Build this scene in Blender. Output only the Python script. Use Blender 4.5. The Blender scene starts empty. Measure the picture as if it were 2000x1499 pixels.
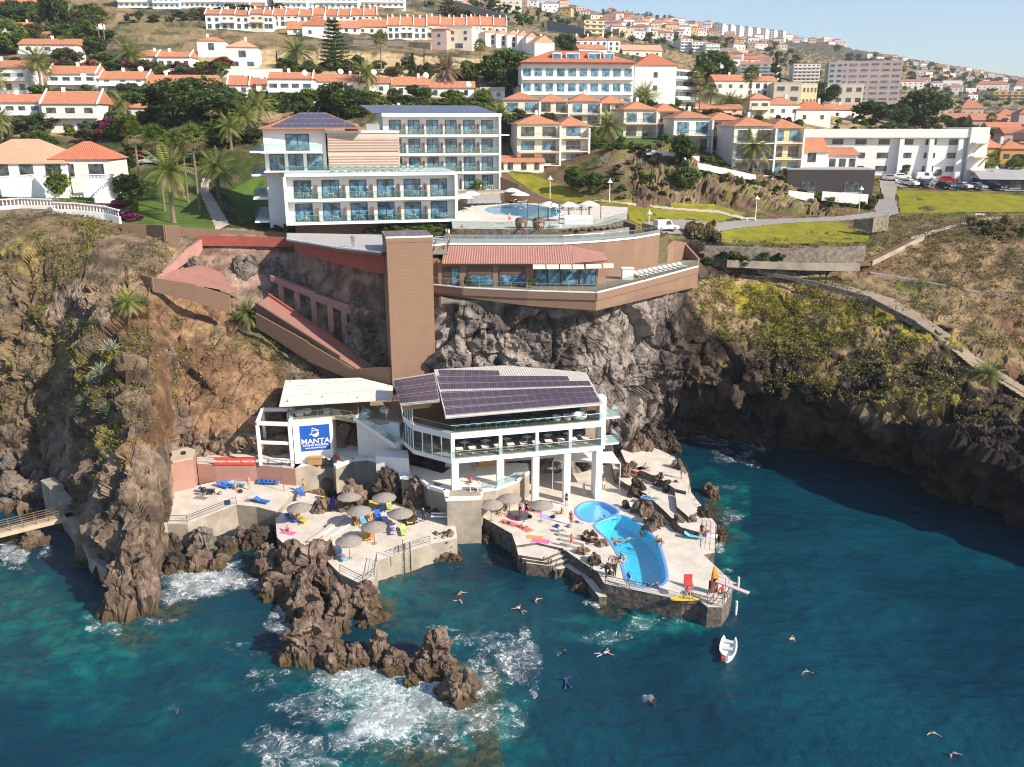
import bpy, bmesh, math, random
import numpy as np
from mathutils import Vector, Matrix
sc = bpy.context.scene
col = sc.collection
R = math.radians
# ---------------- camera, sky, sun, exposure ----------------
F, CX, CY, TH, H = 1650.0, 1000.0, 749.5, R(16.86), 48.0
CT, ST = math.cos(TH), math.sin(TH)
cam_d = bpy.data.cameras.new('camera'); cam = bpy.data.objects.new('camera', cam_d); col.objects.link(cam)
cam.location = (0, 0, H); cam.rotation_euler = (R(90) - TH, 0, 0)
cam_d.sensor_width = 36; cam_d.lens = 36 * F / 2000; cam_d.clip_start = 1; cam_d.clip_end = 20000
sc.camera = cam
SUN = Vector((0.72, -0.44, 0.56)).normalized()
sun_el = math.asin(SUN.z); sun_az = math.atan2(SUN.x, SUN.y)
w = bpy.data.worlds.new('World'); sc.world = w; w.use_nodes = True
nt = w.node_tree; nt.nodes.clear()
sky = nt.nodes.new('ShaderNodeTexSky'); sky.sky_type = 'NISHITA'; sky.sun_disc = False
sky.sun_elevation = sun_el; sky.sun_rotation = sun_az; sky.air_density = 1.0; sky.dust_density = 0.7; sky.ozone_density = 3.0
bg = nt.nodes.new('ShaderNodeBackground'); bg.inputs[1].default_value = 0.12
out = nt.nodes.new('ShaderNodeOutputWorld')
nt.links.new(sky.outputs[0], bg.inputs[0]); nt.links.new(bg.outputs[0], out.inputs[0])
sl = bpy.data.lights.new('sun', 'SUN'); sl.energy = 5.0; sl.angle = R(0.53); sl.color = (1, 0.90, 0.76)
so = bpy.data.objects.new('sun', sl); col.objects.link(so)
so.rotation_euler = SUN.to_track_quat('Z', 'Y').to_euler(); so.location = (60, -40, 120)
sc.view_settings.view_transform = 'Standard'; sc.view_settings.look = 'None'
sc.view_settings.exposure = 0.56; sc.view_settings.gamma = 1.0
sc.cycles.max_bounces = 6; sc.cycles.transparent_max_bounces = 12; sc.cycles.volume_bounces = 0
sc.cycles.sample_clamp_indirect = 6
sc.cycles.use_denoising = True; sc.cycles.filter_width = 1.1
def ray(px, py):
 u = (px - CX) / F; v = (CY - py) / F
 return (u, CT + v * ST, -ST + v * CT)
def P(px, py, z):
 d = ray(px, py); t = (z - H) / d[2]
 return Vector((d[0] * t, d[1] * t, z))
def D(px, py, Y):
 d = ray(px, py); t = Y / d[1]
 return Vector((d[0] * t, Y, H + d[2] * t))
def W(px, Y, z):
 return Vector(((px - CX) / F * (Y * CT + (H - z) * ST), Y, z))
def pix(v):
 zc = v[1] * CT + (H - v[2]) * ST
 return (CX + F * v[0] / zc, CY - F * (v[1] * ST - (H - v[2]) * CT) / zc)
class MB:
 def __init__(s):
  s.v = []; s.f = []; s.m = []; s.T = None
 def add(s, vs, fs, mi=0):
  b = len(s.v)
  if s.T is not None: vs = [tuple(s.T @ Vector(p)) for p in vs]
  s.v += [tuple(p) for p in vs]
  s.f += [tuple(b + i for i in f) for f in fs]; s.m += [mi] * len(fs)
  return s
 def box(s, x0, x1, y0, y1, z0, z1, mi=0):
  vs = [(x0,y0,z0),(x1,y0,z0),(x1,y1,z0),(x0,y1,z0),(x0,y0,z1),(x1,y0,z1),(x1,y1,z1),(x0,y1,z1)]
  return s.add(vs, [(3,2,1,0),(4,5,6,7),(0,1,5,4),(1,2,6,5),(2,3,7,6),(3,0,4,7)], mi)
 def quad(s, a, b, c, d, mi=0):
  return s.add([a,b,c,d], [(0,1,2,3)], mi)
 def tri(s, a, b, c, mi=0):
  return s.add([a,b,c], [(0,1,2)], mi)
 def prism(s, pts, z0, z1, mi=0, top=None):
  n = len(pts)
  ar = sum(pts[i][0]*pts[(i+1)%n][1]-pts[(i+1)%n][0]*pts[i][1] for i in range(n))
  if ar < 0: pts = list(pts)[::-1]
  f0 = (lambda p: z0(p)) if callable(z0) else (lambda p: z0)
  f1 = (lambda p: z1(p)) if callable(z1) else (lambda p: z1)
  vs = [(p[0],p[1],f0(p)) for p in pts] + [(p[0],p[1],f1(p)) for p in pts]
  s.add(vs, [(i,(i+1)%n,n+(i+1)%n,n+i) for i in range(n)] + [tuple(range(n))[::-1]], mi)
  b = len(s.v) - 2*n
  s.f.append(tuple(b+n+i for i in range(n))); s.m.append(mi if top is None else top)
  return s
 def cyl(s, p0, p1, r0, r1=None, n=8, mi=0, caps=True):
  r1 = r0 if r1 is None else r1
  p0 = Vector(p0); p1 = Vector(p1); d = (p1-p0)
  if d.length < 1e-6: return s
  d.normalize(); a = d.orthogonal().normalized(); b = d.cross(a)
  vs = []
  for p, r in ((p0,r0),(p1,r1)):
   for k in range(n):
    t = 2*math.pi*k/n; vs.append(p + a*(r*math.cos(t)) + b*(r*math.sin(t)))
  fs = [(k,(k+1)%n,n+(k+1)%n,n+k) for k in range(n)]
  if caps: fs += [tuple(range(n))[::-1], tuple(range(n,2*n))]
  return s.add(vs, fs, mi)
 def tube(s, pts, r, n=5, mi=0):
  for a, b in zip(pts[:-1], pts[1:]): s.cyl(a, b, r, r, n, mi)
  return s
 def lathe(s, c, prof, n=12, mi=0):
  c = Vector(c); vs = []; fs = []
  for r, z in prof:
   for k in range(n):
    t = 2*math.pi*k/n; vs.append((c.x+r*math.cos(t), c.y+r*math.sin(t), c.z+z))
  for j in range(len(prof)-1):
   for k in range(n):
    fs.append((j*n+k, j*n+(k+1)%n, (j+1)*n+(k+1)%n, (j+1)*n+k))
  return s.add(vs, fs, mi)
 def wall(s, pts, z0, z1, th=0.3, mi=0):
  """vertical wall along an xy polyline; z0,z1 numbers or lists per point"""
  n = len(pts)
  g = lambda z, i: z[i] if isinstance(z, (list, tuple)) else z
  for i in range(n-1):
   a = Vector(pts[i][:2]); b = Vector(pts[i+1][:2]); d = (b-a)
   if d.length < 1e-5: continue
   d.normalize(); q = Vector((-d.y, d.x))*th/2; e = d*(th/2 if n > 2 else 0)
   A = a-e if i > 0 else a; B = b+e if i < n-2 else b
   vs = [(A.x-q.x,A.y-q.y,g(z0,i)),(B.x-q.x,B.y-q.y,g(z0,i+1)),(B.x+q.x,B.y+q.y,g(z0,i+1)),(A.x+q.x,A.y+q.y,g(z0,i)),
     (A.x-q.x,A.y-q.y,g(z1,i)),(B.x-q.x,B.y-q.y,g(z1,i+1)),(B.x+q.x,B.y+q.y,g(z1,i+1)),(A.x+q.x,A.y+q.y,g(z1,i))]
   s.add(vs, [(3,2,1,0),(4,5,6,7),(0,1,5,4),(1,2,6,5),(2,3,7,6),(3,0,4,7)], mi)
  return s
 def mesh(s, name, mats, smooth=False, uv=True):
  me = bpy.data.meshes.new(name)
  me.from_pydata(s.v, [], s.f)
  for m in (mats if isinstance(mats, (list, tuple)) else [mats]): me.materials.append(m)
  me.polygons.foreach_set('material_index', s.m)
  if smooth: me.polygons.foreach_set('use_smooth', [True]*len(s.f))
  if uv:
   ul = me.uv_layers.new(name='UVMap'); co = []
   for f in s.f:
    p0 = Vector(s.v[f[0]]); e = Vector(s.v[f[1]])-p0
    if e.length < 1e-6: e = Vector((1,0,0))
    e.normalize(); n = Vector((0,0,0))
    for i in range(1, len(f)-1):
     n += (Vector(s.v[f[i]])-p0).cross(Vector(s.v[f[i+1]])-p0)
    if n.length < 1e-9: n = Vector((0,0,1))
    n.normalize(); g = n.cross(e)
    for i in f:
     q = Vector(s.v[i])-p0; co += [q.dot(e), q.dot(g)]
   ul.data.foreach_set('uv', co)
  me.update()
  return me
 def build(s, name, mats, parent=None, smooth=False, uv=True, loc=None, rotz=None):
  o = bpy.data.objects.new(name, s.mesh(name, mats, smooth, uv)); col.objects.link(o)
  if parent is not None: o.parent = parent
  if loc is not None: o.location = loc
  if rotz is not None: o.rotation_euler[2] = rotz
  return o
def tag(o, label=None, cat=None, group=None, kind=None):
 if label: o['label'] = label
 if cat: o['category'] = cat
 if group: o['group'] = group
 if kind: o['kind'] = kind
 return o
def thing(name, label, cat, loc=(0,0,0), rotz=0.0, group=None):
 o = bpy.data.objects.new(name, None); col.objects.link(o); o.empty_display_size = 0.3
 o.location = loc; o.rotation_euler = (0,0,rotz)
 return tag(o, label, cat, group)
def inst(name, me, parent=None, loc=(0,0,0), rotz=0.0, scale=None):
 o = bpy.data.objects.new(name, me); col.objects.link(o)
 if parent is not None: o.parent = parent
 o.location = loc; o.rotation_euler = (0,0,rotz)
 if scale is not None: o.scale = (scale,)*3 if not isinstance(scale, (tuple, list)) else scale
 return o
def dup(root, loc, rotz=0.0, label=None, scale=None, group=None):
 r = root.copy(); col.objects.link(r); r.location = loc; r.rotation_euler = (0,0,rotz)
 if scale is not None: r.scale = (scale,)*3 if not isinstance(scale, (tuple, list)) else scale
 if label: r['label'] = label
 if group: r['group'] = group
 for ch in list(root.children):
  c = ch.copy(); col.objects.link(c); c.parent = r
  for g in ch.children:
   d = g.copy(); col.objects.link(d); d.parent = c
 return r
ORD = ['first','second','third','fourth','fifth','sixth','seventh','eighth','ninth','tenth','eleventh','twelfth','thirteenth',
  'fourteenth','fifteenth','sixteenth','seventeenth','eighteenth','nineteenth','twentieth','twenty-first','twenty-second','twenty-third','twenty-fourth','twenty-fifth','twenty-sixth','twenty-seventh','twenty-eighth','twenty-ninth','thirtieth']+['thirty-'+k for k in ('first','second','third','fourth','fifth','sixth','seventh','eighth','ninth')]+['fortieth','forty-first','forty-second']
def ordl(i, n):
 if i == 0: return 'leftmost'
 if i == n-1: return 'rightmost'
 if i >= n/2 and n-1-i < len(ORD): return ORD[n-1-i] + ' from right'
 return ORD[i] + ' from left'
MATS = {}
def M(name, c, rough=0.7, var=0.12, scale=1.2, bump=0.0, metal=0.0, spec=0.4, alpha=1.0, bscale=None, rnd=0.0):
 if name in MATS: return MATS[name]
 m = bpy.data.materials.new(name); m.use_nodes = True; n = m.node_tree.nodes; l = m.node_tree.links
 b = n['Principled BSDF']; b.inputs['Roughness'].default_value = rough; b.inputs['Metallic'].default_value = metal
 b.inputs['Specular IOR Level'].default_value = spec; b.inputs['Alpha'].default_value = alpha
 tc = n.new('ShaderNodeTexCoord'); nz = n.new('ShaderNodeTexNoise')
 nz.inputs['Scale'].default_value = scale; nz.inputs['Detail'].default_value = 5; nz.inputs['Roughness'].default_value = 0.65
 l.new(tc.outputs['Object'], nz.inputs['Vector'])
 mp = n.new('ShaderNodeMapRange'); mp.inputs[1].default_value = 0.3; mp.inputs[2].default_value = 0.7
 mp.inputs[3].default_value = 1-var; mp.inputs[4].default_value = 1+var
 l.new(nz.outputs['Fac'], mp.inputs[0])
 mx = n.new('ShaderNodeVectorMath'); mx.operation = 'SCALE'; mx.inputs[0].default_value = c[:3]
 fo = mp.outputs[0]
 if rnd:
  oi = n.new('ShaderNodeObjectInfo'); m2 = n.new('ShaderNodeMapRange'); m2.inputs[3].default_value = 1-rnd; m2.inputs[4].default_value = 1+rnd; l.new(oi.outputs['Random'], m2.inputs[0])
  m3 = n.new('ShaderNodeMath'); m3.operation = 'MULTIPLY'; l.new(fo, m3.inputs[0]); l.new(m2.outputs[0], m3.inputs[1]); fo = m3.outputs[0]
 l.new(fo, mx.inputs['Scale']); l.new(mx.outputs[0], b.inputs['Base Color'])
 if bump:
  n2 = n.new('ShaderNodeTexNoise'); n2.inputs['Scale'].default_value = bscale or scale*6; n2.inputs['Detail'].default_value = 4
  l.new(tc.outputs['Object'], n2.inputs['Vector'])
  bp = n.new('ShaderNodeBump'); bp.inputs['Strength'].default_value = bump; bp.inputs['Distance'].default_value = 0.1
  l.new(n2.outputs['Fac'], bp.inputs['Height']); l.new(bp.outputs[0], b.inputs['Normal'])
 MATS[name] = m
 return m
def glass(name, c=(0.02,0.06,0.09), rough=0.06, tint=0.35):
 """window glass: dark glossy pane with curtains / reflections varied per pane"""
 if name in MATS: return MATS[name]
 m = M(name, c, rough, 0.0, 1.0, spec=0.9); n = m.node_tree.nodes; l = m.node_tree.links
 b = n['Principled BSDF']
 tc = n['Texture Coordinate']; nz = n['Noise Texture']; nz.inputs['Scale'].default_value = 0.9; nz.inputs['Detail'].default_value = 2
 oi = n.new('ShaderNodeObjectInfo'); ad = n.new('ShaderNodeVectorMath'); ad.operation = 'ADD'
 cb = n.new('ShaderNodeCombineXYZ'); ml = n.new('ShaderNodeMath'); ml.operation = 'MULTIPLY'; ml.inputs[1].default_value = 90
 l.new(oi.outputs['Random'], ml.inputs[0]); l.new(ml.outputs[0], cb.inputs[0]); l.new(ml.outputs[0], cb.inputs[1])
 l.new(tc.outputs['Object'], ad.inputs[0]); l.new(cb.outputs[0], ad.inputs[1]); l.new(ad.outputs[0], nz.inputs['Vector'])
 rp = n.new('ShaderNodeValToRGB'); rp.color_ramp.interpolation = 'LINEAR'
 e = rp.color_ramp.elements
 e[0].position = 0.38; e[0].color = (c[0]*0.5,c[1]*0.5,c[2]*0.5,1)
 e[1].position = 0.62; e[1].color = (c[0]*1.6+tint*0.12,c[1]*1.5+tint*0.15,c[2]*1.5+tint*0.17,1)
 l.new(nz.outputs['Fac'], rp.inputs[0]); l.new(rp.outputs[0], b.inputs['Base Color'])
 return m
def clear_glass(name, c=(0.75,0.88,0.88), a=0.22):
 if name in MATS: return MATS[name]
 m = bpy.data.materials.new(name); m.use_nodes = True; n = m.node_tree.nodes; l = m.node_tree.links
 n.remove(n['Principled BSDF']); o = n['Material Output']
 tr = n.new('ShaderNodeBsdfTransparent'); tr.inputs[0].default_value = (*c, 1)
 gl = n.new('ShaderNodeBsdfGlossy'); gl.inputs['Roughness'].default_value = 0.05; gl.inputs[0].default_value = (0.8,0.9,0.95,1)
 fr = n.new('ShaderNodeLayerWeight'); fr.inputs[0].default_value = 0.35
 mr = n.new('ShaderNodeMapRange'); mr.inputs[3].default_value = a*0.5; mr.inputs[4].default_value = 0.38
 l.new(fr.outputs['Fresnel'], mr.inputs[0])
 mx = n.new('ShaderNodeMixShader'); l.new(mr.outputs[0], mx.inputs[0]); l.new(tr.outputs[0], mx.inputs[1]); l.new(gl.outputs[0], mx.inputs[2])
 l.new(mx.outputs[0], o.inputs[0]); MATS[name] = m
 return m
def stripes(name, c1, c2, period, axis=0, rough=0.7, duty=0.5, bump=0.5, var=0.15, c3=None, p2=0, rnd=0.0):
 """ribbed / striped surface driven by UV metres"""
 if name in MATS: return MATS[name]
 m = M(name, c1, rough, var, 0.8, rnd=rnd); n = m.node_tree.nodes; l = m.node_tree.links; b = n['Principled BSDF']
 uv = n.new('ShaderNodeUVMap'); sp = n.new('ShaderNodeSeparateXYZ'); l.new(uv.outputs[0], sp.inputs[0])
 dv = n.new('ShaderNodeMath'); dv.operation = 'DIVIDE'; dv.inputs[1].default_value = period; l.new(sp.outputs[axis], dv.inputs[0])
 fr = n.new('ShaderNodeMath'); fr.operation = 'PINGPONG'; fr.inputs[1].default_value = 0.5; l.new(dv.outputs[0], fr.inputs[0])
 mr = n.new('ShaderNodeMapRange'); mr.interpolation_type = 'SMOOTHSTEP'; mr.inputs[1].default_value = duty*0.5-0.08; mr.inputs[2].default_value = duty*0.5+0.08
 l.new(fr.outputs[0], mr.inputs[0])
 mx = n.new('ShaderNodeMix'); mx.data_type = 'RGBA'
 src = [k for k in n if k.type == 'VECT_MATH'][0]
 l.new(mr.outputs[0], mx.inputs[0]); l.new(src.outputs[0], mx.inputs[6])
 mx.inputs[7].default_value = (*c2, 1); fin = mx.outputs[2]
 if c3:
  d2 = n.new('ShaderNodeMath'); d2.operation = 'DIVIDE'; d2.inputs[1].default_value = p2; l.new(sp.outputs[1-axis], d2.inputs[0])
  f2 = n.new('ShaderNodeMath'); f2.operation = 'PINGPONG'; f2.inputs[1].default_value = 0.5; l.new(d2.outputs[0], f2.inputs[0])
  g2 = n.new('ShaderNodeMath'); g2.operation = 'LESS_THAN'; g2.inputs[1].default_value = 0.04; l.new(f2.outputs[0], g2.inputs[0])
  m2 = n.new('ShaderNodeMix'); m2.data_type = 'RGBA'; l.new(g2.outputs[0], m2.inputs[0]); l.new(fin, m2.inputs[6]); m2.inputs[7].default_value = (*c3,1)
  fin = m2.outputs[2]
 l.new(fin, b.inputs['Base Color'])
 if bump:
  bp = n.new('ShaderNodeBump'); bp.inputs['Strength'].default_value = bump; bp.inputs['Distance'].default_value = 0.06
  l.new(fr.outputs[0], bp.inputs['Height']); l.new(bp.outputs[0], b.inputs['Normal'])
 return m
def rockmat(name, cols, scale=0.5, bump=0.9, wet=True):
 m = bpy.data.materials.new(name); m.use_nodes = True; n = m.node_tree.nodes; l = m.node_tree.links
 b = n['Principled BSDF']; b.inputs['Roughness'].default_value = 0.85; b.inputs['Specular IOR Level'].default_value = 0.25
 g = n.new('ShaderNodeNewGeometry')
 nz = n.new('ShaderNodeTexNoise'); nz.inputs['Scale'].default_value = scale; nz.inputs['Detail'].default_value = 9; nz.inputs['Roughness'].default_value = 0.7
 l.new(g.outputs['Position'], nz.inputs['Vector'])
 rp = n.new('ShaderNodeValToRGB'); e = rp.color_ramp.elements
 e[0].position = 0.32; e[0].color = (*cols[0],1); e[1].position = 0.68; e[1].color = (*cols[2],1)
 k = e.new(0.5); k.color = (*cols[1],1)
 l.new(nz.outputs['Fac'], rp.inputs[0]); fin = rp.outputs[0]
 if wet:
  sp = n.new('ShaderNodeSeparateXYZ'); l.new(g.outputs['Position'], sp.inputs[0])
  n3 = n.new('ShaderNodeTexNoise'); n3.inputs['Scale'].default_value = 0.6; l.new(g.outputs['Position'], n3.inputs['Vector'])
  a3 = n.new('ShaderNodeMath'); a3.operation = 'SUBTRACT'; l.new(sp.outputs[2], a3.inputs[0]); l.new(n3.outputs['Fac'], a3.inputs[1])
  mr = n.new('ShaderNodeMapRange'); mr.inputs[1].default_value = -0.4; mr.inputs[2].default_value = 0.9; l.new(a3.outputs[0], mr.inputs[0])
  mx = n.new('ShaderNodeMix'); mx.data_type = 'RGBA'; l.new(mr.outputs[0], mx.inputs[0]); mx.inputs[6].default_value = (0.09,0.062,0.026,1)
  l.new(fin, mx.inputs[7]); fin = mx.outputs[2]
 l.new(fin, b.inputs['Base Color'])
 n2 = n.new('ShaderNodeTexNoise'); n2.inputs['Scale'].default_value = 3.2; n2.inputs['Detail'].default_value = 8; n2.inputs['Roughness'].default_value = 0.72
 l.new(g.outputs['Position'], n2.inputs['Vector'])
 bp = n.new('ShaderNodeBump'); bp.inputs['Strength'].default_value = bump; bp.inputs['Distance'].default_value = 0.35
 l.new(n2.outputs['Fac'], bp.inputs['Height']); l.new(bp.outputs[0], b.inputs['Normal'])
 MATS[name] = m
 return m
def leafmat(name, c1, c2, scale=0.7):
 m = bpy.data.materials.new(name); m.use_nodes = True; n = m.node_tree.nodes; l = m.node_tree.links
 b = n['Principled BSDF']; b.inputs['Roughness'].default_value = 0.6; b.inputs['Specular IOR Level'].default_value = 0.3
 tc = n.new('ShaderNodeNewGeometry'); nz = n.new('ShaderNodeTexNoise'); nz.inputs['Scale'].default_value = scale; nz.inputs['Detail'].default_value = 3
 l.new(tc.outputs['Position'], nz.inputs['Vector'])
 rp = n.new('ShaderNodeValToRGB'); e = rp.color_ramp.elements; e[0].position = 0.35; e[0].color = (*c1,1); e[1].position = 0.65; e[1].color = (*c2,1)
 l.new(nz.outputs['Fac'], rp.inputs[0]); l.new(rp.outputs[0], b.inputs['Base Color'])
 t = n.new('ShaderNodeBsdfTranslucent'); l.new(rp.outputs[0], t.inputs[0])
 mx = n.new('ShaderNodeMixShader'); mx.inputs[0].default_value = 0.3; l.new(b.outputs[0], mx.inputs[1]); l.new(t.outputs[0], mx.inputs[2])
 l.new(mx.outputs[0], n['Material Output'].inputs[0]); MATS[name] = m
 return m
def _h(ix, iy, iz, s=0):
 h = (ix.astype(np.int64)*374761393 + iy.astype(np.int64)*668265263 + iz.astype(np.int64)*2147483647 + s*1274126177) & 0xffffffff
 h = ((h ^ (h >> 13))*1274126177) & 0xffffffff
 h = ((h ^ (h >> 16))*2246822519) & 0xffffffff
 return ((h ^ (h >> 15)) & 0xffffff)/float(0x1000000)
def vn(p, s=0):
 i = np.floor(p); f = p-i; f = f*f*(3-2*f); i = i.astype(np.int64); r = 0
 for dx in (0,1):
  wx = f[:,0] if dx else 1-f[:,0]
  for dy in (0,1):
   wy = f[:,1] if dy else 1-f[:,1]
   for dz in (0,1):
    wz = f[:,2] if dz else 1-f[:,2]
    r = r + wx*wy*wz*_h(i[:,0]+dx, i[:,1]+dy, i[:,2]+dz, s)
 return r
def fbm(p, o=4, s=0, g=0.5):
 r = 0; a = 1; t = 0
 for k in range(o):
  r = r + a*vn(p*(2.03**k)+k*17.3, s+k); t += a; a *= g
 return r/t
def ridged(p, o=4, s=0):
 r = 0; a = 1; t = 0
 for k in range(o):
  r = r + a*(1-np.abs(2*vn(p*(2.1**k)+k*9.1, s+k)-1)); t += a; a *= 0.5
 return r/t
def worley(p, s=0):
 i = np.floor(p).astype(np.int64); f1 = np.full(len(p), 9.0); f2 = np.full(len(p), 9.0)
 for dx in (-1,0,1):
  for dy in (-1,0,1):
   for dz in (-1,0,1):
    a, b, c = i[:,0]+dx, i[:,1]+dy, i[:,2]+dz
    d = (a+_h(a,b,c,s)-p[:,0])**2 + (b+_h(a,b,c,s+1)-p[:,1])**2 + (c+_h(a,b,c,s+2)-p[:,2])**2
    f2 = np.minimum(f2, np.maximum(f1, d)); f1 = np.minimum(f1, d)
 return np.sqrt(f1), np.sqrt(f2)
def facet(p, s=0):
 """tilted-plane cells: angular, broken rock"""
 i = np.floor(p).astype(np.int64); f1 = np.full(len(p), 9.0); f2 = np.full(len(p), 9.0); val = np.zeros(len(p))
 for dx in (-1,0,1):
  for dy in (-1,0,1):
   for dz in (-1,0,1):
    a, b, c = i[:,0]+dx, i[:,1]+dy, i[:,2]+dz
    qx = p[:,0]-a-_h(a,b,c,s); qy = p[:,1]-b-_h(a,b,c,s+1); qz = p[:,2]-c-_h(a,b,c,s+2)
    d = qx*qx+qy*qy+qz*qz
    m = d < f1
    v = (_h(a,b,c,s+3)-0.5)*0.9 + qx*(_h(a,b,c,s+4)-0.5)*1.7 + qy*(_h(a,b,c,s+5)-0.5)*1.7 + qz*(_h(a,b,c,s+6)-0.5)*1.7
    f2 = np.minimum(f2, np.maximum(f1, d)); f1 = np.minimum(f1, d); val = np.where(m, v, val)
 return val, np.sqrt(f2)-np.sqrt(f1)
def inpoly(x, y, poly):
 x = np.asarray(x, float); y = np.asarray(y, float); r = np.zeros(x.shape, bool); n = len(poly)
 for i in range(n):
  x0, y0 = poly[i]; x1, y1 = poly[(i+1) % n]
  if y0 == y1: continue
  c = ((y0 > y) != (y1 > y)) & (x < (x1-x0)*(y-y0)/(y1-y0)+x0)
  r ^= c
 return r
def v_(py, Y):  # visible control point: pixel row + distance
 dep = TH - math.atan((CY-py)/F)
 return (Y, H - Y*math.tan(dep))
def wl(py): # waterline
 dep = TH - math.atan((CY-py)/F); return (H/math.tan(dep), 0.0)
h_ = lambda Y, z: (Y, z)
TC = {
-400: [wl(1010), v_(930,114), v_(850,119), v_(750,123), v_(650,127), v_(560,131), v_(450,139), v_(410,148), v_(385,156)],
0:    [wl(1000), v_(930,111), v_(830,115), v_(720,118), v_(620,121), v_(500,127), v_(432,134), v_(408,142), v_(388,150)],
100:  [wl(1000), v_(920,110), v_(820,114), v_(720,117), v_(620,120), v_(505,126), v_(428,133), v_(406,142), v_(388,150)],
150:  [wl(1060), v_(985,96), v_(890,102), v_(790,108), v_(680,114), v_(560,121), v_(440,132), v_(418,141), v_(392,150)],
195:  [wl(1180), v_(1040,83), v_(920,92), v_(800,101), v_(680,110), v_(560,119), v_(455,131), v_(430,138), v_(400,147)],
250:  [wl(1205), v_(1030,79), v_(900,88), v_(780,98), v_(660,109), v_(550,119), v_(470,130), v_(440,137), v_(405,146)],
305:  [wl(1165), v_(1040,81), v_(920,88), v_(800,99), v_(690,109), v_(600,118), v_(520,124), v_(475,130), v_(436,137)],
345:  [h_(98,-1), h_(103,2.6), v_(850,106), v_(765,111), v_(680,116), v_(612,121), v_(545,126), v_(485,131), v_(440,137)],
400:  [h_(100,-1), h_(106,2.6), v_(822,108.6), v_(745,113), v_(665,118), v_(605,123), v_(540,127), v_(488,131), v_(442,137)],
480:  [h_(101,-1), h_(106,2.6), v_(815,109), v_(740,114), v_(665,119), v_(620,123), v_(535,128), v_(488,131), v_(446,137)],
560:  [h_(101,-1), h_(107,3), h_(109.6,8), v_(745,114), v_(690,118), v_(648,122), v_(545,128), v_(490,131), v_(452,137)],
650: [h_(102,-1), h_(108,3), h_(110,8), h_(113,13), v_(715,119), v_(665,121), v_(560,122.6), v_(505,124), v_(458,137)],
740: [h_(102,-1), h_(108,3), h_(110,8), h_(113,12), v_(715,116.6), v_(660,117.4), v_(575,118.2), v_(520,119), v_(462,137)],
800: [h_(102,-1), h_(108,3), h_(110,9), h_(113,13), h_(116,16), h_(117.5,20), h_(119,26), h_(121,29), h_(134,31.3)],
860:  [h_(104,-1), h_(108,4), h_(109.4,12), v_(715,110.4), v_(660,112), v_(590,113.6), h_(116,26.3), h_(127.2,26.3), h_(128.2,31.2)],
950:  [h_(104,-1), h_(108,4), h_(109.4,12), v_(712,110.4), v_(655,111.4), v_(585,113), h_(115.5,26.3), h_(127.2,26.3), h_(128.2,31.2)],
1060: [h_(106,-1), h_(109,4), h_(110.4,12), v_(720,111.4), v_(665,112), v_(592,113.2), h_(115.5,26.3), h_(127.2,26.3), h_(128.2,31.2)],
1150: [h_(110,-1), v_(800,112), v_(770,112.4), v_(730,113), v_(675,113.6), v_(606,114.6), h_(117,26.3), h_(127.4,26.3), h_(128.4,31.2)],
1220: [h_(117,-1), v_(815,116.4), v_(765,116.2), v_(710,117), v_(650,118), v_(580,120), h_(123,26.2), h_(133,26.2), h_(134,30.5)],
1290: [h_(130,0), h_(128,4.5), h_(123.4,10.5), v_(712,121.5), v_(645,124), v_(565,128), h_(130,26.0), v_(520,139), v_(465,145)],
1370: [h_(128.5,0), h_(126.5,5), h_(122,11), v_(705,123.5), v_(635,128), v_(560,134), v_(520,139), v_(495,143), v_(463,150)],
1450: [h_(126.5,0), h_(124.5,5), h_(120,11), v_(710,123), v_(635,131), v_(570,138), v_(530,143), v_(508,146), v_(482,149)],
1550: [h_(123.5,0), h_(121.5,5), h_(117,11), v_(733,120), v_(655,129), v_(588,137), v_(545,142), v_(513,146), v_(482,149)],
1700: [h_(116.5,0), h_(114.5,5), h_(110,10.2), v_(762,114), v_(690,121.5), v_(620,130), v_(570,137), v_(520,143), v_(480,149)],
1850: [h_(106.5,0), h_(104.5,4.8), h_(100,10), v_(815,105), v_(750,112), v_(680,120), v_(600,131), v_(530,142), v_(470,152)],
2000: [h_(97,0), h_(95,4.8), h_(91,9.4), v_(872,97), v_(800,106), v_(720,116), v_(620,129), v_(540,141), v_(470,152)],
2450: [wl(1220), h_(75,5), h_(75,10), h_(78,14), h_(86,17.5), v_(790,105), v_(650,123), v_(550,138), v_(480,150)],
}
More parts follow.
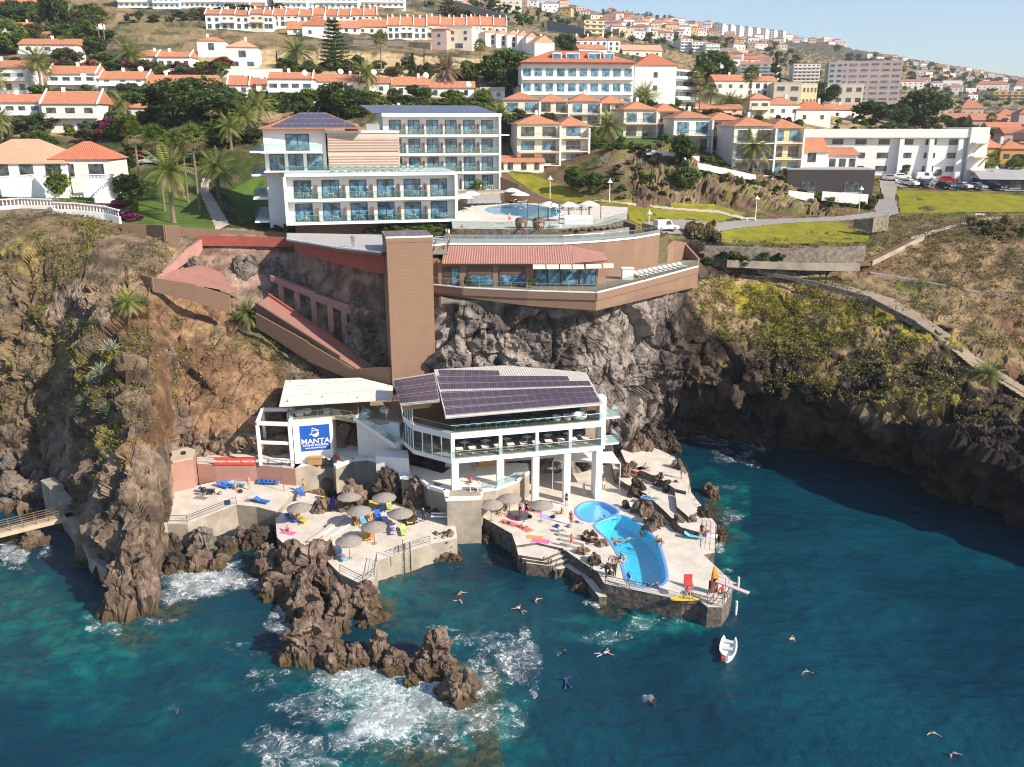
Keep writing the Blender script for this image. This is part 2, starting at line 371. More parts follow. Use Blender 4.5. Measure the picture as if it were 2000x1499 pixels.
FAR = [  # rows of (px, py, Y) from the plateau to behind the skyline
 [(-400,378,164),(0,380,156),(230,398,153),(330,432,143),(420,432,143),(560,441,140),(650,('z',32.9),140),(760,('z',32.4),138),(860,('z',32.3),132),(1200,('z',32.3),136),(1260,458,146),(1300,455,148),(1450,446,160),(1550,434,168),(1700,428,175),(1850,425,175),(2000,425,175),(2450,425,175)],
 [(-400,350,178),(0,345,172),(230,345,172),(400,340,178),(500,('z',34),172),(560,('z',33.4),172),(950,('z',33.2),172),(1010,('z',33.1),171.5),(1060,('z',33.1),171),(1140,('z',33.1),168.5),(1220,('z',33.1),162.5),(1262,402,166),(1400,404,176),(1600,412,181),(1720,392,190),(1800,373,197),(2000,375,196),(2450,375,196)],
 [(-400,300,198),(0,295,196),(300,290,196),(480,285,196),(560,('z',41),192),(950,('z',41),192),(1050,318,196),(1110,312,196),(1200,290,192),(1300,288,192),(1400,318,190),(1550,350,192),(1700,360,202),(1850,352,212),(2000,342,228),(2450,340,228)],
 [(-400,255,218),(0,250,217),(400,245,217),(700,222,217),(950,235,217),(1100,252,217),(1300,258,217),(1500,284,227),(1650,292,242),(1900,300,262),(2450,300,272)],
 [(-400,190,248),(0,190,248),(600,183,252),(1000,195,257),(1300,212,267),(1500,228,292),(1700,252,322),(1900,272,362),(2450,280,400)],
 [(-400,125,292),(0,125,292),(600,108,302),(1000,130,312),(1300,150,342),(1500,184,402),(1700,208,452),(1900,228,552),(2450,240,700)],
 [(-400,60,352),(0,60,352),(600,62,362),(900,80,372),(1100,88,422),(1300,110,502),(1500,140,652),(1700,165,802),(1900,190,1002),(2450,205,1300)],
 [(-400,0,432),(0,0,432),(600,0,442),(800,18,452),(1000,38,522),(1200,58,702),(1400,85,902),(1600,108,1202),(1800,142,1502),(2000,163,1802),(2450,192,2200)],
 [(-400,-50,600),(0,-50,600),(600,-45,700),(900,-8,800),(1000,2,900),(1122,10,1200),(1175,26,1300),(1217,25,1350),(1262,35,1400),(1315,40,1450),(1405,47,1500),(1510,64,1600),(1545,76,1700),(1632,82,1800),(1667,97,1900),(1720,104,2000),(1790,118,2150),(1860,128,2300),(1912,137,2450),(2000,152,2600),(2450,190,3000)],
]
NX = 1080; PX0, PX1 = -380.0, 2430.0
_d = np.linspace(PX0, PX1, 3000); _wt = 1.0+1.6*((_d > 120)&(_d < 365))+7*((_d > 298)&(_d < 350))+2*((_d > 145)&(_d < 200))+4.5*((_d > 1140)&(_d < 1310))+1.5*((_d > 70)&(_d < 150))-0.45*((_d < -20)|(_d > 2030))
_c = np.cumsum(_wt); pxs = np.interp(np.linspace(_c[0],_c[-1],NX), _c, _d)
ck = sorted(TC); CR = []
for j in range(9):
 ys = np.interp(pxs, ck, [TC[k][j][0] for k in ck]); zs = np.interp(pxs, ck, [TC[k][j][1] for k in ck])
 CR.append((ys, zs))
CR.insert(0, (CR[0][0]-7, CR[0][1]-7))
for row in FAR:
 kk = [r[0] for r in row]; yy = [r[2] for r in row]
 zz = [r[1][1] if isinstance(r[1], tuple) else v_(r[1], r[2])[1] for r in row]
 CR.append((np.interp(pxs, kk, yy), np.interp(pxs, kk, zz)))
CR.append((CR[-1][0]*1.4, CR[-1][1]*0.6))
SEG = [4,22,26,34,36,32,22,12,12,14,16,18,16,16,16,16,16,16,4]
rowi = []; TY = []; TZ = []; TR = []
for j, n in enumerate(SEG):
 for k in range(n):
  t = k/n; TY.append(CR[j][0]*(1-t)+CR[j+1][0]*t); TZ.append(CR[j][1]*(1-t)+CR[j+1][1]*t); TR.append(j+t)
TY.append(CR[-1][0]); TZ.append(CR[-1][1]); TR.append(len(SEG))
TY = np.array(TY); TZ = np.array(TZ); TR = np.array(TR); NR = len(TR)
TX = (pxs[None,:]-CX)/F*(TY*CT+(H-TZ)*ST)
BASE = np.stack([TX, TY, TZ], -1)
BPY = CY - F*(TY*ST-(H-TZ)*CT)/(TY*CT+(H-TZ)*ST)     # projected row of every base vertex
def G(px, py, r0=6.0):
 """ground point seen at a pixel (base terrain, from contour row r0 on)"""
 c = float(np.interp(px, pxs, np.arange(NX))); i = int(min(max(c,0),NX-2)); f = c-i
 colp = BPY[:,i]*(1-f)+BPY[:,i+1]*f
 cb = BASE[:,i]*(1-f)+BASE[:,i+1]*f
 s = int(np.searchsorted(TR, r0))
 for k in range(s, NR-1):
  if colp[k] >= py >= colp[k+1]:
   t = (colp[k]-py)/max(colp[k]-colp[k+1], 1e-6)
   p = cb[k]*(1-t)+cb[k+1]*t
   return Vector(p)
 return Vector(cb[s] if py > colp[s] else cb[NR-12])
du = np.gradient(BASE, axis=1); dv = np.gradient(BASE, axis=0)
NM = np.cross(du, dv); NM /= np.linalg.norm(NM, axis=-1, keepdims=True)+1e-9
PXG = np.broadcast_to(pxs[None,:], TY.shape).ravel(); PYG = BPY.ravel(); RG = np.broadcast_to(TR[:,None], TY.shape).ravel()
pts = BASE.reshape(-1,3); nrm = NM.reshape(-1,3)
def ramp(x, a, b): return np.clip((x-a)/(b-a), 0, 1)
amp = np.where(RG < 5.6, 1.0, np.where(RG < 6.6, 1-ramp(RG,5.6,6.6)*0.95, 0.06))
ctr = (PXG > 830) & (PXG < 1235)
amp = np.where(ctr & (RG > 5.9), 0.0, amp)
amp = np.where((PXG > 1330) & (RG > 4.2) & (RG < 9.5), np.maximum(0.06, 0.8-ramp(RG,4.2,7.2)*0.66), amp)
earth = inpoly(PXG, PYG, [(330,600),(470,590),(560,650),(720,700),(770,760),(540,770),(520,835),(330,840),(400,760)])
amp = np.where(earth, 0.32, amp)
bank = inpoly(PXG, PYG, [(1130,380),(1190,290),(1300,285),(1420,330),(1560,352),(1640,420),(1400,402),(1250,396)]) & (RG > 9) & (RG < 13)
amp = np.where(bank, 0.75, amp)
amp = np.where(RG >= 14, 0.35+ (RG-14)*0.5, amp)
amp = np.where((PXG > 292) & (PXG < 354) & (RG < 6.4), amp*.3, amp); amp = np.where((PXG > 84) & (PXG < 152) & (RG < 7), amp*.5, amp)
A2 = amp.reshape(TY.shape)
for _ in range(3):
 A2 = (A2 + np.roll(A2,1,0)+np.roll(A2,-1,0)+np.roll(A2,1,1)+np.roll(A2,-1,1))/5
flat = inpoly(PXG, PYG, [(250,345),(420,345),(470,455),(240,450)]) & (RG > 6)
amp = np.where(ctr & (RG > 6.0), 0.0, A2.ravel()); amp = np.where(flat, 0.0, amp)
wp = pts + (np.stack([fbm(pts/5,3,5),fbm(pts/5+31,3,6),fbm(pts/5+67,3,7)],-1)-0.5)*3.0
sq = wp*np.array([1,1,0.7])
f1, e1 = facet(sq/6.5, 3); f2, e2 = facet(sq/2.6, 7); f3, e3 = facet(sq/1.05, 13)
strat = np.abs(((pts[:,2]*0.4+fbm(pts/7,2,9)*3) % 1)-0.5)
kc = np.where((PXG > 800) & (PXG < 1330), .62, 1.0)
d = 2.0*f1+0.95*f2*kc+0.42*f3*kc+1.8*(ridged(pts/3.4,5,11)-0.58)+0.75*(fbm(pts/0.7,3,21)-0.5)+0.6*(strat-0.25)
d = d - 0.8*np.clip(0.16-e1,0,0.16)/0.16-0.3*np.clip(0.12-e2,0,0.12)/0.12
farm = RG >= 14
d = np.where(farm, (fbm(pts/14,4,31)-0.5)*3.2, d)
TPTS = pts + nrm*(d*amp)[:,None]
def C3(r,g,b): return np.array([r,g,b])
n1 = fbm(pts/6,4,41)[:,None]; n2 = fbm(pts/1.6,4,51)[:,None]; n3 = fbm(pts/16,3,61)[:,None]
n4 = fbm(pts/0.7,3,71)[:,None]
jx = (fbm(pts/3,3,81)-0.5)*46; jy = (fbm(pts/3,3,91)-0.5)*40
QX = PXG+jx; QY = PYG+jy
def mixc(a, b, t): return a*(1-t)+b*t
def st(x, a, b):
 t = np.clip((x-a)/(b-a),0,1); return t*t*(3-2*t)
rock = mixc(C3(.105,.076,.056), C3(.33,.245,.175), st(n1*0.45+n2*0.55,.36,.62))
greyr = mixc(C3(.095,.08,.072), C3(.32,.272,.238), st(n2*0.6+n1*0.4,.36,.62))
dark_rock_shade = mixc(C3(.018,.014,.012), C3(.10,.072,.052), st(n2*0.5+n1*0.5,.38,.66))  # dark rock, tone lowered further to paint in the right cliff's shade
dry = mixc(C3(.20,.142,.08), C3(.35,.25,.14), st(n2,.35,.65))
soil = mixc(C3(.15,.088,.052), C3(.30,.185,.105), st(n2*0.5+n1*0.5,.36,.64))
scrub = mixc(C3(.055,.06,.022), C3(.17,.155,.05), st(n2,.35,.65))
yel = mixc(C3(.12,.11,.02), C3(.30,.25,.03), st(n2,.36,.62))
hill = mixc(mixc(C3(.30,.215,.11), C3(.46,.33,.175), st(n2,.35,.65)), mixc(C3(.05,.055,.028), C3(.13,.125,.06), st(n2,.3,.7)), st(n1*0.5+n3*0.5,.47,.54))
colr = np.broadcast_to(rock, pts.shape).copy()
def zone(mask, c, t=1.0):
 t = np.broadcast_to(np.asarray(t, float).reshape(-1,1) if np.ndim(t) else t, (len(pts),1))
 m = mask[:,None]*t
 colr[:] = colr*(1-m)+c*m
up = nrm[:,2]
near = RG < 9.3
zone((PXG > 800) & (PXG < 1340) & near, greyr)
zone((PXG > 1250) & near, dark_rock_shade, np.clip((PXG-1250)/90,0,1))
zone(inpoly(QX,QY,[(0,420),(330,425),(345,560),(250,640),(150,560),(0,560)]) & near, mixc(C3(.12,.085,.058),C3(.33,.23,.15),st(n2*.6+n1*.4,.36,.62)), .8)
zone(inpoly(QX,QY,[(0,430),(250,430),(130,540),(60,620),(0,540)]) & near, mixc(dry,yel,st(n1,.48,.62)), .5)
zone(inpoly(QX,QY,[(230,560),(450,590),(480,650),(560,700),(540,830),(330,850),(240,900),(200,760)]) & near, soil)
zone(inpoly(QX,QY,[(300,640),(520,625),(720,700),(700,760),(500,690)]) & near, mixc(dry,scrub,st(n1,.4,.6)), .7)
zone(inpoly(QX,QY,[(0,620),(90,620),(160,700),(60,830),(0,840)]) & near, mixc(dry,yel,st(n1,.5,.64)), .5)
zone(inpoly(QX,QY,[(170,640),(300,650),(290,830),(200,900),(150,800)]) & near, mixc(rock,yel,st(n1,.54,.62)), .7)
zone(inpoly(QX,QY,[(1340,540),(2450,600),(2450,800),(2000,760),(1720,830),(1560,720),(1380,700)]) & near, mixc(mixc(dark_rock_shade,dry,st(n1,.46,.6)),yel,st(n2*0.5+n3*.5,.56,.63)), .85)
zone(inpoly(QX,QY,[(1400,545),(1640,560),(1700,640),(1560,690),(1420,650)]) & near, mixc(yel,dry,st(n1,.5,.6)), .75)
zone(inpoly(QX,QY,[(385,470),(580,480),(760,500),(760,600),(690,640),(540,560),(430,560)]) & near, mixc(C3(.17,.10,.08),C3(.42,.27,.215),st(n2*.6+n1*.4,.36,.62)), .8)  # pinkish light in the rock recess, painted into the rock colour
pl = inpoly(QX,QY,[(1360,500),(1420,480),(2450,430),(2450,700),(1980,740),(1860,650),(1700,580),(1500,540)])
zone(pl & near, mixc(mixc(soil,dry,st(n3*.6+n1*.4,.44,.56)),scrub,st(n1*.6+n2*.4,.5,.6)))
zone(inpoly(QX,QY,[(1720,420),(2450,420),(2450,620),(1850,560),(1760,500)]) & near, mixc(dry,dark_rock_shade,st(n1,.55,.62)), .9)
zone(RG >= 9.0, mixc(soil,scrub,st(n1,.34,.5)))
zone((RG >= 9.0) & (RG < 14.3) & (PXG < 960), mixc(mixc(soil,dry,.4),C3(.045,.065,.018)*(0.6+.9*n2),st(n1*.6+n2*.4,.36,.52)))
zone(bank, mixc(mixc(rock,soil,.4),scrub,st(n2,.52,.6)))
zone(RG >= 12.6, hill)
zone(inpoly(QX,QY,[(170,20),(420,40),(560,100),(960,110),(900,160),(600,170),(380,130),(200,90)]) & (RG > 11), mixc(C3(.44,.32,.17),C3(.62,.46,.26),st(n2,.35,.65)))
zone(inpoly(QX,QY,[(205,42),(400,38),(420,62),(300,70),(215,60)]) & (RG > 11), C3(.22,.24,.07)*(0.7+0.6*n2))
zone(RG >= 15.2, mixc(mixc(C3(.22,.155,.08),C3(.33,.235,.125),n2),mixc(C3(.045,.052,.03),C3(.10,.10,.055),n2), st(n1*0.35+n3*0.4+n2*.25,.46,.53)), 0.9)
zone(inpoly(QX,QY,[(1530,78),(1640,80),(1760,118),(1660,126),(1560,100)]) & (RG > 14), mixc(C3(.05,.048,.04),C3(.12,.10,.075),n2), .8)
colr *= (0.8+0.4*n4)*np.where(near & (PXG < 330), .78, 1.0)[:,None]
colr = np.clip(colr, 0.005, 0.8)
wetk = np.clip((1.3-TPTS[:,2]-(n1[:,0]-.5)*2)/1.2,0,1)[:,None]*(RG<3)[:,None]
colr = colr*(1-wetk)+C3(.06,.042,.02)*wetk
idx = np.arange(NR*NX).reshape(NR,NX)
quads = np.stack([idx[:-1,:-1],idx[:-1,1:],idx[1:,1:],idx[1:,:-1]],-1).reshape(-1,4)
def grid_obj(name, P3, quads, colors, mat, smooth=True, attr='ground'):
 me = bpy.data.meshes.new(name); nq = len(quads)
 me.vertices.add(len(P3)); me.vertices.foreach_set('co', P3.astype(np.float32).ravel())
 me.loops.add(nq*4); me.loops.foreach_set('vertex_index', quads.astype(np.int32).ravel())
 me.polygons.add(nq); me.polygons.foreach_set('loop_start', np.arange(0,nq*4,4,dtype=np.int32))
 me.polygons.foreach_set('use_smooth', np.full(nq, smooth))
 me.update(calc_edges=True)
 if colors is not None:
  a = me.color_attributes.new(attr, 'FLOAT_COLOR', 'POINT')
  a.data.foreach_set('color', np.concatenate([colors, np.ones((len(P3),1))],1).astype(np.float32).ravel())
 me.materials.append(mat)
 o = bpy.data.objects.new(name, me); col.objects.link(o); return o
gm = bpy.data.materials.new('ground_rock_and_soil'); gm.use_nodes = True
n = gm.node_tree.nodes; l = gm.node_tree.links; b = n['Principled BSDF']; b.inputs['Roughness'].default_value = 0.9; b.inputs['Specular IOR Level'].default_value = 0.15
at = n.new('ShaderNodeVertexColor'); at.layer_name = 'ground'
gg = n.new('ShaderNodeNewGeometry'); nz = n.new('ShaderNodeTexNoise'); nz.inputs['Scale'].default_value = 1.3; nz.inputs['Detail'].default_value = 10; nz.inputs['Roughness'].default_value = 0.75
l.new(gg.outputs['Position'], nz.inputs['Vector'])
mp = n.new('ShaderNodeMapRange'); mp.inputs[1].default_value = .3; mp.inputs[2].default_value = .7; mp.inputs[3].default_value = .55; mp.inputs[4].default_value = 1.4; l.new(nz.outputs['Fac'], mp.inputs[0])
vm = n.new('ShaderNodeVectorMath'); vm.operation = 'SCALE'; l.new(at.outputs[0], vm.inputs[0]); l.new(mp.outputs[0], vm.inputs['Scale']); l.new(vm.outputs[0], b.inputs['Base Color'])
bp = n.new('ShaderNodeBump'); bp.inputs['Strength'].default_value = 0.85; bp.inputs['Distance'].default_value = 0.4; l.new(nz.outputs['Fac'], bp.inputs['Height']); l.new(bp.outputs[0], b.inputs['Normal'])
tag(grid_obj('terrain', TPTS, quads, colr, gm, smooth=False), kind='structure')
def drape(name, poly, mat, lift=0.06, step=3.0, r0=6.0, kind='structure'):
 xs = [p[0] for p in poly]; ys = [p[1] for p in poly]
 nx = max(2, int((max(xs)-min(xs))/step)); ny = max(2, int((max(ys)-min(ys))/(step*0.5)))
 gx = np.linspace(min(xs), max(xs), nx+1); gy = np.linspace(min(ys), max(ys), ny+1)
 ok = {}; mb = MB(); vi = {}
 def vert(i, j):
  if (i,j) not in vi:
   p = G(gx[i], gy[j], r0); vi[(i,j)] = len(mb.v); mb.v.append((p.x, p.y, p.z+lift))
  return vi[(i,j)]
 cxs, cys = np.meshgrid((gx[:-1]+gx[1:])/2, (gy[:-1]+gy[1:])/2, indexing='ij')
 msk = inpoly(cxs, cys, poly)
 for i in range(nx):
  for j in range(ny):
   if msk[i,j]:
    mb.f.append((vert(i,j+1),vert(i+1,j+1),vert(i+1,j),vert(i,j))); mb.m.append(0)
 o = mb.build(name, mat, smooth=True, uv=False); return tag(o, kind=kind)
def band(pts, wpx):
 """polygon around a pixel polyline; wpx = half width in pixels (number or list)"""
 a = []; bk = []
 for i, p in enumerate(pts):
  q0 = pts[max(i-1,0)]; q1 = pts[min(i+1,len(pts)-1)]
  dx, dy = q1[0]-q0[0], q1[1]-q0[1]; L = math.hypot(dx,dy) or 1
  ww = wpx[i] if isinstance(wpx, (list,tuple)) else wpx
  a.append((p[0]-dy/L*ww, p[1]+dx/L*ww)); bk.append((p[0]+dy/L*ww, p[1]-dx/L*ww))
 return a + bk[::-1]
SEA_STEP = 4.2
sx = np.concatenate([[-2600,-1200,-600], np.arange(-260, 2270, SEA_STEP), [2600,3200,4600]])
sy = np.concatenate([np.arange(830, 1530, 3.4), np.arange(1530, 1900, 12), [2200, 3000, 5000]])
dep = TH-np.arctan((CY-sy)/F)
SYd = H/np.tan(np.minimum(dep, R(88)))
GY = np.repeat(SYd[:,None], len(sx), 1); GX = (sx[None,:]-CX)/F*(GY*CT+H*ST)
SP = np.stack([GX.ravel(), GY.ravel(), np.zeros(GX.size)], -1)
SPX = np.broadcast_to(sx[None,:], GX.shape).ravel(); SPY = np.broadcast_to(sy[:,None], GX.shape).ravel()
sw = (fbm(SP/9*np.array([1,1.5,1])+3,3,101)-0.5)*0.75+(ridged(SP/3.2*np.array([1,1.6,1]),3,111)-0.55)*0.28+(fbm(SP/1.0,2,121)-0.5)*0.14
SP[:,2] = sw-0.02
jx = (fbm(SP/2.6,3,131)-0.5)*60; jy = (fbm(SP/2.6,3,141)-0.5)*44
QX2 = SPX+jx; QY2 = SPY+jy
def blobs(L):
 r = np.zeros(len(SP))
 for x, y, rx, ry, a in L:
  q = ((QX2-x)/rx)**2+((QY2-y)/ry)**2
  r = np.maximum(r, a*np.clip(1.25-q,0,1))
 return r
foam = blobs([(400,1140,90,34,1.0),(350,1165,50,22,.7),(470,1150,50,22,.6),(560,1190,36,24,.75),(300,1205,70,18,.4),(545,1225,40,24,.55),(430,1110,50,16,.8),
 (710,1330,110,50,.75),(800,1350,130,70,.85),(770,1400,90,46,1.0),(740,1420,70,36,1.0),(880,1360,60,50,.75),(920,1330,60,50,.55),(960,1300,70,60,.38),(900,1400,110,60,.55),(640,1380,120,40,.45),
 (560,1450,100,40,.5),(600,1490,110,30,.45),(690,1440,70,40,.5),(980,1400,70,50,.36),(840,1450,120,30,.42),(740,1480,220,40,.22),(520,1330,60,40,.28),
 (1010,1300,60,42,.55),(1020,1260,24,40,.5),(940,1255,120,16,.35),(860,1235,60,12,.3),(880,1300,150,50,.22),(1040,1350,16,30,.4),
 (1180,1240,70,24,.34),(1250,1225,40,18,.42),(1300,1220,60,20,.3),(1160,1165,16,16,.55),(1185,1180,14,12,.8),(1240,1190,60,8,.4),(1330,1198,70,8,.35),
 (1410,950,26,10,.45),(1405,1055,18,24,.6),(1425,1010,16,24,.4),(1420,1110,22,12,.4),(1440,1150,22,12,.35),(1440,895,60,14,.45),(1370,855,40,12,.5),(1400,865,70,18,.42),(1480,880,50,14,.36),(1320,850,30,8,.6),
 (20,1085,34,26,.75),(90,1075,22,20,.5),(60,1050,60,10,.4),(20,1110,60,16,.35),(220,1222,50,12,.45),(190,1215,26,14,.4),(780,1130,50,12,.28),(700,1210,60,20,.3),(905,1110,30,8,.2),
 (1265,1365,22,14,.45),(1100,1275,14,10,.3),(330,1390,60,30,.22),(300,1360,40,20,.18),(480,1270,60,22,.25)])
shal = blobs([(60,1200,170,110,.62),(180,1260,160,90,.7),(90,1320,170,60,.55),(330,1250,170,70,.5),(240,1400,220,80,.36),(420,1330,140,60,.36),(640,1330,160,80,.5),(800,1370,220,110,.8),
 (940,1420,110,110,.8),(960,1480,110,60,.75),(780,1480,300,50,.55),(860,1230,180,60,.42),(760,1170,90,50,.6),(900,1180,130,60,.4),(1000,1230,100,60,.3),(1160,1230,130,30,.5),(1300,1225,140,26,.8),(1230,1250,110,20,.5),
 (1430,980,40,60,.6),(1425,1060,44,60,.7),(1440,1150,46,30,.55),(1390,930,40,24,.5),(1090,1150,100,30,.3),(1880,1430,60,30,.26),(1800,1480,90,30,.18),(1640,1180,120,30,.10),(1100,1330,60,40,.2),(540,1470,160,50,.34)])
reef = blobs([(870,1400,100,60,.6),(950,1380,40,90,.9),(945,1450,46,60,.9),(940,1490,60,40,.8),(830,1480,160,40,.7),(620,1320,90,30,.5),(720,1190,60,40,.85),(770,1120,60,26,.8),(760,1220,70,26,.5),(60,1180,150,60,.45),(120,1245,120,50,.4),(40,1300,80,40,.4),(270,1240,70,30,.6),(340,1195,50,20,.7),
 (1400,990,20,50,.8),(1420,1040,30,50,.55),(1240,1195,70,10,.8),(1380,1195,60,12,.7),(1130,1130,50,14,.8),(1190,1195,40,14,.7),(880,1090,40,14,.5),(980,1090,60,14,.5)])
foam = foam*0.8; shal = shal*.86
attr3 = np.stack([foam, shal, reef], -1)
n_r, n_c = GX.shape
si = np.arange(n_r*n_c).reshape(n_r, n_c)
sq_ = np.stack([si[:-1,:-1],si[1:,:-1],si[1:,1:],si[:-1,1:]],-1).reshape(-1,4)
sm = bpy.data.materials.new('sea_water'); sm.use_nodes = True
n = sm.node_tree.nodes; l = sm.node_tree.links; b = n['Principled BSDF']
b.inputs['IOR'].default_value = 1.33; b.inputs['Specular IOR Level'].default_value = 0.4
at = n.new('ShaderNodeVertexColor'); at.layer_name = 'water'; sp = n.new('ShaderNodeSeparateColor'); l.new(at.outputs[0], sp.inputs[0])
ge = n.new('ShaderNodeNewGeometry')
def NZ(scale, detail=4, rough=0.6, dist=0.0, src=None):
 k = n.new('ShaderNodeTexNoise'); k.inputs['Scale'].default_value = scale; k.inputs['Detail'].default_value = detail
 k.inputs['Roughness'].default_value = rough; k.inputs['Distortion'].default_value = dist; l.new(src or ge.outputs['Position'], k.inputs['Vector']); return k
def MR(src, a, b_, c=0, d=1, smooth=True):
 k = n.new('ShaderNodeMapRange'); k.interpolation_type = 'SMOOTHSTEP' if smooth else 'LINEAR'
 for i, v in enumerate((a,b_,c,d)):
  if hasattr(v, 'is_linked'): l.new(v, k.inputs[i+1])
  else: k.inputs[i+1].default_value = v
 l.new(src, k.inputs[0]); return k.outputs[0]
def MA(op, a, b_=None):
 k = n.new('ShaderNodeMath'); k.operation = op
 for i, v in enumerate((a,b_)):
  if v is None: continue
  if hasattr(v, 'is_linked'): l.new(v, k.inputs[i])
  else: k.inputs[i].default_value = v
 return k.outputs[0]
def MX(f, a, b_):
 k = n.new('ShaderNodeMix'); k.data_type = 'RGBA'; l.new(f, k.inputs[0])
 for i, v in ((6,a),(7,b_)):
  if hasattr(v, 'is_linked'): l.new(v, k.inputs[i])
  else: k.inputs[i].default_value = (*v,1)
 return k.outputs[2]
big = NZ(0.05, 4).outputs['Fac']; mid = NZ(0.35, 5, 0.65, 0.4).outputs['Fac']; fine = NZ(1.1, 6, 0.7, 0.6).outputs['Fac']
deep = MX(MR(big,.35,.65), (.001,.027,.050), (.002,.048,.074))
teal = MX(MR(mid,.35,.65), (.003,.058,.075), (.004,.105,.105))
s1 = MR(MA('ADD', sp.outputs[1], MA('MULTIPLY', MA('SUBTRACT', mid, 0.5), 0.7)), .08, .75)
c = MX(s1, deep, teal)
turq = MR(MA('ADD', sp.outputs[1], MA('MULTIPLY', MA('SUBTRACT', mid, 0.5), 1.1)), .55, 1.0)
c = MX(turq, c, (.012,.16,.14))
rf = MR(MA('ADD', sp.outputs[2], MA('MULTIPLY', MA('SUBTRACT', fine, 0.5), 1.3)), .35, .85)
c = MX(MA('MULTIPLY', rf, 0.8), c, MX(MR(fine,.4,.62), (.025,.035,.022), (.085,.085,.04)))
wn = NZ(0.55, 3, 0.6); wv = n.new('ShaderNodeVectorMath'); wv.operation = 'MULTIPLY_ADD'; wv.inputs[1].default_value = (3.2,3.2,0); l.new(wn.outputs['Color'], wv.inputs[0]); l.new(ge.outputs['Position'], wv.inputs[2])
def RN(sc_, dist): return MA('MULTIPLY', MA('ABSOLUTE', MA('SUBTRACT', NZ(sc_, 5, .58, dist, wv.outputs[0]).outputs['Fac'], 0.5)), 2.0)
e1 = RN(0.42, 1.6); e2 = RN(1.25, 1.2)
fm = sp.outputs[0]
brk = NZ(0.8, 5, 0.7, 0.5).outputs['Fac']
fma = MA('MAXIMUM', MA('ADD', fm, MA('MULTIPLY', MA('SUBTRACT', brk, 0.5), 1.15)), 0.0)
fma = MA('MULTIPLY', fma, MR(fm, 0.02, 0.25))
t1 = MA('MULTIPLY', fma, 0.15); t2 = MA('MULTIPLY', fma, 0.22)
l1 = MA('MULTIPLY', MR(e1, 0.0, MA('ADD', t1, 0.004), 1, 0), MA('MULTIPLY', MR(fma, .08, .4), MR(fine, .36, .6)))
l2 = MA('MULTIPLY', MR(e2, 0.0, MA('ADD', t2, 0.004), 1, 0), MA('MULTIPLY', MR(fma, .25, .7), MR(mid, .34, .6)))
l3 = MR(MA('ADD', fma, MA('MULTIPLY', MA('SUBTRACT', fine, 0.5), 0.9)), .62, 1.15)
l3b = MA('MULTIPLY', MR(fma, .15, 1.0), 0.42)
ft = MA('MAXIMUM', MA('MAXIMUM', l1, l2), MA('MAXIMUM', l3, l3b)); ft = MA('MINIMUM', ft, 0.95)
c = MX(ft, c, (.78,.80,.80))
l.new(c, b.inputs['Base Color']); l.new(MR(ft, 0, 1, .09, .7), b.inputs['Roughness'])
wb = NZ(0.9, 6, 0.65, 0.3); wb2 = NZ(4.5, 3, 0.6)
hh = MA('ADD', wb.outputs['Fac'], MA('MULTIPLY', wb2.outputs['Fac'], 0.18))
bp = n.new('ShaderNodeBump'); bp.inputs['Strength'].default_value = 0.6; bp.inputs['Distance'].default_value = 0.45; l.new(hh, bp.inputs['Height']); l.new(bp.outputs[0], b.inputs['Normal'])
tag(grid_obj('sea', SP, sq_, attr3, sm, True, 'water'), kind='structure')
RM = rockmat('lava_rock', ((.065,.044,.034),(.18,.125,.094),(.36,.265,.20)), 0.55, 0.95)
RMD = rockmat('dark_lava_rock', ((.03,.024,.02),(.075,.056,.044),(.16,.12,.095)), 0.7, 0.95)
RMG = rockmat('pale_boulder_rock', ((.09,.075,.062),(.19,.16,.13),(.32,.27,.225)), 0.5, 0.8)
_ico = {}
def ico(sub):
 if sub not in _ico:
  bm = bmesh.new(); bmesh.ops.create_icosphere(bm, subdivisions=sub, radius=1.0)
  _ico[sub] = (np.array([v.co[:] for v in bm.verts]), np.array([[v.index for v in f.verts] for f in bm.faces])); bm.free()
 return _ico[sub]
def rock(name, label, px, py, hgt, rx, ry, rot=0.0, z0=0.0, seed=1, sub=5, mat=None, lean=(0,0), cat='rock', group=None, pw=0.8, rough=1.0, sink=0.5):
 """broken lava rock standing on the ground/water point seen at a pixel"""
 v, f = ico(sub); c = P(px, py, z0); v = v.copy(); rx *= .88; ry *= .88; hgt *= .92
 k = np.sign(v)*np.abs(v)**pw; v = k/np.maximum(1e-6, np.abs(k).max(1, keepdims=True)**0.35)
 S = np.array([rx, ry, hgt]); q = v*np.array([rx, ry, hgt*(1.0 if sink >= 1 else 1.0)])
 zz = np.clip((v[:,2]+0.1)/1.0, 0, 1)
 tap = 1-0.52*zz
 q[:,0] *= tap; q[:,1] *= tap; q[:,2] = np.where(v[:,2] > 0, v[:,2]*hgt, v[:,2]*hgt*sink)
 q[:,0] += lean[0]*zz; q[:,1] += lean[1]*zz
 sd = np.array([seed*7.3, seed*3.1, seed*5.7]); m = min(rx, ry, hgt)
 nn = v/np.linalg.norm(v, axis=1, keepdims=True)
 w_ = q+(np.stack([fbm(q/m+sd,3,1),fbm(q/m+sd+9,3,2),fbm(q/m+sd+21,3,3)],-1)-.5)*m*0.8
 a1, b1 = facet(w_/(m*0.95)*np.array([1,1,.7])+sd, 3); a2, b2 = facet(w_/(m*0.36)+sd, 5)
 dd = m*(0.52*a1+0.19*a2+0.36*(ridged(q/(m*0.8)+sd,4,7)-.6)+0.16*(fbm(q/(m*.16)+sd,3,9)-.5)-0.12*np.clip(.15-b1,0,.15)/.15)
 q = q+nn*(dd*rough)[:,None]
 me = bpy.data.meshes.new(name); me.from_pydata(q.tolist(), [], f.tolist()); me.materials.append(mat or RM)
 o = bpy.data.objects.new(name, me); col.objects.link(o); o.location = c; o.rotation_euler[2] = rot
 return tag(o, label, cat, group)
SS_ = 'sea_stack'
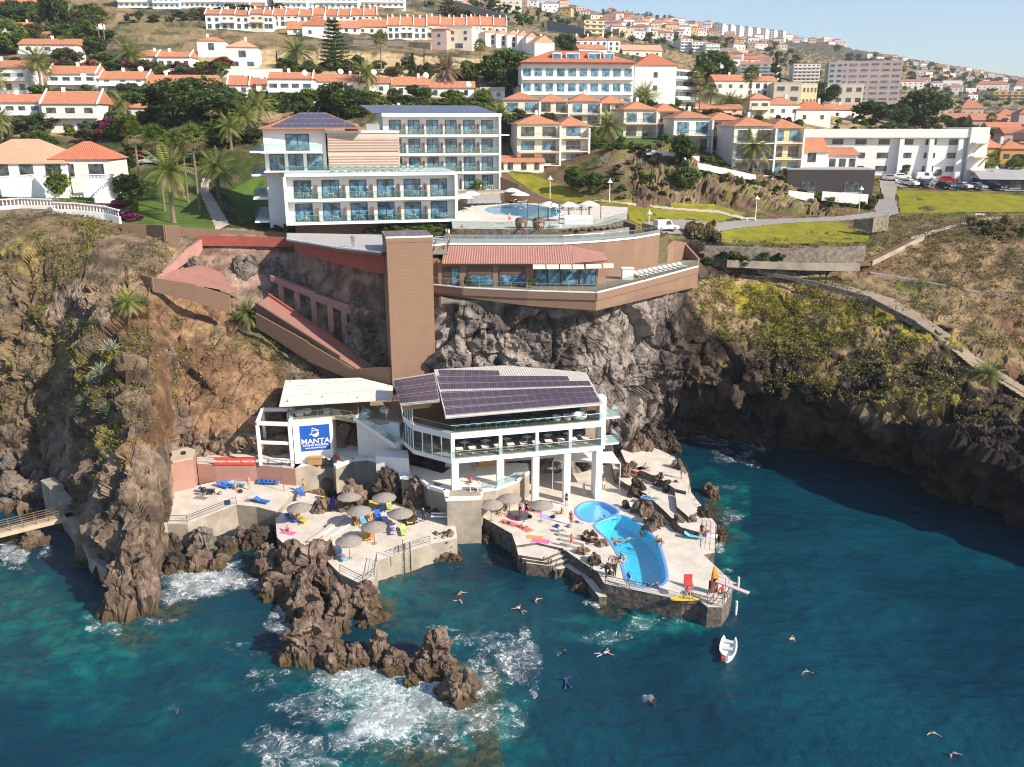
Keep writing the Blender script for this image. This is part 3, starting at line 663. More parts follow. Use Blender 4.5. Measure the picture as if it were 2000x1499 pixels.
rock(SS_,'huge brown lava crag below the umbrella deck, tallest of the sea rocks',570,1140,4.6,3.0,3.2,.3,seed=3,sub=6,lean=(.6,.8))
rock(SS_,'craggy brown lava block beside the deck corner with a deep dark cleft',622,1142,4.8,2.6,3.0,-.2,seed=4,sub=6,lean=(-.2,.8))
rock(SS_,'rough lava shoulder between the deck wall and the tallest crag',645,1156,2.6,1.9,1.9,.8,seed=5)
rock(SS_,'narrow upright lava pillar standing in front of the deck corner',660,1225,4.6,1.35,1.5,.2,seed=6,lean=(.2,.4))
rock(SS_,'leaning lava ridge between the tall crag and the broad wet boulder',593,1195,4.0,1.9,2.2,.5,seed=7,lean=(.3,.9))
rock(SS_,'broad rounded brown boulder at the elbow of the rock chain',598,1280,4.3,3.3,2.4,.15,seed=8,sub=6,pw=.8)
rock(SS_,'squat brown boulder right of the broad rounded boulder',660,1300,2.2,1.6,1.3,.1,seed=9,pw=.8)
rock(SS_,'small blocky brown boulder, second along the chain of low rocks',697,1293,2.1,1.35,1.2,.4,seed=10,pw=.8)
rock(SS_,'pointed dark boulder in the middle of the rock chain',742,1288,2.7,1.4,1.3,.6,seed=11,lean=(.1,.3))
rock(SS_,'low flat-topped brown boulder beside the pointed one',778,1305,1.9,1.7,1.2,-.2,seed=12,pw=.8)
rock(SS_,'twin-topped cone of brown rock with foam at its foot',848,1300,3.8,2.1,1.6,.1,seed=13,sub=6,lean=(.1,.3))
rock(SS_,'wet brown rock at the seaward end of the chain',900,1362,2.9,1.9,1.7,.4,seed=14,pw=.75)
rock(SS_,'low ledge linking the cone to the last rock of the chain',872,1320,1.9,1.6,1.2,-.5,seed=15)
rock(SS_,'small dark rock half covered by white foam',803,1334,.95,.85,.6,.2,seed=16,sub=4)
rock(SS_,'tiny rock awash in foam near the last rock of the chain',862,1350,.8,.7,.55,.9,seed=17,sub=4)
rock(SS_,'rugged rock spur under the tip of the umbrella deck',712,1185,2.6,2.0,1.7,.3,seed=18)
rock(SS_,'brown rock foot sloping into the water right of the deck tip',728,1210,1.0,2.1,1.3,.2,seed=19)
rock(SS_,'rough rock buttress at the right end of the umbrella deck',862,1078,2.7,2.2,2.4,.1,seed=20,sub=6)
rock(SS_,'dark rock outcrop left of the umbrella deck above the breaking foam',525,1118,3.6,2.1,2.8,.5,seed=21,sub=6,lean=(.3,1.0))
rock(SS_,'jagged dark crag between the diving platform and the umbrella deck',505,1062,2.7,1.9,2.1,.1,seed=22,sub=6,mat=RMD)
rock(SS_,'dark rock under the corner where the two sun decks meet',522,1024,2.5,1.4,1.6,.7,seed=23,mat=RMD)
for i,(px,py,h,rx,ry,t) in enumerate([(540,1160,2.2,2.2,1.8,'low jagged ledge at the foot of the tallest crag'),(585,1180,2.6,2.0,1.6,'jagged ledge in the middle of the rock arm'),(610,1230,3.0,2.0,1.8,'jagged crest between the rock arm and the broad boulder'),(640,1262,2.4,1.7,1.4,'dark wedge of rock right of the broad boulder'),(825,1318,1.4,1.5,1.0,'low shelf at the foot of the twin-topped cone'),(675,1190,3.0,1.6,1.5,'jagged tooth under the deck corner')]):
 rock(SS_,t,px,py,h,rx,ry,.7*i,seed=140+i,sub=5)
for i,(px,py,h,rx,ry,s,t,m) in enumerate([(400,1078,3.3,2.3,1.8,31,'big pale boulder leaning on the diving platform wall',RMG),(340,1072,2.2,1.5,1.2,32,'dark boulder beside the corner of the diving platform',RMD),
 (345,1112,2.0,1.7,1.2,33,'dark wet boulder nearest the tall rock fin',RMD),(393,1108,2.1,2.2,1.3,34,'broad brown boulder below the big pale one',RM),(445,1082,1.9,1.5,1.2,35,'rounded boulder right of the big pale one',RMD),
 (430,1104,1.3,2.2,1.2,36,'low olive-stained boulder at the edge of the foam',RM),(470,1060,2.3,1.5,1.3,37,'greenish boulder in the shaded gap beside the platform',RM),(318,1100,1.2,1.0,.9,38,'small boulder tucked against the rock fin',RMD)]):
 rock('boulder',t,px,py,h,rx,ry,.3*i,seed=s,mat=m,pw=.85,rough=.8)
rock('rock_fin','tall pale-faced rock fin rising from the water beside the diving platform',266,1196,9.0,2.2,2.1,.15,seed=41,sub=6,lean=(.1,1.6),pw=.5)
rock('rock_fin','narrow dark rock rib left of the tall rock fin',230,1202,6.0,1.3,2.0,.1,seed=42,sub=6,lean=(.2,1.4),pw=.5)
rock('rock_fin','lower brown foot of the headland under the landing path',214,1196,1.8,1.2,1.2,.4,seed=43,sub=5)
rock('rock_fin','upper rock crest of the left headland above the fin',262,1060,12.0,2.2,2.8,.2,seed=44,sub=6,lean=(.2,1.8),pw=.5)
for i,(px,py,z,h,r,s,t) in enumerate([(20,1050,0,1.6,2.2,51,'brown rock in the surf below the footbridge'),(70,1062,0,1.7,2.0,52,'weedy brown rock in the shade of the footbridge'),(22,945,1.5,1.7,2.0,53,'grey beach boulder, lowest left of the cove'),
 (60,905,2,1.9,1.7,54,'pale pointed boulder beside the cove steps'),(28,870,3,1.6,1.6,55,'grey boulder against the cliff foot in the cove'),(55,842,4.5,1.4,1.5,56,'large pale boulder higher on the cove beach'),(18,905,2.6,1.5,1.4,57,'round brown boulder left of the pale pointed one'),
 (75,935,1.2,1.3,1.2,58,'boulder at the landward end of the footbridge'),(45,965,.6,1.1,1.3,59,'brown boulder just above the footbridge deck'),(8,985,.4,1.1,1.4,60,'dark boulder at the left edge behind the footbridge')]):
 rock('boulder',t,px,py,h,r,r*.85,.5*i,z0=z,seed=s,sub=5,mat=RMG if i>1 else RM,pw=.85,rough=.75)
for i,(px,py,z,h,rx,ry,s,t) in enumerate([(690,985,3,3.0,2.0,1.6,61,'big rounded boulder beside the shaded steps behind the umbrellas'),(628,1000,2.2,1.7,1.3,1.3,62,'low rough rock left of the big rounded boulder'),(760,975,2.4,4.6,2.0,1.6,63,'craggy rock face under the white walkway corner'),
 (815,985,2.4,4.2,1.8,1.6,64,'rugged rock block under the bent white parapet'),(855,995,2.2,3.6,1.9,1.5,65,'dark hollowed rock beside the concrete pier'),(800,1020,2.2,2.6,1.3,1.1,66,'dark rock foot behind the two right umbrellas')]):
 rock('rock_outcrop',t,px,py,h,rx,ry,.4*i,z0=z,seed=s,sub=6,mat=RM if i in (0,1,3) else RMD)
for i,(px,py,z,h,rx,ry,s,t) in enumerate([(334,905,3,5.5,1.5,2.2,121,'rough rock wall between the cliff and the pink blockhouse'),(322,960,3,4.2,1.3,2.0,122,'lower rock face at the inner end of the dive platform'),(352,842,9,4.5,2.2,2.2,123,'reddish rock knob on the slope above the pink blockhouse'),(318,820,10,6.0,1.8,2.6,124,'tall rock rib above the pink blockhouse'),(330,745,14,5.0,2.0,2.4,125,'brown rock rib on the earth slope edge'),(405,850,6,3.6,1.7,1.3,126,'whitish streaked rock left of the pergola')]):
 rock('cliff_rock',t,px,py,h,rx,ry,.4*i,z0=z,seed=s,sub=6,mat=RM,rough=.9)
deckm = M('pale_concrete', (.61,.55,.475), .85, .17, .55, .35, bscale=8)
whitem = M('white_paint', (.80,.79,.77), .55, .04, .5, .05)
wallst = M('rough_stone_wall', (.125,.10,.08), .9, .75, 1.8, 1.0, bscale=2.2)
concm = M('weathered_concrete', (.33,.285,.225), .9, .28, .45, .4)
brownm = M('brown_render', (.225,.14,.092), .85, .12, .4, .12, bscale=10)
dbrown = M('dark_brown_render', (.15,.092,.062), .85, .06, .4, .1)
pinkm = M('pink_render', (.38,.205,.165), .85, .12, .5, .2)
redm = M('red_render', (.36,.085,.062), .85, .14, .6, .2)
rampm = M('red_paving', (.29,.14,.11), .85, .1, .8, .15)
steelm = M('brushed_steel', (.45,.46,.47), .35, .05, 2, metal=.8)
darkm = M('dark_metal', (.03,.03,.032), .5, .1, 2)
woodm = M('brown_wood', (.20,.115,.06), .7, .2, 1.5, .2)
tealm = M('teal_fabric', (.10,.36,.34), .8, .1, 3)
wglass = glass('tinted_window_glass', (.012,.055,.07), .05, .25)
bglass = glass('blue_window_glass', (.03,.12,.19), .05, .7)
cglass = clear_glass('clear_balustrade_glass')
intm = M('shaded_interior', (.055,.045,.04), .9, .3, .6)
panelm = stripes('solar_panel', (.17,.145,.18), (.085,.068,.10), 1.02, 0, .22, .06, 0.0, .2, (.27,.24,.27), 1.68)
panelm.node_tree.nodes['Principled BSDF'].inputs['Roughness'].default_value = .25
ribroof = stripes('ribbed_pale_roof', (.62,.58,.54), (.36,.33,.32), .32, 0, .6, .5, .6)
canvasm = stripes('cream_canvas', (.62,.57,.49), (.76,.71,.63), 2.9, 0, .8, .05, .1, .04, (.58,.53,.46), 3.4)
tilem = stripes('clay_tile', (.50,.20,.105), (.34,.125,.07), .30, 0, .8, .5, .9, .22)
tilepk = stripes('pink_clay_tile', (.47,.245,.195), (.28,.12,.095), .34, 0, .8, .5, .9, .14)
poolfl = M('blue_mosaic', (.07,.60,.80), .5, .16, 2.5)
poolrim = M('blue_pool_rim', (.16,.30,.62), .5, .06, 1)
pw_ = clear_glass('pool_water', (.74,.95,1.0), .10)
n = pw_.node_tree.nodes; l = pw_.node_tree.links
_n = n.new('ShaderNodeTexNoise'); _n.inputs['Scale'].default_value = 2.4; _n.inputs['Detail'].default_value = 3
_g = n.new('ShaderNodeNewGeometry'); l.new(_g.outputs['Position'], _n.inputs['Vector'])
_b = n.new('ShaderNodeBump'); _b.inputs['Strength'].default_value = .5; _b.inputs['Distance'].default_value = .12; l.new(_n.outputs['Fac'], _b.inputs['Height'])
l.new(_b.outputs[0], n['Glossy BSDF'].inputs['Normal']); n['Map Range'].inputs[3].default_value = .02; n['Map Range'].inputs[4].default_value = .22; n['Layer Weight'].inputs[0].default_value = .15
def pp(pts, z): return [tuple(P(x, y, z)) for x, y in pts]
def holed(mb, outer, holes, z, mi=0):
 bm = bmesh.new()
 for loop in [outer]+holes:
  vs = [bm.verts.new((p[0],p[1],z)) for p in loop]
  for a, b in zip(vs, vs[1:]+vs[:1]): bm.edges.new((a,b))
 r = bmesh.ops.triangle_fill(bm, edges=bm.edges[:], use_beauty=True)
 bm.verts.index_update(); bmesh.ops.recalc_face_normals(bm, faces=bm.faces[:])
 fs = []
 for f in bm.faces:
  ix = [v.index for v in f.verts]; fs.append(ix if f.normal.z > 0 else ix[::-1])
 mb.add([v.co[:] for v in bm.verts], fs, mi); bm.free(); return mb
def sides(mb, pts, z0, z1, mi=0, inward=False):
 ar = sum(pts[i][0]*pts[(i+1)%len(pts)][1]-pts[(i+1)%len(pts)][0]*pts[i][1] for i in range(len(pts)))
 q = list(pts) if ar > 0 else list(pts)[::-1]
 if inward: q = q[::-1]
 for a, b in zip(q, q[1:]+q[:1]):
  mb.quad((a[0],a[1],z0),(b[0],b[1],z0),(b[0],b[1],z1),(a[0],a[1],z1),mi)
 return mb
def smoothpoly(pts, k=2):
 for _ in range(k):
  q = []
  for a, b in zip(pts, pts[1:]+pts[:1]):
   q += [(a[0]*.75+b[0]*.25, a[1]*.75+b[1]*.25), (a[0]*.25+b[0]*.75, a[1]*.25+b[1]*.75)]
  pts = q
 return pts
def grow(pts, d):
 """offset a closed xy loop outwards by d metres"""
 n = len(pts); ar = sum(pts[i][0]*pts[(i+1)%n][1]-pts[(i+1)%n][0]*pts[i][1] for i in range(n)); s = 1 if ar > 0 else -1; o = []
 for i in range(n):
  a, b, c = pts[i-1], pts[i], pts[(i+1)%n]
  t = Vector((c[0]-a[0], c[1]-a[1])); t.normalize(); o.append((b[0]+t.y*d*s, b[1]-t.x*d*s))
 return o
def wallD(mb, pts, th=0.3, mi=0):
 """wall through (px, py_top, py_bottom, Y) control points"""
 T = [D(p[0], p[1], p[3]) for p in pts]; B = [D(p[0], p[2], p[3]) for p in pts]
 return mb.wall([t[:2] for t in T], [b.z for b in B], [t.z for t in T], th, mi)
def strip(name, label, cat, pts, mat, th=0.3, group=None):
 return tag(wallD(MB(), pts, th).build(name, mat), label, cat, group)
_pc = {}
def _post(h, g):
 if (h,g) not in _pc: _pc[(h,g)] = MB().cyl((0,0,0),(0,0,h),.03,.03,5).mesh('post', steelm if g else darkm)
 return _pc[(h,g)]
def railing(name, label, pts, hgt=1.0, glassy=True, cat='railing', step=1.8, mesh=False):
 """posts, top rail and infill along 3-D points"""
 t = thing(name, label, cat, pts[0]); o = pts[0]
 L = [p-o for p in pts]; up = Vector((0,0,hgt))
 mb = MB()
 for a, b in zip(L[:-1], L[1:]): mb.cyl(a+up, b+up, .035, .035, 5)
 mb.build('top_rail', steelm if glassy else darkm, t)
 pm = _post(round(hgt,2), glassy)
 for a, b in zip(L[:-1], L[1:]):
  k = max(1, int((b-a).length/step))
  for i in range(k+(b is L[-1])): inst('post', pm, t, a.lerp(b, i/k))
 mi_ = MB()
 for a, b in zip(L[:-1], L[1:]):
  if glassy: mi_.quad(a+up*.08, b+up*.08, b+up*.96, a+up*.96)
  else:
   for zz in (.35,.68): mi_.cyl(a+up*zz, b+up*zz, .018, .018, 4)
 if glassy: mi_.build('glass_panel', cglass, t)
 elif mi_.v: mi_.build('lower_rail', darkm, t)
 return t
ZA, ZB, ZP = 3.2, 2.4, 2.4
dA = pp([(262,1038),(276,1045),(326,1023),(366,1024),(462,986),(500,990),(540,1000),(566,972),(590,955),(574,938),(505,938),(415,942),(372,952),(310,968),(285,985),(272,1010)], ZA)
tag(MB().prism(dA, -3, ZA, 1, 0).build('sun_deck', [deckm, concm]), kind='structure')
dB = pp([(541,1050),(537,1002),(566,978),(600,962),(640,972),(690,985),(745,972),(800,992),(868,1010),(890,1030),(893,1052),(842,1063),(737,1096),(733,1128),(710,1144),(664,1121),(640,1097),(652,1082),(604,1066),(560,1068)], ZB)
tag(MB().prism(dB, -3, ZB, 1, 0).build('sun_deck', [deckm, concm]), kind='structure')
for i, (a, b, zz) in enumerate([((604,1062),(675,1010),.30),((616,1066),(690,1018),.20),((630,1070),(704,1026),.10)]):
 p = P(a[0],a[1],ZB); q = P(b[0],b[1],ZB)
 mb = MB().wall([p[:2], q[:2]], ZB+.004, ZB+zz, .55); tag(mb.build('deck_step', deckm), ['pale','middle','lower'][i]+' shallow step across the umbrella deck, '+['upper','second','lowest'][i]+' of three','step',group='steps on the umbrella deck')
pool1 = smoothpoly([(1161,1024),(1188,1013),(1209,1007),(1230,1013),(1272,1044),(1287,1068),(1299,1110),(1301,1134),(1288,1145),(1260,1148),(1226,1141),(1219,1110),(1209,1080),(1188,1052),(1168,1036)],1)
pool2 = smoothpoly([(1124,998),(1137,984),(1158,980),(1180,983),(1205,996),(1206,1004),(1186,1008),(1162,1019),(1146,1019),(1132,1011)])
p1 = [q[:2] for q in pp(pool1, ZP)]; p2 = [q[:2] for q in pp(pool2, ZP)]
dP = pp([(928,1004),(945,1012),(1000,1043),(1008,1066),(1048,1060),(1100,1072),(1140,1100),(1168,1118),(1180,1140),(1332,1172),(1366,1173),(1382,1186),(1411,1187),(1426,1163),(1432,1138),(1374,1084),(1396,1080),(1400,1025),(1372,990),(1350,962),(1344,925),(1318,893),(1286,878),(1240,866),(1205,872),(1195,905),(1130,925),(1030,925),(960,950),(935,975)], ZP)
mb = MB(); holed(mb, [q[:2] for q in dP], [p1, p2], ZP, 0); sides(mb, dP, -3, ZP, 1)
tag(mb.build('pool_deck', [deckm, wallst]), kind='structure')
for nm, lb, pts, dp, fl in (('swimming_pool','large kidney-shaped swimming pool with deep blue water on the pool deck',p1,1.7,poolfl),('paddling_pool','small round paddling pool with pale blue water behind the big pool',p2,.55,M('pale_blue_mosaic',(.16,.50,.85),.5,.1,2))):
 c = sum((Vector((*p,0)) for p in pts), Vector())/len(pts); lo = [(p[0]-c.x, p[1]-c.y) for p in pts]
 t = thing(nm, lb, 'pool', (c.x, c.y, ZP))
 mb = MB(); sides(mb, lo, -dp, 0, 0, True); mb.add([(x,y,-dp) for x,y in lo], [tuple(range(len(lo))) if sum(lo[i][0]*lo[(i+1)%len(lo)][1]-lo[(i+1)%len(lo)][0]*lo[i][1] for i in range(len(lo)))>0 else tuple(range(len(lo)))[::-1]], 0)
 mb.build('basin', [fl], t)
 mb = MB(); og = grow(lo, .3); holed(mb, og, [lo], .05, 0); sides(mb, og, 0.004, .05, 0)
 mb.build('rim', poolrim, t)
 mb = MB(); mb.add([(x,y,-.14) for x,y in lo], [tuple(range(len(lo)))]); mb.build('water', pw_, t)
tr1 = pp([(1195,905),(1215,890),(1245,900),(1300,918),(1322,945),(1338,975),(1368,1015),(1366,1040),(1330,1030),(1300,1000),(1262,965),(1222,945),(1200,930)], 3.3)
tr2 = pp([(1212,880),(1240,868),(1285,880),(1316,897),(1338,928),(1340,960),(1318,955),(1290,935),(1250,918),(1222,902)], 4.3)
tr3 = pp([(1318,962),(1345,968),(1362,1000),(1345,1010),(1322,990)], 3.9)
tag(MB().prism(tr1, 0, 3.3, 1, 0).build('sun_terrace', [deckm, wallst]), kind='structure')
tag(MB().prism(tr2, 0, 4.3, 1, 0).build('sun_terrace', [deckm, wallst]), kind='structure')
tag(MB().prism(tr3, 0, 3.9, 1, 0).build('sun_terrace', [deckm, wallst]), kind='structure')
for i in range(4):
 z = ZP-.3*(i+1)
 q = pp([(1008+i*9,1066+i*9),(1060+i*10,1050+i*11),(1105+i*8,1074+i*8),(1060+i*8,1092+i*7),(1012+i*8,1084+i*8)], z)
 if i < 3: tag(MB().prism(q, -2, z, 1, 0).build('landing_step', [deckm, wallst]), 'white bathing step leading down to the water left of the pool, '+['top','middle','lowest'][i]+' one','step',group='bathing steps')
q = pp([(1062,1098),(1085,1088),(1140,1112),(1186,1166),(1170,1166),(1140,1130),(1106,1108),(1085,1116)], 1.1)
tag(MB().prism(q, -3, 1.1, 1, 0).build('landing', [deckm, wallst]), kind='structure')
for i in range(4):
 a = P(1092+i*3,1042+i*9,ZP+.25-.0*i); b = P(1135+i*6,1056+i*9,ZP)
 tag(MB().wall([a[:2], b[:2]], ZP+.004, ZP+.42-.1*i, .5).build('deck_step', deckm), 'white step between the towels and the pool rocks, '+['highest','second','third','lowest'][i]+' of four','step',group='steps left of the pool')
for i,(px,py,z,h,rx,ry,s,t) in enumerate([(1150,1056,2.3,1.3,1.1,.8,71,'dark lava rock beside the left edge of the big pool'),(1174,1066,2.3,.9,.7,.7,72,'smaller lava rock touching the left pool edge'),(1138,1083,2.2,1.2,.9,.8,73,'brown lava rock behind the white seat block'),(1160,1100,2.2,1.3,1.1,.8,74,'lava rock left of the pool nearest the sea'),
 (1256,1000,2.6,2.0,1.2,1.3,75,'tall dark lava rock behind the right pool edge'),(1277,1022,2.5,1.6,1.5,.9,76,'long brown lava rock above the right pool edge'),(1245,960,3.0,2.0,1.3,1.0,77,'dark lava pile on the white terrace, left one'),(1228,932,3.0,2.2,2.1,1.1,78,'broad shaded lava mound under the terrace wall'),
 (1288,948,3.2,1.7,1.0,.8,79,'pair of brown lava teeth on the terrace, left tooth'),(1302,960,3.2,1.5,1.0,.7,80,'pair of brown lava teeth on the terrace, right tooth'),(1323,1030,2.5,1.6,1.1,.8,81,'lava rock beside the blue sunbed, left half'),(1352,1030,2.5,1.6,1.0,.8,82,'lava rock beside the blue sunbed, right half'),
 (1222,992,2.4,1.0,.6,.5,83,'small dome-shaped rock at the pool side steps'),(1250,882,4.0,2.4,2.2,1.3,84,'grey lava hump at the top of the terrace'),(1323,918,4.0,1.4,.9,1.0,85,'lava knob beside the terrace fence'),(1375,1010,2.2,1.7,1.0,1.2,86,'pink-brown rock under the terrace fence'),(1317,952,3.6,.9,.6,.9,87,'flat lava scab in the white terrace floor'),
 (1268,1034,2.4,1.0,1.0,.6,88,'low tail of the long lava rock by the pool'),(1185,1128,1.2,1.6,.9,.9,89,'dark rock notch beside the bathing landing'),(1060,1082,1.0,1.3,.6,.7,90,'upright dark rock among the white bathing steps'),(1018,1098,0,1.9,1.2,.9,91,'black rock below the bathing steps'),(965,1048,0,2.0,2.6,1.0,92,'black shaded rock wall under the towel terrace'),(1130,1145,0,1.3,2.0,.9,93,'dark rock under the landing path'),
 (1340,1190,0,1.3,1.6,.7,94,'wet brown rock under the outer pool wall'),(1235,1182,0,.9,1.8,.6,95,'weedy rock at the foot of the pool wall'),(1405,1045,0,1.2,.9,1.6,96,'wet rock under the right deck edge'),(1385,965,0,1.5,1.0,2.0,97,'brown rock foot below the terrace fence')]):
 rock('lava_rock',t,px,py,h,rx,ry,.5*i,z0=z,seed=s,sub=5,mat=RMD if i%3==0 else RM)
for i,(px,py,z,h,rx,ry,s,t) in enumerate([(1262,868,1.5,3.4,3.2,1.6,101,'long dark rock ridge behind the sun terrace'),(1302,872,1,2.8,2.4,1.4,102,'rock knuckle at the sea end of the dark ridge'),(1232,838,1.5,6.0,1.6,1.6,103,'dark rock pillar at the mouth of the cave')]):
 rock('rock_ridge',t,px,py,h,rx,ry,-.3,z0=z,seed=s,sub=6,mat=RMD)
railing('mesh_fence','grey wire fence along the upper sea edge of the terrace',[P(x,y,z) for x,y,z in ((1300,893,3.0),(1338,918,3.0),(1350,952,2.6),(1345,962,2.6))],1.1,False,'fence',1.2)
railing('mesh_fence','grey wire fence along the lower sea edge by the blue sunbed',[P(x,y,2.42) for x,y in ((1357,978),(1398,1022),(1396,1076))],1.1,False,'fence',1.2)
railing('railing','dark pipe railing at the diving platform front edge',[P(x,y,ZA) for x,y in ((277,1043),(327,1022),(366,1022),(462,985))],.95,False,step=4)
railing('railing','dark pipe railing around the tip of the umbrella deck',[P(x,y,ZB) for x,y in ((664,1119),(709,1142),(731,1127),(736,1097))],.95,False,step=2.2)
railing('railing','dark pipe railing at the right front of the umbrella deck',[P(x,y,ZB) for x,y in ((770,1084),(800,1074),(840,1062))],.95,False,step=2)
railing('railing','thin pipe railing along the front of the pool',[P(x,y,ZP) for x,y in ((1182,1140),(1230,1150),(1285,1161))],.9,False,step=3.2)
railing('railing','pipe railing around the seaward corner of the pool deck',[P(x,y,ZP) for x,y in ((1335,1171),(1381,1184),(1410,1186),(1425,1163))],.95,False,step=2)
S1t, S1b, S2t, S2b = 9.74, 9.15, 13.06, 12.3
A = W(881,94.7,13); B = W(1175,99.2,13); C = W(806,98,13); Bb = W(1178,110.5,13); Cb = W(780,109,13); C0 = W(787,101,13)
base = Vector((A.x, A.y, 2.4)); BC = thing('beach_club', 'white open-sided beach club on tall columns under a solar-panelled roof', 'building', base)
def rel(v): return Vector(v)-base
def xy(*vs): return [(v.x-base.x, v.y-base.y) for v in vs]
def zz(z): return z-base.z
foot = xy(A,B,Bb,Cb,C0,C)
MB().prism(foot, zz(S1b), zz(S1t)).build('middle_floor_slab', whitem, BC)
MB().prism(foot, zz(S2b), zz(S2t)).build('upper_floor_slab', whitem, BC)
fl = xy(A+Vector((.5,.5,0)),B+Vector((-.4,.3,0)),Bb,Cb,C0+Vector((.5,.3,0)),C+Vector((.4,.5,0)))
for z in (S1t,S2t): MB().prism(fl, zz(z)-.02, zz(z)+.012).build('timber_floor', woodm if z==S2t else M('buff_floor',(.36,.29,.215),.8,.15,1), BC)
fd = (B-A); fd.z = 0; fd.normalize(); bk = Vector((-fd.y, fd.x, 0)); FL = (B-A).length
def fp(u, v, z): q = A+fd*u+bk*v; return Vector((q.x-base.x, q.y-base.y, z-base.z))
def ubox(u0,u1,v0,v1,z0,z1):
 c = [fp(u0,v0,z0),fp(u1,v0,z0),fp(u1,v1,z0),fp(u0,v1,z0),fp(u0,v0,z1),fp(u1,v0,z1),fp(u1,v1,z1),fp(u0,v1,z1)]
 return MB().add(c, [(3,2,1,0),(4,5,6,7),(0,1,5,4),(1,2,6,5),(2,3,7,6),(3,0,4,7)])
for u, zb in ((.45,5.6),(6.1,5.6),(10.6,2.4),(14.7,2.4),(18.9,2.4)):
 ubox(u-.42,u+.42,.15,.95,zb,S1b).build('column', whitem, BC)
for u in (.25,6.1,10.7,15.0,19.2): ubox(u-.2,u+.2,.1,.5,S1t,S2b).build('upper_column', whitem, BC)
ubox(FL-.1,FL+.75,.5,1.9,S1t-.6,16.0).build('end_pier', whitem, BC)
ubox(FL-.3,FL+.5,1.0,2.4,2.4,S1b).build('end_pier', whitem, BC)
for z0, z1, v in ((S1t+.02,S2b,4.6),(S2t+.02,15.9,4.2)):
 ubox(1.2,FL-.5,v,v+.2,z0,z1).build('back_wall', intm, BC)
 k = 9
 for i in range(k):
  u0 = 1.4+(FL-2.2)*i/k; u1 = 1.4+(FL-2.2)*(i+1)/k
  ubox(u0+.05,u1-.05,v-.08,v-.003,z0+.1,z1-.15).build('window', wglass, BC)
ubox(.4,FL,7.6,7.8,5.6,S1b).build('ground_floor_wall', M('grey_white_plaster',(.5,.48,.46),.8,.1,.4), BC)
ubox(4.6,8.3,6.6,7.4,5.6,6.7).build('bar_counter', M('yellow_counter',(.55,.36,.06),.6,.1,1), BC)
ubox(4.6,8.3,7.42,7.58,7.0,8.0).build('bar_sign', M('blue_sign_board',(.02,.10,.34),.5,.1,1), BC)
for (p, q, z0, z1) in ((C0,C,S2t,15.4),(C0,C,S1t,S2b),(C,A,S1t,S2b)):
 L = 4
 for i in range(L):
  a = rel(p.lerp(q,i/L)); b = rel(p.lerp(q,(i+1)/L)); g = (b-a).normalized()*.06
  MB().add([(a.x+g.x,a.y+g.y,zz(z0)+.05),(b.x-g.x,b.y-g.y,zz(z0)+.05),(b.x-g.x,b.y-g.y,zz(z1)-.05),(a.x+g.x,a.y+g.y,zz(z1)-.05)],[(0,1,2,3)]).build('window', wglass if p is C0 else cglass, BC)
  MB().box(b.x-.06,b.x+.06,b.y-.06,b.y+.06,zz(z0)-.01,zz(z1)+.01).build('mullion', whitem, BC)
def slab_from(mb, pts, th, mi=0):
 n = len(pts); vs = [tuple(p) for p in pts]+[(p[0],p[1],p[2]-th) for p in pts]
 return mb.add(vs, [tuple(range(n)), tuple(range(n,2*n))[::-1]]+[(i,n+i,n+(i+1)%n,(i+1)%n) for i in range(n)], mi)
r1 = [rel(D(*p)) for p in ((870,814.4,93.2),(1177.5,787.5,97.8),(1145,728,107),(1085,722,107.6),(985,714,108.6),(848,722,107.2))]
roof = slab_from(MB(), r1, .28).build('roof', ribroof, BC)
r2 = [rel(D(*p)) for p in ((782,790,97.0),(859,782,95.8),(849,728,105.6),(768,741,106.2))]
roof2 = slab_from(MB(), r2, .25).build('side_roof', ribroof, BC)
def onq(q, u, v, lift):
 a = q[0].lerp(q[1], u); b = q[3].lerp(q[2], u); p = a.lerp(b, v); return Vector((p.x,p.y,p.z+lift))
q1 = [r1[0], r1[1], r1[2], r1[5]]
for (v0,v1,u0,u1) in ((.02,.165,.012,.985),(.18,.325,.012,.985),(.34,.485,.012,.985),(.54,.685,.012,.985),(.70,.845,.012,.86),(.86,.985,.03,.42)):
 MB().quad(onq(q1,u0,v0,.09),onq(q1,u1,v0,.09),onq(q1,u1,v1,.10),onq(q1,u0,v1,.10)).build('solar_panel_row', panelm, roof)
for (v0,v1) in ((.03,.31),(.34,.61),(.64,.92)):
 MB().quad(onq(r2,.02,v0,.08),onq(r2,.98,v0,.08),onq(r2,.98,v1,.09),onq(r2,.02,v1,.09)).build('solar_panel_row', panelm, roof2)
slab_from(MB(), [rel(D(*p)) for p in ((786,800,97.6),(838,795,96.9),(848,784,97.0),(784,789,97.6))], .1).build('soffit', M('tan_soffit',(.42,.25,.13),.7,.08,1), BC)
for z, nm in ((S1t,'balustrade'),(S2t,'balustrade')):
 pth = [C0,C,A,B,B+bk*2]; pth = [rel((p.x,p.y,z)) for p in pth]
 g = MB(); r_ = MB()
 for a, b in zip(pth[:-1], pth[1:]):
  g.quad(a+Vector((0,0,.05)),b+Vector((0,0,.05)),b+Vector((0,0,.98)),a+Vector((0,0,.98))); r_.cyl(a+Vector((0,0,1)),b+Vector((0,0,1)),.035,.035,5)
 bl = g.build(nm, cglass, BC); r_.build('handrail', steelm, bl)
for z in (S2t,S1t-.2):
 bx = ubox(FL+.75,FL+2.9,1.2,4.0,z-.25,z); o = bx.build('side_balcony', whitem, BC)
 g = MB(); c = [fp(FL+.75,1.2,z),fp(FL+2.9,1.2,z),fp(FL+2.9,4,z)]
 for a, b in zip(c[:-1],c[1:]): g.quad(a,b,b+Vector((0,0,1)),a+Vector((0,0,1)))
 g.build('balcony_glass', cglass, o)
Z5 = 5.6
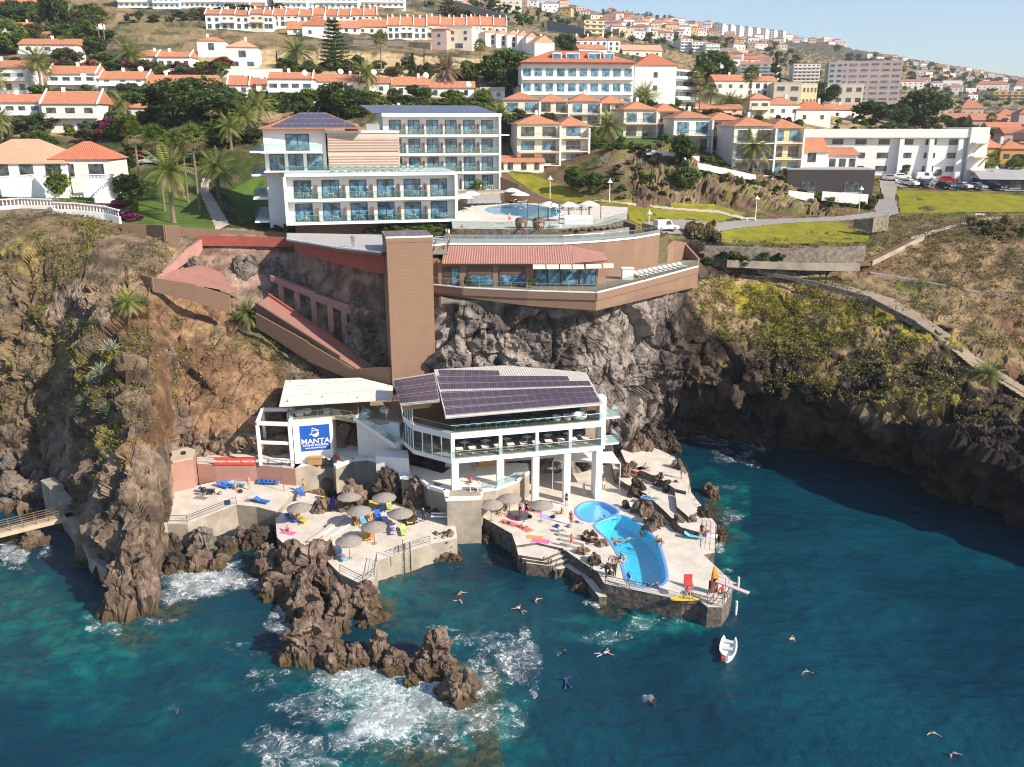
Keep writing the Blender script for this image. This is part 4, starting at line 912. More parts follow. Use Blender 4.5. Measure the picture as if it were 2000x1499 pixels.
g5 = pp([(783,905),(822,913),(864,925),(892,905),(1030,905),(1034,925),(1008,942),(968,958),(944,962),(941,975),(873,977),(868,962),(838,953),(820,938),(784,934),(778,912),(718,898),(690,900),(655,915),(648,900),(575,915),(562,905),(600,880),(690,868),(790,868)], Z5)
tag(MB().prism(g5, 2.0, Z5, 1, 0).build('walkway', [M('white_floor',(.72,.69,.65),.8,.06,.5), concm]), kind='structure')
pr = [P(x,y,Z5) for x,y in ((655,916),(690,901),(718,899),(776,912),(784,935),(820,939),(838,954),(868,963),(873,978),(940,976))]
mb = MB().wall([p[:2] for p in pr], Z5-.02, Z5+.42, .35)
tag(mb.build('parapet', whitem), 'white zigzag parapet along the walkway above the rocks', 'parapet')
pr = [P(x,y,Z5) for x,y in ((942,960),(968,958),(1008,943),(1033,925))]
tag(MB().wall([p[:2] for p in pr], Z5-.02, Z5+.3, .3).build('parapet', whitem), 'low curved white kerb in front of the club ground floor', 'parapet')
railing('railing','glass railing on the curved white kerb of the ground floor',[p+Vector((0,0,.3)) for p in pr],.9,True)
q = [P(x,y,Z5) for x,y in ((873,980),(940,978),(938,955),(880,958))]
tag(MB().prism([p[:2] for p in q], -3, Z5+.02).build('concrete_pier', concm), 'square weathered concrete pier standing in the inlet below the walkway', 'pier')
tag(MB().prism(pp([(843,1004),(936,1006),(936,1016),(843,1012)], 2.5), 2.2, 2.55).build('pipe_landing', concm), 'narrow concrete ledge carrying white pipes across the inlet', 'ledge')
for i,(y0) in enumerate((1003,1009)):
 a = P(842,y0,3.1); b = P(912,y0+1,3.1)
 tag(MB().cyl(a,b,.11,.11,8).build('pipe', whitem), ['upper','lower'][i]+' white pipe crossing beside the concrete pier','pipe')
t = thing('glass_staircase','white outdoor staircase with pale green glass sides beside the sign block','staircase',tuple(W(690,104,Z5)))
o = W(690,104,Z5); a0 = D(690,813,104.5); a1 = D(772,868,101.5)
st_ = MB(); N = 16; dirv = (a1-a0); sd = Vector((-dirv.y, dirv.x, 0)).normalized()*1.9
for i in range(N):
 p = a0.lerp(a1, i/N)-o; q = a0.lerp(a1, (i+1)/N)-o
 for_ = [p,q,q+sd,p+sd]; z1 = p.z; z0 = q.z-.55
 st_.prism([(w_.x,w_.y) for w_ in for_], z0, z1)
st_.build('steps', whitem, t)
for s_ in (0,1):
 g = MB(); p = a0-o+sd*s_; q = a1-o+sd*s_; g.quad(p,q,q+Vector((0,0,1)),p+Vector((0,0,1))); g.build('glass_side', clear_glass('green_stair_glass',(.55,.85,.8),.3), t)
w0 = [W(*p) for p in ((700,106.6,Z5),(783,103.4,Z5),(788,108,Z5),(700,109.5,Z5))]
MB().prism([(p.x-o.x,p.y-o.y) for p in w0], 0, 5.6).build('stair_wall', whitem, t)
b0 = [W(*p) for p in ((735,100.4,Z5),(800,99.6,Z5),(798,102.4,Z5),(740,103.2,Z5))]
MB().prism([(p.x-o.x,p.y-o.y) for p in b0], 0, 2.3).build('landing_block', whitem, t)
cu = [W(577,103.4,Z5), W(651,104.6,Z5), W(660,111,Z5), W(590,110,Z5)]; o = cu[0]
t = thing('dive_centre','white dive centre block with a flat terrace roof','building',tuple(o))
MB().prism([(p.x-o.x,p.y-o.y) for p in cu], -1.2, 5.7).build('wall', whitem, t)
ed = (cu[1]-cu[0]); ed.z = 0; Lc = ed.length; ed.normalize(); ang = math.atan2(ed.y, ed.x)
sg = thing('dive_sign','square blue dive centre sign with white lettering on the white block','sign',tuple(cu[0]+ed*.9-Vector((-ed.y,ed.x,0))*.02+Vector((0,0,1.7))),ang)
MB().box(0,3.75,-.08,0,0,3.5).build('sign_board', M('royal_blue_board',(.012,.09,.42),.5,.06,1), sg)
def text(body, size, x, z, parent, mat, name='lettering', align='CENTER', y=-.1, bold=0.0, sx=1.0):
 cu_ = bpy.data.curves.new(name, 'FONT'); cu_.body = body; cu_.size = size; cu_.align_x = align; cu_.extrude = .012; cu_.offset = bold
 o_ = bpy.data.objects.new('tmp', cu_); col.objects.link(o_)
 dg = bpy.context.evaluated_depsgraph_get(); me = bpy.data.meshes.new_from_object(o_.evaluated_get(dg)); bpy.data.objects.remove(o_)
 me.materials.clear(); me.materials.append(mat); me.transform(Matrix.Translation((x,y,z)) @ Matrix.Rotation(R(90),4,'X') @ Matrix.Diagonal((sx,1,1,1)))
 ob = bpy.data.objects.new(name, me); col.objects.link(ob); ob.parent = parent; return ob
wl_ = M('white_lettering',(.85,.85,.85),.5,0,1)
text('MANTA',.95,1.87,1.0,sg,wl_,bold=.012,sx=1.1); text('DIVING MADEIRA',.42,1.87,.62,sg,wl_,bold=.004,sx=.98); text('www.mantadiving.com',.30,1.87,.30,sg,wl_,bold=.004,sx=1.0)
bo = MB()
bo.T = Matrix.Translation((0,-.1,0))
for a, b, r_ in (((1.55,0,3.15),(2.35,0,2.75),.045),((1.55,0,3.15),(1.45,0,2.2),.045),((2.35,0,2.75),(1.9,0,2.15),.045),((1.55,0,2.75),(2.3,0,2.7),.03),((1.15,0,2.2),(1.5,0,2.35),.05)): bo.cyl(a,b,r_,r_,6)
bo.add([(1.45,0,2.18),(2.4,0,2.5),(2.3,0,2.05),(2.0,0,1.86),(1.75,0,1.9)],[(0,1,2,3,4)][:1])
bo.f[-1] = bo.f[-1][::-1]
bo.build('boat_emblem', wl_, sg)
o = W(512,103.2,Z5); t = thing('pergola','white concrete pergola frame left of the blue sign','pergola',tuple(o))
f1_ = [W(510,103,Z5)-o, W(572,102.6,Z5)-o, W(520,108.5,Z5)-o, W(580,108.5,Z5)-o]
for p in f1_: MB().box(p.x-.2,p.x+.2,p.y-.2,p.y+.2,0,5.6).build('post', whitem, t)
for a, b in ((0,1),(2,3),(0,2),(1,3)):
 MB().wall([f1_[a][:2], f1_[b][:2]], 5.61, 6.05, .42).build('beam', whitem, t)
MB().wall([f1_[0][:2], f1_[1][:2]], 3.0, 3.4, .3).build('rail_beam', whitem, t)
MB().wall([f1_[0][:2], f1_[1][:2]], .5, 1.0, .3).build('rail_beam', whitem, t)
cn = [D(545,794,103),D(768,780,105),D(767,754,110),D(702,738,112),D(650,739,112),D(557,743,112)]; o = Vector((cn[0].x,cn[0].y,11.4))
t = thing('canopy_pavilion','cream canvas canopy over the lounge terrace beside the lift tower','pavilion',tuple(o))
slab_from(MB(), [p-o for p in cn], .12).build('canopy', canvasm, t)
fl_ = [W(560,104.2,11.4),W(655,106,11.4),W(690,104.6,11.4),W(785,104,11.4),W(785,113,11.4),W(560,113,11.4)]
MB().prism([(p.x-o.x,p.y-o.y) for p in fl_], -.5, -.0).build('terrace_floor', M('buff_floor',(.36,.29,.215)), t)
for px, Y in ((565,104.4),(632,105.8),(700,105.4),(768,105),(570,111.5),(760,109.8)):
 p = W(px,Y,11.4)-o; MB().cyl((p.x,p.y,0),(p.x,p.y,2.75+(Y-104)*.08),.07,.07,6).build('post', woodm, t)
p0 = W(560,112.6,11.4)-o; p1_ = W(785,112.6,11.4)-o
MB().wall([p0[:2],p1_[:2]],0,2.7,.2).build('back_wall', M('brown_panel',(.16,.09,.055),.8,.15,1), t)
railing('railing','glass railing along the lounge terrace under the cream canopy',[W(562,104.3,11.4),W(650,106,11.4),W(688,104.7,11.4)],1.0,True)
lp = [P(x,y,Z5) for x,y in ((385,906),(420,908),(500,908),(576,916),(600,898),(520,872),(420,872),(378,884))]
tag(MB().prism([p[:2] for p in lp], 2.6, Z5, 1, 0).build('upper_platform', [deckm, pinkm]), kind='structure')
railing('railing','white railing on the ledge above the pink wall',[p+Vector((0,0,.02)) for p in lp[:4]],1.0,False)
a = lp[1]; b = lp[2]; ed = (b-a).normalized(); t = thing('banner','long red advertising banner with white lettering hung on the ledge railing','banner',tuple(a+Vector((0,-.12,.05))),math.atan2(ed.y,ed.x))
bl = (b-a).length
MB().box(0,bl,-.05,0,0,.95).build('cloth', M('red_banner',(.62,.075,.045),.6,.05,1), t)
text('Diving for everybody - Padi 5 Star',.40,bl/2,.38,t,wl_,y=-.06,bold=.006)
strip('retaining_wall','pink retaining wall behind the dive platform ledge','wall',[(312,832,866,110),(400,824,868,109.5),(506,812,868,109)],pinkm,.35)
tw = [P(x,y,ZA) for x,y in ((296,972),(383,952),(388,935),(372,930),(310,945))]; o = tw[0]
t = thing('pink_blockhouse','pink rendered blockhouse with a pale flat roof between the cliff and the dive platform','building',tuple(o))
MB().prism([(p.x-o.x,p.y-o.y) for p in tw], -.3, 4.0).build('wall', pinkm, t)
MB().prism([(p.x-o.x,p.y-o.y) for p in tw], 4.003, 4.15).build('roof', M('buff_roof',(.52,.42,.33),.9,.12,.5), t)
for px, py in ((330,890),(357,886)):
 p = D(px,py,tw[0].y-.1); MB().box(p.x-o.x-.25,p.x-o.x+.25,p.y-o.y-.1,p.y-o.y+.4,p.z-o.z-.15,p.z-o.z+.15).build('vent', darkm, t)
t = thing('awning','white sloping awning beside the end of the beach club','awning',tuple(W(1190,104,6)))
o = W(1190,104,6); aw = [D(1080,900,102.5),D(1212,905,101.5),D(1196,882,105.5),D(1085,886,105.5)]
slab_from(MB(), [p-o for p in aw], .08).build('canvas', M('white_canvas',(.78,.75,.70),.8,.04,1), t)
for p in (aw[0],aw[1]): MB().cyl((p.x-o.x,p.y-o.y,p.z-o.z-.08),(p.x-o.x,p.y-o.y,2.4-o.z),.05,.05,6).build('post', whitem, t)
a = P(-60,1052,2.6); b = P(142,1003,2.6)
t = thing('footbridge','narrow concrete footbridge with wooden railings crossing the left gully','bridge',tuple(a)); d_ = (b-a)
MB().wall([(0,0),d_[:2]],-.55,0,1.5).build('deck', M('buff_concrete',(.46,.37,.26),.85,.15,.6,.2), t)
sd = Vector((-d_.y,d_.x,0)).normalized()
for s_ in (-.68,.68):
 mb = MB()
 for k in range(9): q = d_*(k/8)+sd*s_; mb.cyl((q.x,q.y,0),(q.x,q.y,1),.05,.05,5)
 for z in (.4,.7,1.0): mb.cyl(tuple(sd*s_+Vector((0,0,z))),tuple(d_+sd*s_+Vector((0,0,z))),.04,.04,5)
 mb.build('railing', woodm, t)
pth = [(92,935,4.2),(112,960,3.6),(138,1000,2.6),(165,1040,2.3),(190,1085,2.0),(222,1110,1.8)]
mb = MB(); PV = [P(*p) for p in pth]
for a, b in zip(PV[:-1],PV[1:]):
 sd = Vector((-(b-a).y,(b-a).x,0)).normalized()*.8; mb.prism([(q.x,q.y) for q in (a-sd,b-sd,b+sd,a+sd)], min(a.z,b.z)-4, max(a.z,b.z))
tag(mb.build('path', concm), kind='structure')
def stripG(name, label, cat, pts, mat, th=.3):
 return strip(name, label, cat, [(a,b,c,G(a,c).y) for a,b,c in pts], mat, th)
towerm = stripes('tan_brown_render', (.265,.163,.109), (.257,.157,.104), .5, 1, .85, .5, .06, .12)
ua = math.atan2(.222,.975)
t = thing('lift_tower','tall plain brown lift tower rising from the beach club roof to the promenade','tower',(-16.35,110.6,14),ua)
MB().box(0,6.0,0,7.0,0,20.0).build('shaft', towerm, t)
mb = MB()
for x0,x1,y0,y1 in ((-.06,6.06,-.06,.22),(-.06,6.06,6.78,7.06),(-.06,.22,.22,6.78),(5.78,6.06,.22,6.78)): mb.box(x0,x1,y0,y1,19.6,20.35)
mb.build('parapet', towerm, t)
MB().box(-.08,6.08,-.09,-.065,20.2,20.42).build('parapet_cap', whitem, t)
mb = MB().box(.3,5.7,.35,6.65,20.2,20.34); mb.build('solar_panel', panelm, t)
t = thing('lift_bridge','short steel footbridge with railings joining the lift tower to the promenade','bridge',tuple(W(852,117,31.6)))
MB().box(-.5,1.6,0,5,-.4,0).build('deck', M('grey_decking',(.25,.24,.24),.8,.1,2), t)
mb = MB()
for x in (-.4,1.5):
 mb.cyl((x,0,1.05),(x,5,1.05),.04,.04,5)
 for k in range(11): mb.cyl((x,k*.5,0),(x,k*.5,1.05),.02,.02,4)
mb.build('railing', darkm, t)
ZT, ZPR = 27.0, 32.2
prm = M('promenade_paving', (.42,.40,.385), .85, .06, .5, .1)
pe = pp([(560,468),(600,474),(660,484),(745,493),(800,484),(850,479),(870,477),(1030,477),(1100,476),(1180,471),(1240,465),(1287,457)], ZPR)
pb = [tuple(W(px,Y,ZPR)) for px,Y in ((1290,138),(1230,131),(1150,127.5),(1000,126.6),(870,127),(760,131),(560,133.5))]
tag(MB().prism(pe+pb, lambda p: 31.7 if p[0] < -10.2 else 26.6, ZPR, 1, 0).build('promenade', [prm, brownm]), kind='structure')
pl_ = [Vector(p) for p in pe]
tag(MB().wall([p[:2] for p in pl_[4:]], ZPR-.12, ZPR+.12, .28).build('kerb', whitem), 'white kerb along the curved seaward edge of the promenade', 'kerb')
tag(MB().wall([p[:2] for p in pl_[:4]], ZPR-.12, ZPR+.12, .28).build('kerb', whitem), 'white kerb on the promenade edge left of the lift tower', 'kerb')
railing('railing','glass railing above the tiled restaurant roof along the promenade edge',[p+Vector((0,0,.12)) for p in pl_[5:]],1.0,True)
tf = pp([(846,560),(905,566),(1030,572),(1165,576),(1260,552),(1363,524)], ZT)
tb = [tuple(W(px,Y,ZT)) for px,Y in ((1366,140),(1300,138.5),(1240,134.5),(1195,128),(1170,127),(850,127))]
tag(MB().prism(tf+tb, lambda p: 26.0-1.3*max(0,1-abs(p[0]-9)/17) if p[1] < 128 else 24, ZT, 1, 0).build('terrace', [M('brown_decking',(.30,.215,.155),.8,.12,1), brownm]), kind='structure')
tv = [Vector(p) for p in tf]
tag(MB().wall([p[:2] for p in tv], ZT-.75, ZT+.22, .32).build('parapet', M('tan_parapet',(.23,.142,.095),.8,.05,.4)), 'brown parapet band along the cliff terrace edge', 'parapet')
tag(MB().wall([p[:2] for p in tv], ZT+.223, ZT+.36, .38).build('coping', whitem), 'white coping line on top of the cliff terrace parapet', 'coping')
railing('railing','clear glass railing along the cliff restaurant terrace',[p+Vector((0,0,.36)) for p in tv],.95,True)
o = W(856,115.6,ZT); RW = W(1166,115.6,ZT).x-o.x
t = thing('cliff_restaurant','low brown cliff-top restaurant under a long pink ribbed tile roof','building',tuple(o)); HR = 3.5
def lx(px): return W(px,115.6,ZT).x-o.x
mb = MB().box(0,RW,.0,5.2,0,HR); mb.build('wall', M('restaurant_brown',(.235,.15,.10),.8,.05,.5,.1), t)
for a, b, gl in ((913,963,0),(975,1026,0),(1043,1068,1),(1069,1094,1),(1095,1127,1),(1131,1163,1)):
 f = MB(); x0, x1 = lx(a), lx(b); f.box(x0,x1,-.10,-.003,.1,2.75)
 w_ = f.build('window', M('dark_brown_frame',(.06,.04,.03),.5,.1,1), t)
 if gl: MB().box(x0+.08,x1-.08,-.13,-.104,.18,2.68).build('pane', bglass, w_)
 else:
  MB().box(x0+.08,x1-.08,-.13,-.104,.18,1.6).build('pane', bglass, w_); MB().box(x0+.08,x1-.08,-.13,-.104,1.66,2.68).build('panel', M('brown_shutter',(.12,.07,.05),.6,.1,1), w_)
MB().box(lx(1164),RW+.12,.4,4.8,.1,2.75).build('side_window', bglass, t)
w_ = MB().box(lx(866),lx(898),-.12,-.003,.05,2.7).build('door', M('dark_brown_frame',(.06,.04,.03)), t)
MB().box(lx(884),lx(896),-.15,-.124,.2,2.5).build('pane', bglass, w_)
ey, ez = -1.1, HR-.1; rx0, rx1 = lx(868)-.2, lx(1120); ry, rz = 4.6, 5.0
rf = MB(); rf.add([(rx0,ey,ez),(rx1,ey,ez),(rx1-.3,ry,rz),(rx0,ry,rz)],[(0,1,2,3)]); rf.add([(rx1,ey,ez),(RW+1.6,.6,ez+.1),(rx1-.3,ry,rz)],[(0,1,2)]); rf.add([(RW+1.6,.6,ez+.1),(RW+1.2,ry,ez+.6),(rx1-.3,ry,rz)],[(0,1,2)])
rf.add([(rx0,ey,ez-.14),(rx1,ey,ez-.14),(RW+1.6,.6,ez-.04),(RW+1.2,ry,ez+.4),(rx0,ry,ez-.1)],[(4,3,2,1,0)]); rf.add([(rx0,ey,ez-.14),(rx1,ey,ez-.14),(rx1,ey,ez),(rx0,ey,ez)],[(0,1,2,3)])
rf.build('roof', tilepk, t)
for k,(a,b) in enumerate(((1040,1064),(1066,1090),(1092,1114),(1116,1138),(1142,1172),(1176,1196))):
 yb = -1.05 if k < 4 else -.7+.5*(k-4)
 MB().add([(lx(a),yb-.9,2.75),(lx(b),yb-.9+(.3 if k>3 else 0),2.75),(lx(b),yb,3.2),(lx(a),yb,3.2),(lx(a),yb-.9,2.69),(lx(b),yb-.9+(.3 if k>3 else 0),2.69),(lx(b),yb,3.14),(lx(a),yb,3.14)],[(0,1,2,3),(7,6,5,4),(0,4,5,1),(1,5,6,2),(3,7,4,0)]).build('awning', M('pale_awning',(.66,.56,.48),.8,.06,1), t)
MB().box(-1.0,.0,.5,5,0,3.6).build('service_wall', brownm, t)
strip('retaining_wall','sloping brown wall falling from the promenade towards the terrace, left of two','wall',[(1186,540,552,126),(1236,508,545,131),(1287,474,530,136.5)],towerm,.4)
strip('retaining_wall','broad brown wall behind the row of white loungers','wall',[(1240,528,540,132),(1262,512,534,134),(1315,470,528,139)],towerm,.4)
strip('retaining_wall','shaded dark brown wall closing the right end of the lounger terrace','wall',[(1315,470,528,139.2),(1338,474,524,141.5),(1365,505,521,139)],brownm,.4)
strip('retaining_wall','dark brown wall running from the promenade end up to the parked van','wall',[(1255,436,452,141),(1282,443,470,140),(1314,470,486,139.4)],brownm,.4)
strip('retaining_wall','dark brown wall block at the right end of the flower bed','wall',[(1219,432,452,136),(1243,440,458,134.5)],dbrown,.4)
tag(MB().prism([tuple(W(px,Y,0)) for px,Y in ((1188,128.6),(1287,137.2),(1283,139.5),(1190,130))],26,lambda p: 27.6+(p[0]-14)*.36).build('planting_bank', M('planted_soil',(.12,.10,.045),.9,.3,1.5,.5)), kind='structure')
ZQ, ZR_ = 33.6, 36.0
q = pp([(884,447),(1000,448),(1100,447),(1180,440),(1224,428)], ZQ)
q2 = [tuple(W(px,Y,ZQ)) for px,Y in ((1226,162),(1140,168),(1060,171),(1000,171),(930,166),(880,150))]
tag(MB().prism(q+q2, 31, ZQ, 1, 0).build('pool_terrace', [deckm, wallst]), kind='structure')
qv = [Vector(p) for p in q]
strip('retaining_wall','long grey stone wall between the promenade and the flower bed','wall',[(868,459,470,126.7),(1000,459,470,126.2),(1130,458,470,126.8),(1228,444,462,130.5)],M('grey_stone',(.23,.225,.23),.9,.3,1.5,.5),.35)
strip('retaining_wall','dark brown garden wall stepping down behind the sun umbrellas','wall',[(978,346,392,174),(1014,360,396,172),(1062,386,404,170.5),(1140,400,412,168.5),(1222,411,428,162),],brownm,.35)
strip('retaining_wall','low grey planter wall in front of the hotel ground floor','wall',[(900,384,398,163),(978,381,397,169)],M('grey_stone',(.23,.225,.23)),.4)
q = [W(px,Y,ZR_) for px,Y in ((890,164),(985,171),(985,177),(880,172))]
tag(MB().prism([p[:2] for p in q], 30, ZR_-.02).build('rear_terrace', concm), kind='structure')
railing('railing','glass railing around the hotel pool terrace edge',[p+Vector((0,0,.02)) for p in qv],1.0,True)
hp = smoothpoly([(940,408),(985,400),(1035,399),(1062,404),(1100,412),(1086,424),(1045,430),(1000,421),(955,418)],1)
hpv = [P(x,y,ZQ) for x,y in hp]; c = sum(hpv, Vector())/len(hpv)
t = thing('hotel_pool','irregular blue hotel pool on the upper terrace behind the promenade','pool',(c.x,c.y,ZQ)); lo = [(p.x-c.x,p.y-c.y) for p in hpv]
mb = MB(); mb.add([(x,y,.012) for x,y in lo],[tuple(range(len(lo)))[::-1]] if sum(lo[i][0]*lo[(i+1)%len(lo)][1]-lo[(i+1)%len(lo)][0]*lo[i][1] for i in range(len(lo)))<0 else [tuple(range(len(lo)))]); mb.build('water', M('bright_pool_water',(.05,.34,.58),.06,.25,.35,spec=.6), t)
mb = MB(); og = grow(lo,.5); holed(mb, og, [lo], .03, 0); mb.build('rim', whitem, t)
fbm_ = M('planted_soil',(.12,.10,.045))
q = [W(px,Y,33.15) for px,Y in ((880,126.9),(1000,126.4),(1130,127),(1226,130.8),(1226,133.2),(1130,128.8),(1000,128.4),(880,128.6))]
tag(MB().prism([p[:2] for p in q], 31, 33.15).build('flower_bed', fbm_), kind='structure')
strip('retaining_wall','bright red wall along the back of the promenade corner','wall',[(388,461,480,131.2),(470,462,481,131),(577,464,482,130.6)],redm,.4)
strip('retaining_wall','red wall under the promenade running right to the lift tower','wall',[(576,470,490,124.7),(640,482,509,119.3),(700,490,526,116.1),(752,494,536,114.4)],redm,.4)
strip('retaining_wall','pale pink wall slanting down from the red corner to the ramp','wall',[(392,468,500,131),(360,490,512,127.5),(318,531,545,123),(300,544,552,121.6)],pinkm,.4)
tag(MB().add([tuple(D(*p)) for p in ((312,546,121.6),(338,528,124.2),(392,518,126.8),(432,532,126.2),(446,556,124.4),(476,574,124)) ],[(0,1,2,3,4,5)]).build('ramp_floor', rampm), kind='structure')
strip('retaining_wall','flat tan wall facing the sea below the pink ramp landing','wall',[(270,535,548,122.6),(298,542,570,119.6),(380,556,590,119.2),(448,578,612,119)],towerm,.35)
strip('retaining_wall','brown wall stub at the lawn corner left of the red wall','wall',[(238,438,468,134),(288,440,472,133.4),(322,440,498,131),(350,440,470,131.4)],brownm,.5)
strip('retaining_wall','brown garden wall below the lawn between the palms and the red corner','wall',[(350,444,462,134),(430,449,464,135),(560,455,468,136)],brownm,.4)
mb = MB(); a = [D(500,596,120.4), D(525,578,122.6), D(690,690,116.4), D(664,700,114.2)]
o = a[0]; t = thing('access_ramp','long red paved ramp descending along the cliff towards the lift tower','ramp',tuple(o))
slab_from(mb, [p-o for p in a], .5); mb.build('paving', rampm, t)
for i,(p,q) in enumerate(((a[0],a[3]),(a[1],a[2]))):
 w_ = MB().wall([(p-o)[:2],(q-o)[:2]],[(p-o).z-(3.2 if i==0 else 0),(q-o).z-(4.0 if i==0 else 0)],[(p-o).z+.35,(q-o).z+.35],.3)
 w_.build('side_wall', M('deep_brown',(.095,.06,.042),.85,.15,.6) if i==0 else redm, t)
b_ = [a[3],a[2],D(755,728,114),D(730,742,112)]
slab_from(MB(), [p-o for p in b_], .5).build('lower_paving', rampm, t)
strip('retaining_wall','brown wall descending beside the lower end of the red ramp','wall',[(500,612,640,118.6),(600,668,705,115.6),(690,722,745,113.2),(768,716,760,110.8)],dbrown,.35)
t = thing('pillar_frame','weathered pink concrete frame holding up the overhanging rock above the ramp','frame',tuple(D(540,590,124.6))); o = Vector(t.location)
for (px,y0,y1,Y) in ((548,548,596,125),(580,566,618,124),(612,576,640,122.8),(645,596,660,121.4),(672,606,676,120.4)):
 p = D(px,y0,Y)-o; q = D(px,y1,Y)-o; MB().box(p.x-.4,p.x+.4,p.y-.3,p.y+.6,q.z-.3,p.z+.2).build('pillar', pinkm, t)
bm_ = [(530,538,548,125.4),(612,570,584,122.8),(690,598,616,120),(745,612,626,118.6)]
T_ = [D(p[0],p[1],p[3])-o for p in bm_]; B_ = [D(p[0],p[2],p[3])-o for p in bm_]
MB().wall([v.xy for v in T_],[v.z for v in B_],[v.z for v in T_],.8).build('beam', pinkm, t)
for i,(px,py,Y,h,rx,ry,s,tx) in enumerate([(420,520,129,3.4,2.6,2.2,111,'pinkish rock bulge beside the pink landing, left one'),(470,525,128,4.2,3.0,2.4,112,'large pinkish rock under the red wall'),(535,530,127,4.0,2.2,2.4,113,'pink-grey rock left of the concrete frame'),(590,545,126,3.4,3.0,2.4,114,'pale rock resting above the concrete frame'),(650,545,124.6,3.2,2.8,2.2,115,'grey rock overhang above the frame pillars'),(705,590,119.6,4.6,3.0,2.4,116,'big shaded grey rock beside the lift tower'),(700,650,117,4.0,2.4,2.2,117,'shaded rock wall between the ramp and the lift tower'),(375,508,127.6,1.2,1.1,.9,118,'small round rock on the pink landing')]):
 z = D(px,py,Y).z-h*.55; q = Vector((D(px,py,Y).x,Y+ry*.6,z))
 ob = rock('cliff_rock',tx,1000,1000,h,rx,ry,.4*i,seed=s,sub=6,mat=RMG,rough=1.0,sink=.7)
 ob.location = q
strip('stone_wall','long grey stone wall below the right-hand lawn','wall',[(1376,480,520,141.5),(1480,484,524,141),(1600,486,526,141.5),(1690,480,524,143)],M('grey_brown_stone',(.20,.165,.135),.9,.55,1.6,.9,bscale=2.4),.5)
strip('stone_wall','low pale wall along the footpath under the long stone wall','wall',[(1420,508,522,139.6),(1560,514,528,139.4),(1680,515,530,139.4)],concm,.4)
strip('stone_wall','dark stone kerb wall below the cliff path','wall',[(1480,528,534,141),(1600,552,560,137),(1700,580,590,133),(1790,628,640,126.5),(1880,690,704,119),(1960,742,758,112.5),(2060,800,815,106)],M('grey_brown_stone',(.24,.195,.16)),.4)
strip('stone_wall','rough white-topped stone wall crossing the dry slope','wall',[(1700,532,538,141),(1800,548,556,138.5),(1900,568,578,136),(1985,582,594,134)],M('pale_rubble',(.40,.36,.31),.9,.3,1.5,.6),.5)
strip('stone_wall','concrete retaining wall under the road bend','wall',[(1668,431,444,160),(1706,427,454,157),(1736,420,450,159)],M('grey_brown_stone',(.24,.195,.16)),.3)  # concrete wall standing in shade; the darker stone colour paints that in
a = D(1688,516,142); b = D(1790,466,152); t = thing('steps','dark wooden steps climbing the slope beside the right-hand lawn','steps',tuple(a)); N = 22
for i in range(N):
 p = (b-a)*(i/N); MB().box(p.x-1.1,p.x+1.1,p.y-.18,p.y+.3,p.z-.3,p.z+.12).build('tread', woodm, t)
sdv = Vector((1.3,0,0)); mb = MB(); mb.wall([(sdv)[:2],(b-a+sdv)[:2]],[-.3,(b-a).z-.3],[.5,(b-a).z+.5],.2); mb.build('side_wall', concm, t)
grassm = M('mown_lawn', (.085,.135,.028), .9, .22, .6, .5, spec=.1); 
grassy = M('yellow_green_lawn', (.21,.20,.022), .9, .28, .35, .6, spec=.1)
pathm = M('pale_path', (.45,.38,.31), .9, .1, .6, .2); roadm = M('worn_asphalt', (.27,.245,.225), .9, .1, .4, .2)
drape('lawn', [(238,432),(250,395),(290,352),(370,345),(395,372),(410,412),(425,448),(330,446),(250,442)], grassm)
drape('lawn', [(440,380),(500,345),(540,350),(545,410),(470,440),(455,400)], grassm)
drape('lawn', [(0,386),(120,392),(200,398),(225,382),(200,368),(100,374),(0,372)], grassm)
drape('path', band([(404,350),(398,372),(415,405),(436,446)],[7,9,11,14]), pathm, .1)
drape('lawn', [(990,340),(1040,342),(1090,362),(1150,385),(1220,398),(1225,432),(1200,412),(1140,402),(1062,388),(1020,362)], grassy, .08)
drape('lawn', [(1150,383),(1300,398),(1400,400),(1455,420),(1400,436),(1340,428),(1330,434),(1250,440),(1228,430),(1225,402)], grassy, .08)
drape('lawn', [(1380,466),(1420,450),(1540,436),(1640,432),(1660,448),(1700,462),(1690,474),(1600,477),(1480,477),(1400,474)], grassy, .08)
drape('lawn', [(1752,372),(1800,374),(1900,376),(2060,388),(2060,416),(1900,416),(1758,417)], grassy, .08)
drape('path', band([(1160,392),(1240,401),(1320,410),(1400,415),(1440,424),(1462,431)],[2,2,2.2,2.5,3,3]), pathm, .14)
drape('road', [(1256,436),(1330,430),(1400,436),(1470,430),(1560,428),(1640,424),(1720,414),(1740,410),(1735,424),(1640,433),(1540,437),(1430,449),(1370,460),(1290,458)], roadm, .13)
drape('road', [(1706,412),(1722,380),(1716,352),(1740,346),(2040,366),(2040,376),(1900,372),(1752,366),(1748,390),(1756,418),(1735,424)], roadm, .13)
drape('path', band([(1400,512),(1450,522),(1520,533),(1600,551),(1680,572),(1740,592),(1790,622),(1850,664),(1905,710),(1960,742),(2050,800)],[2.5,3,3.5,4.5,6,8,10,10,10,9,10]), M('brown_path',(.30,.235,.165),.9,.15,.5,.3), .12, r0=4.5)
drape('path', band([(1780,468),(1830,452),(1890,436),(1960,424)],[3,3,3,2.5]), pathm, .12)
drape('path', band([(1690,520),(1560,518),(1430,513)],[2.5,2.5,3]), pathm, .12)
drape('lawn', [(1160,290),(1180,262),(1260,266),(1312,284),(1300,294),(1240,288),(1190,292)], grassm, .1)
stripG('garden_wall','white garden wall curving across the top of the rocky bank, upper piece','wall',[(1262,292,302),(1320,300,311),(1366,306,318)],whitem)
stripG('garden_wall','white garden wall curving across the top of the rocky bank, lower piece','wall',[(1362,318,330),(1420,330,343),(1476,342,353)],whitem)
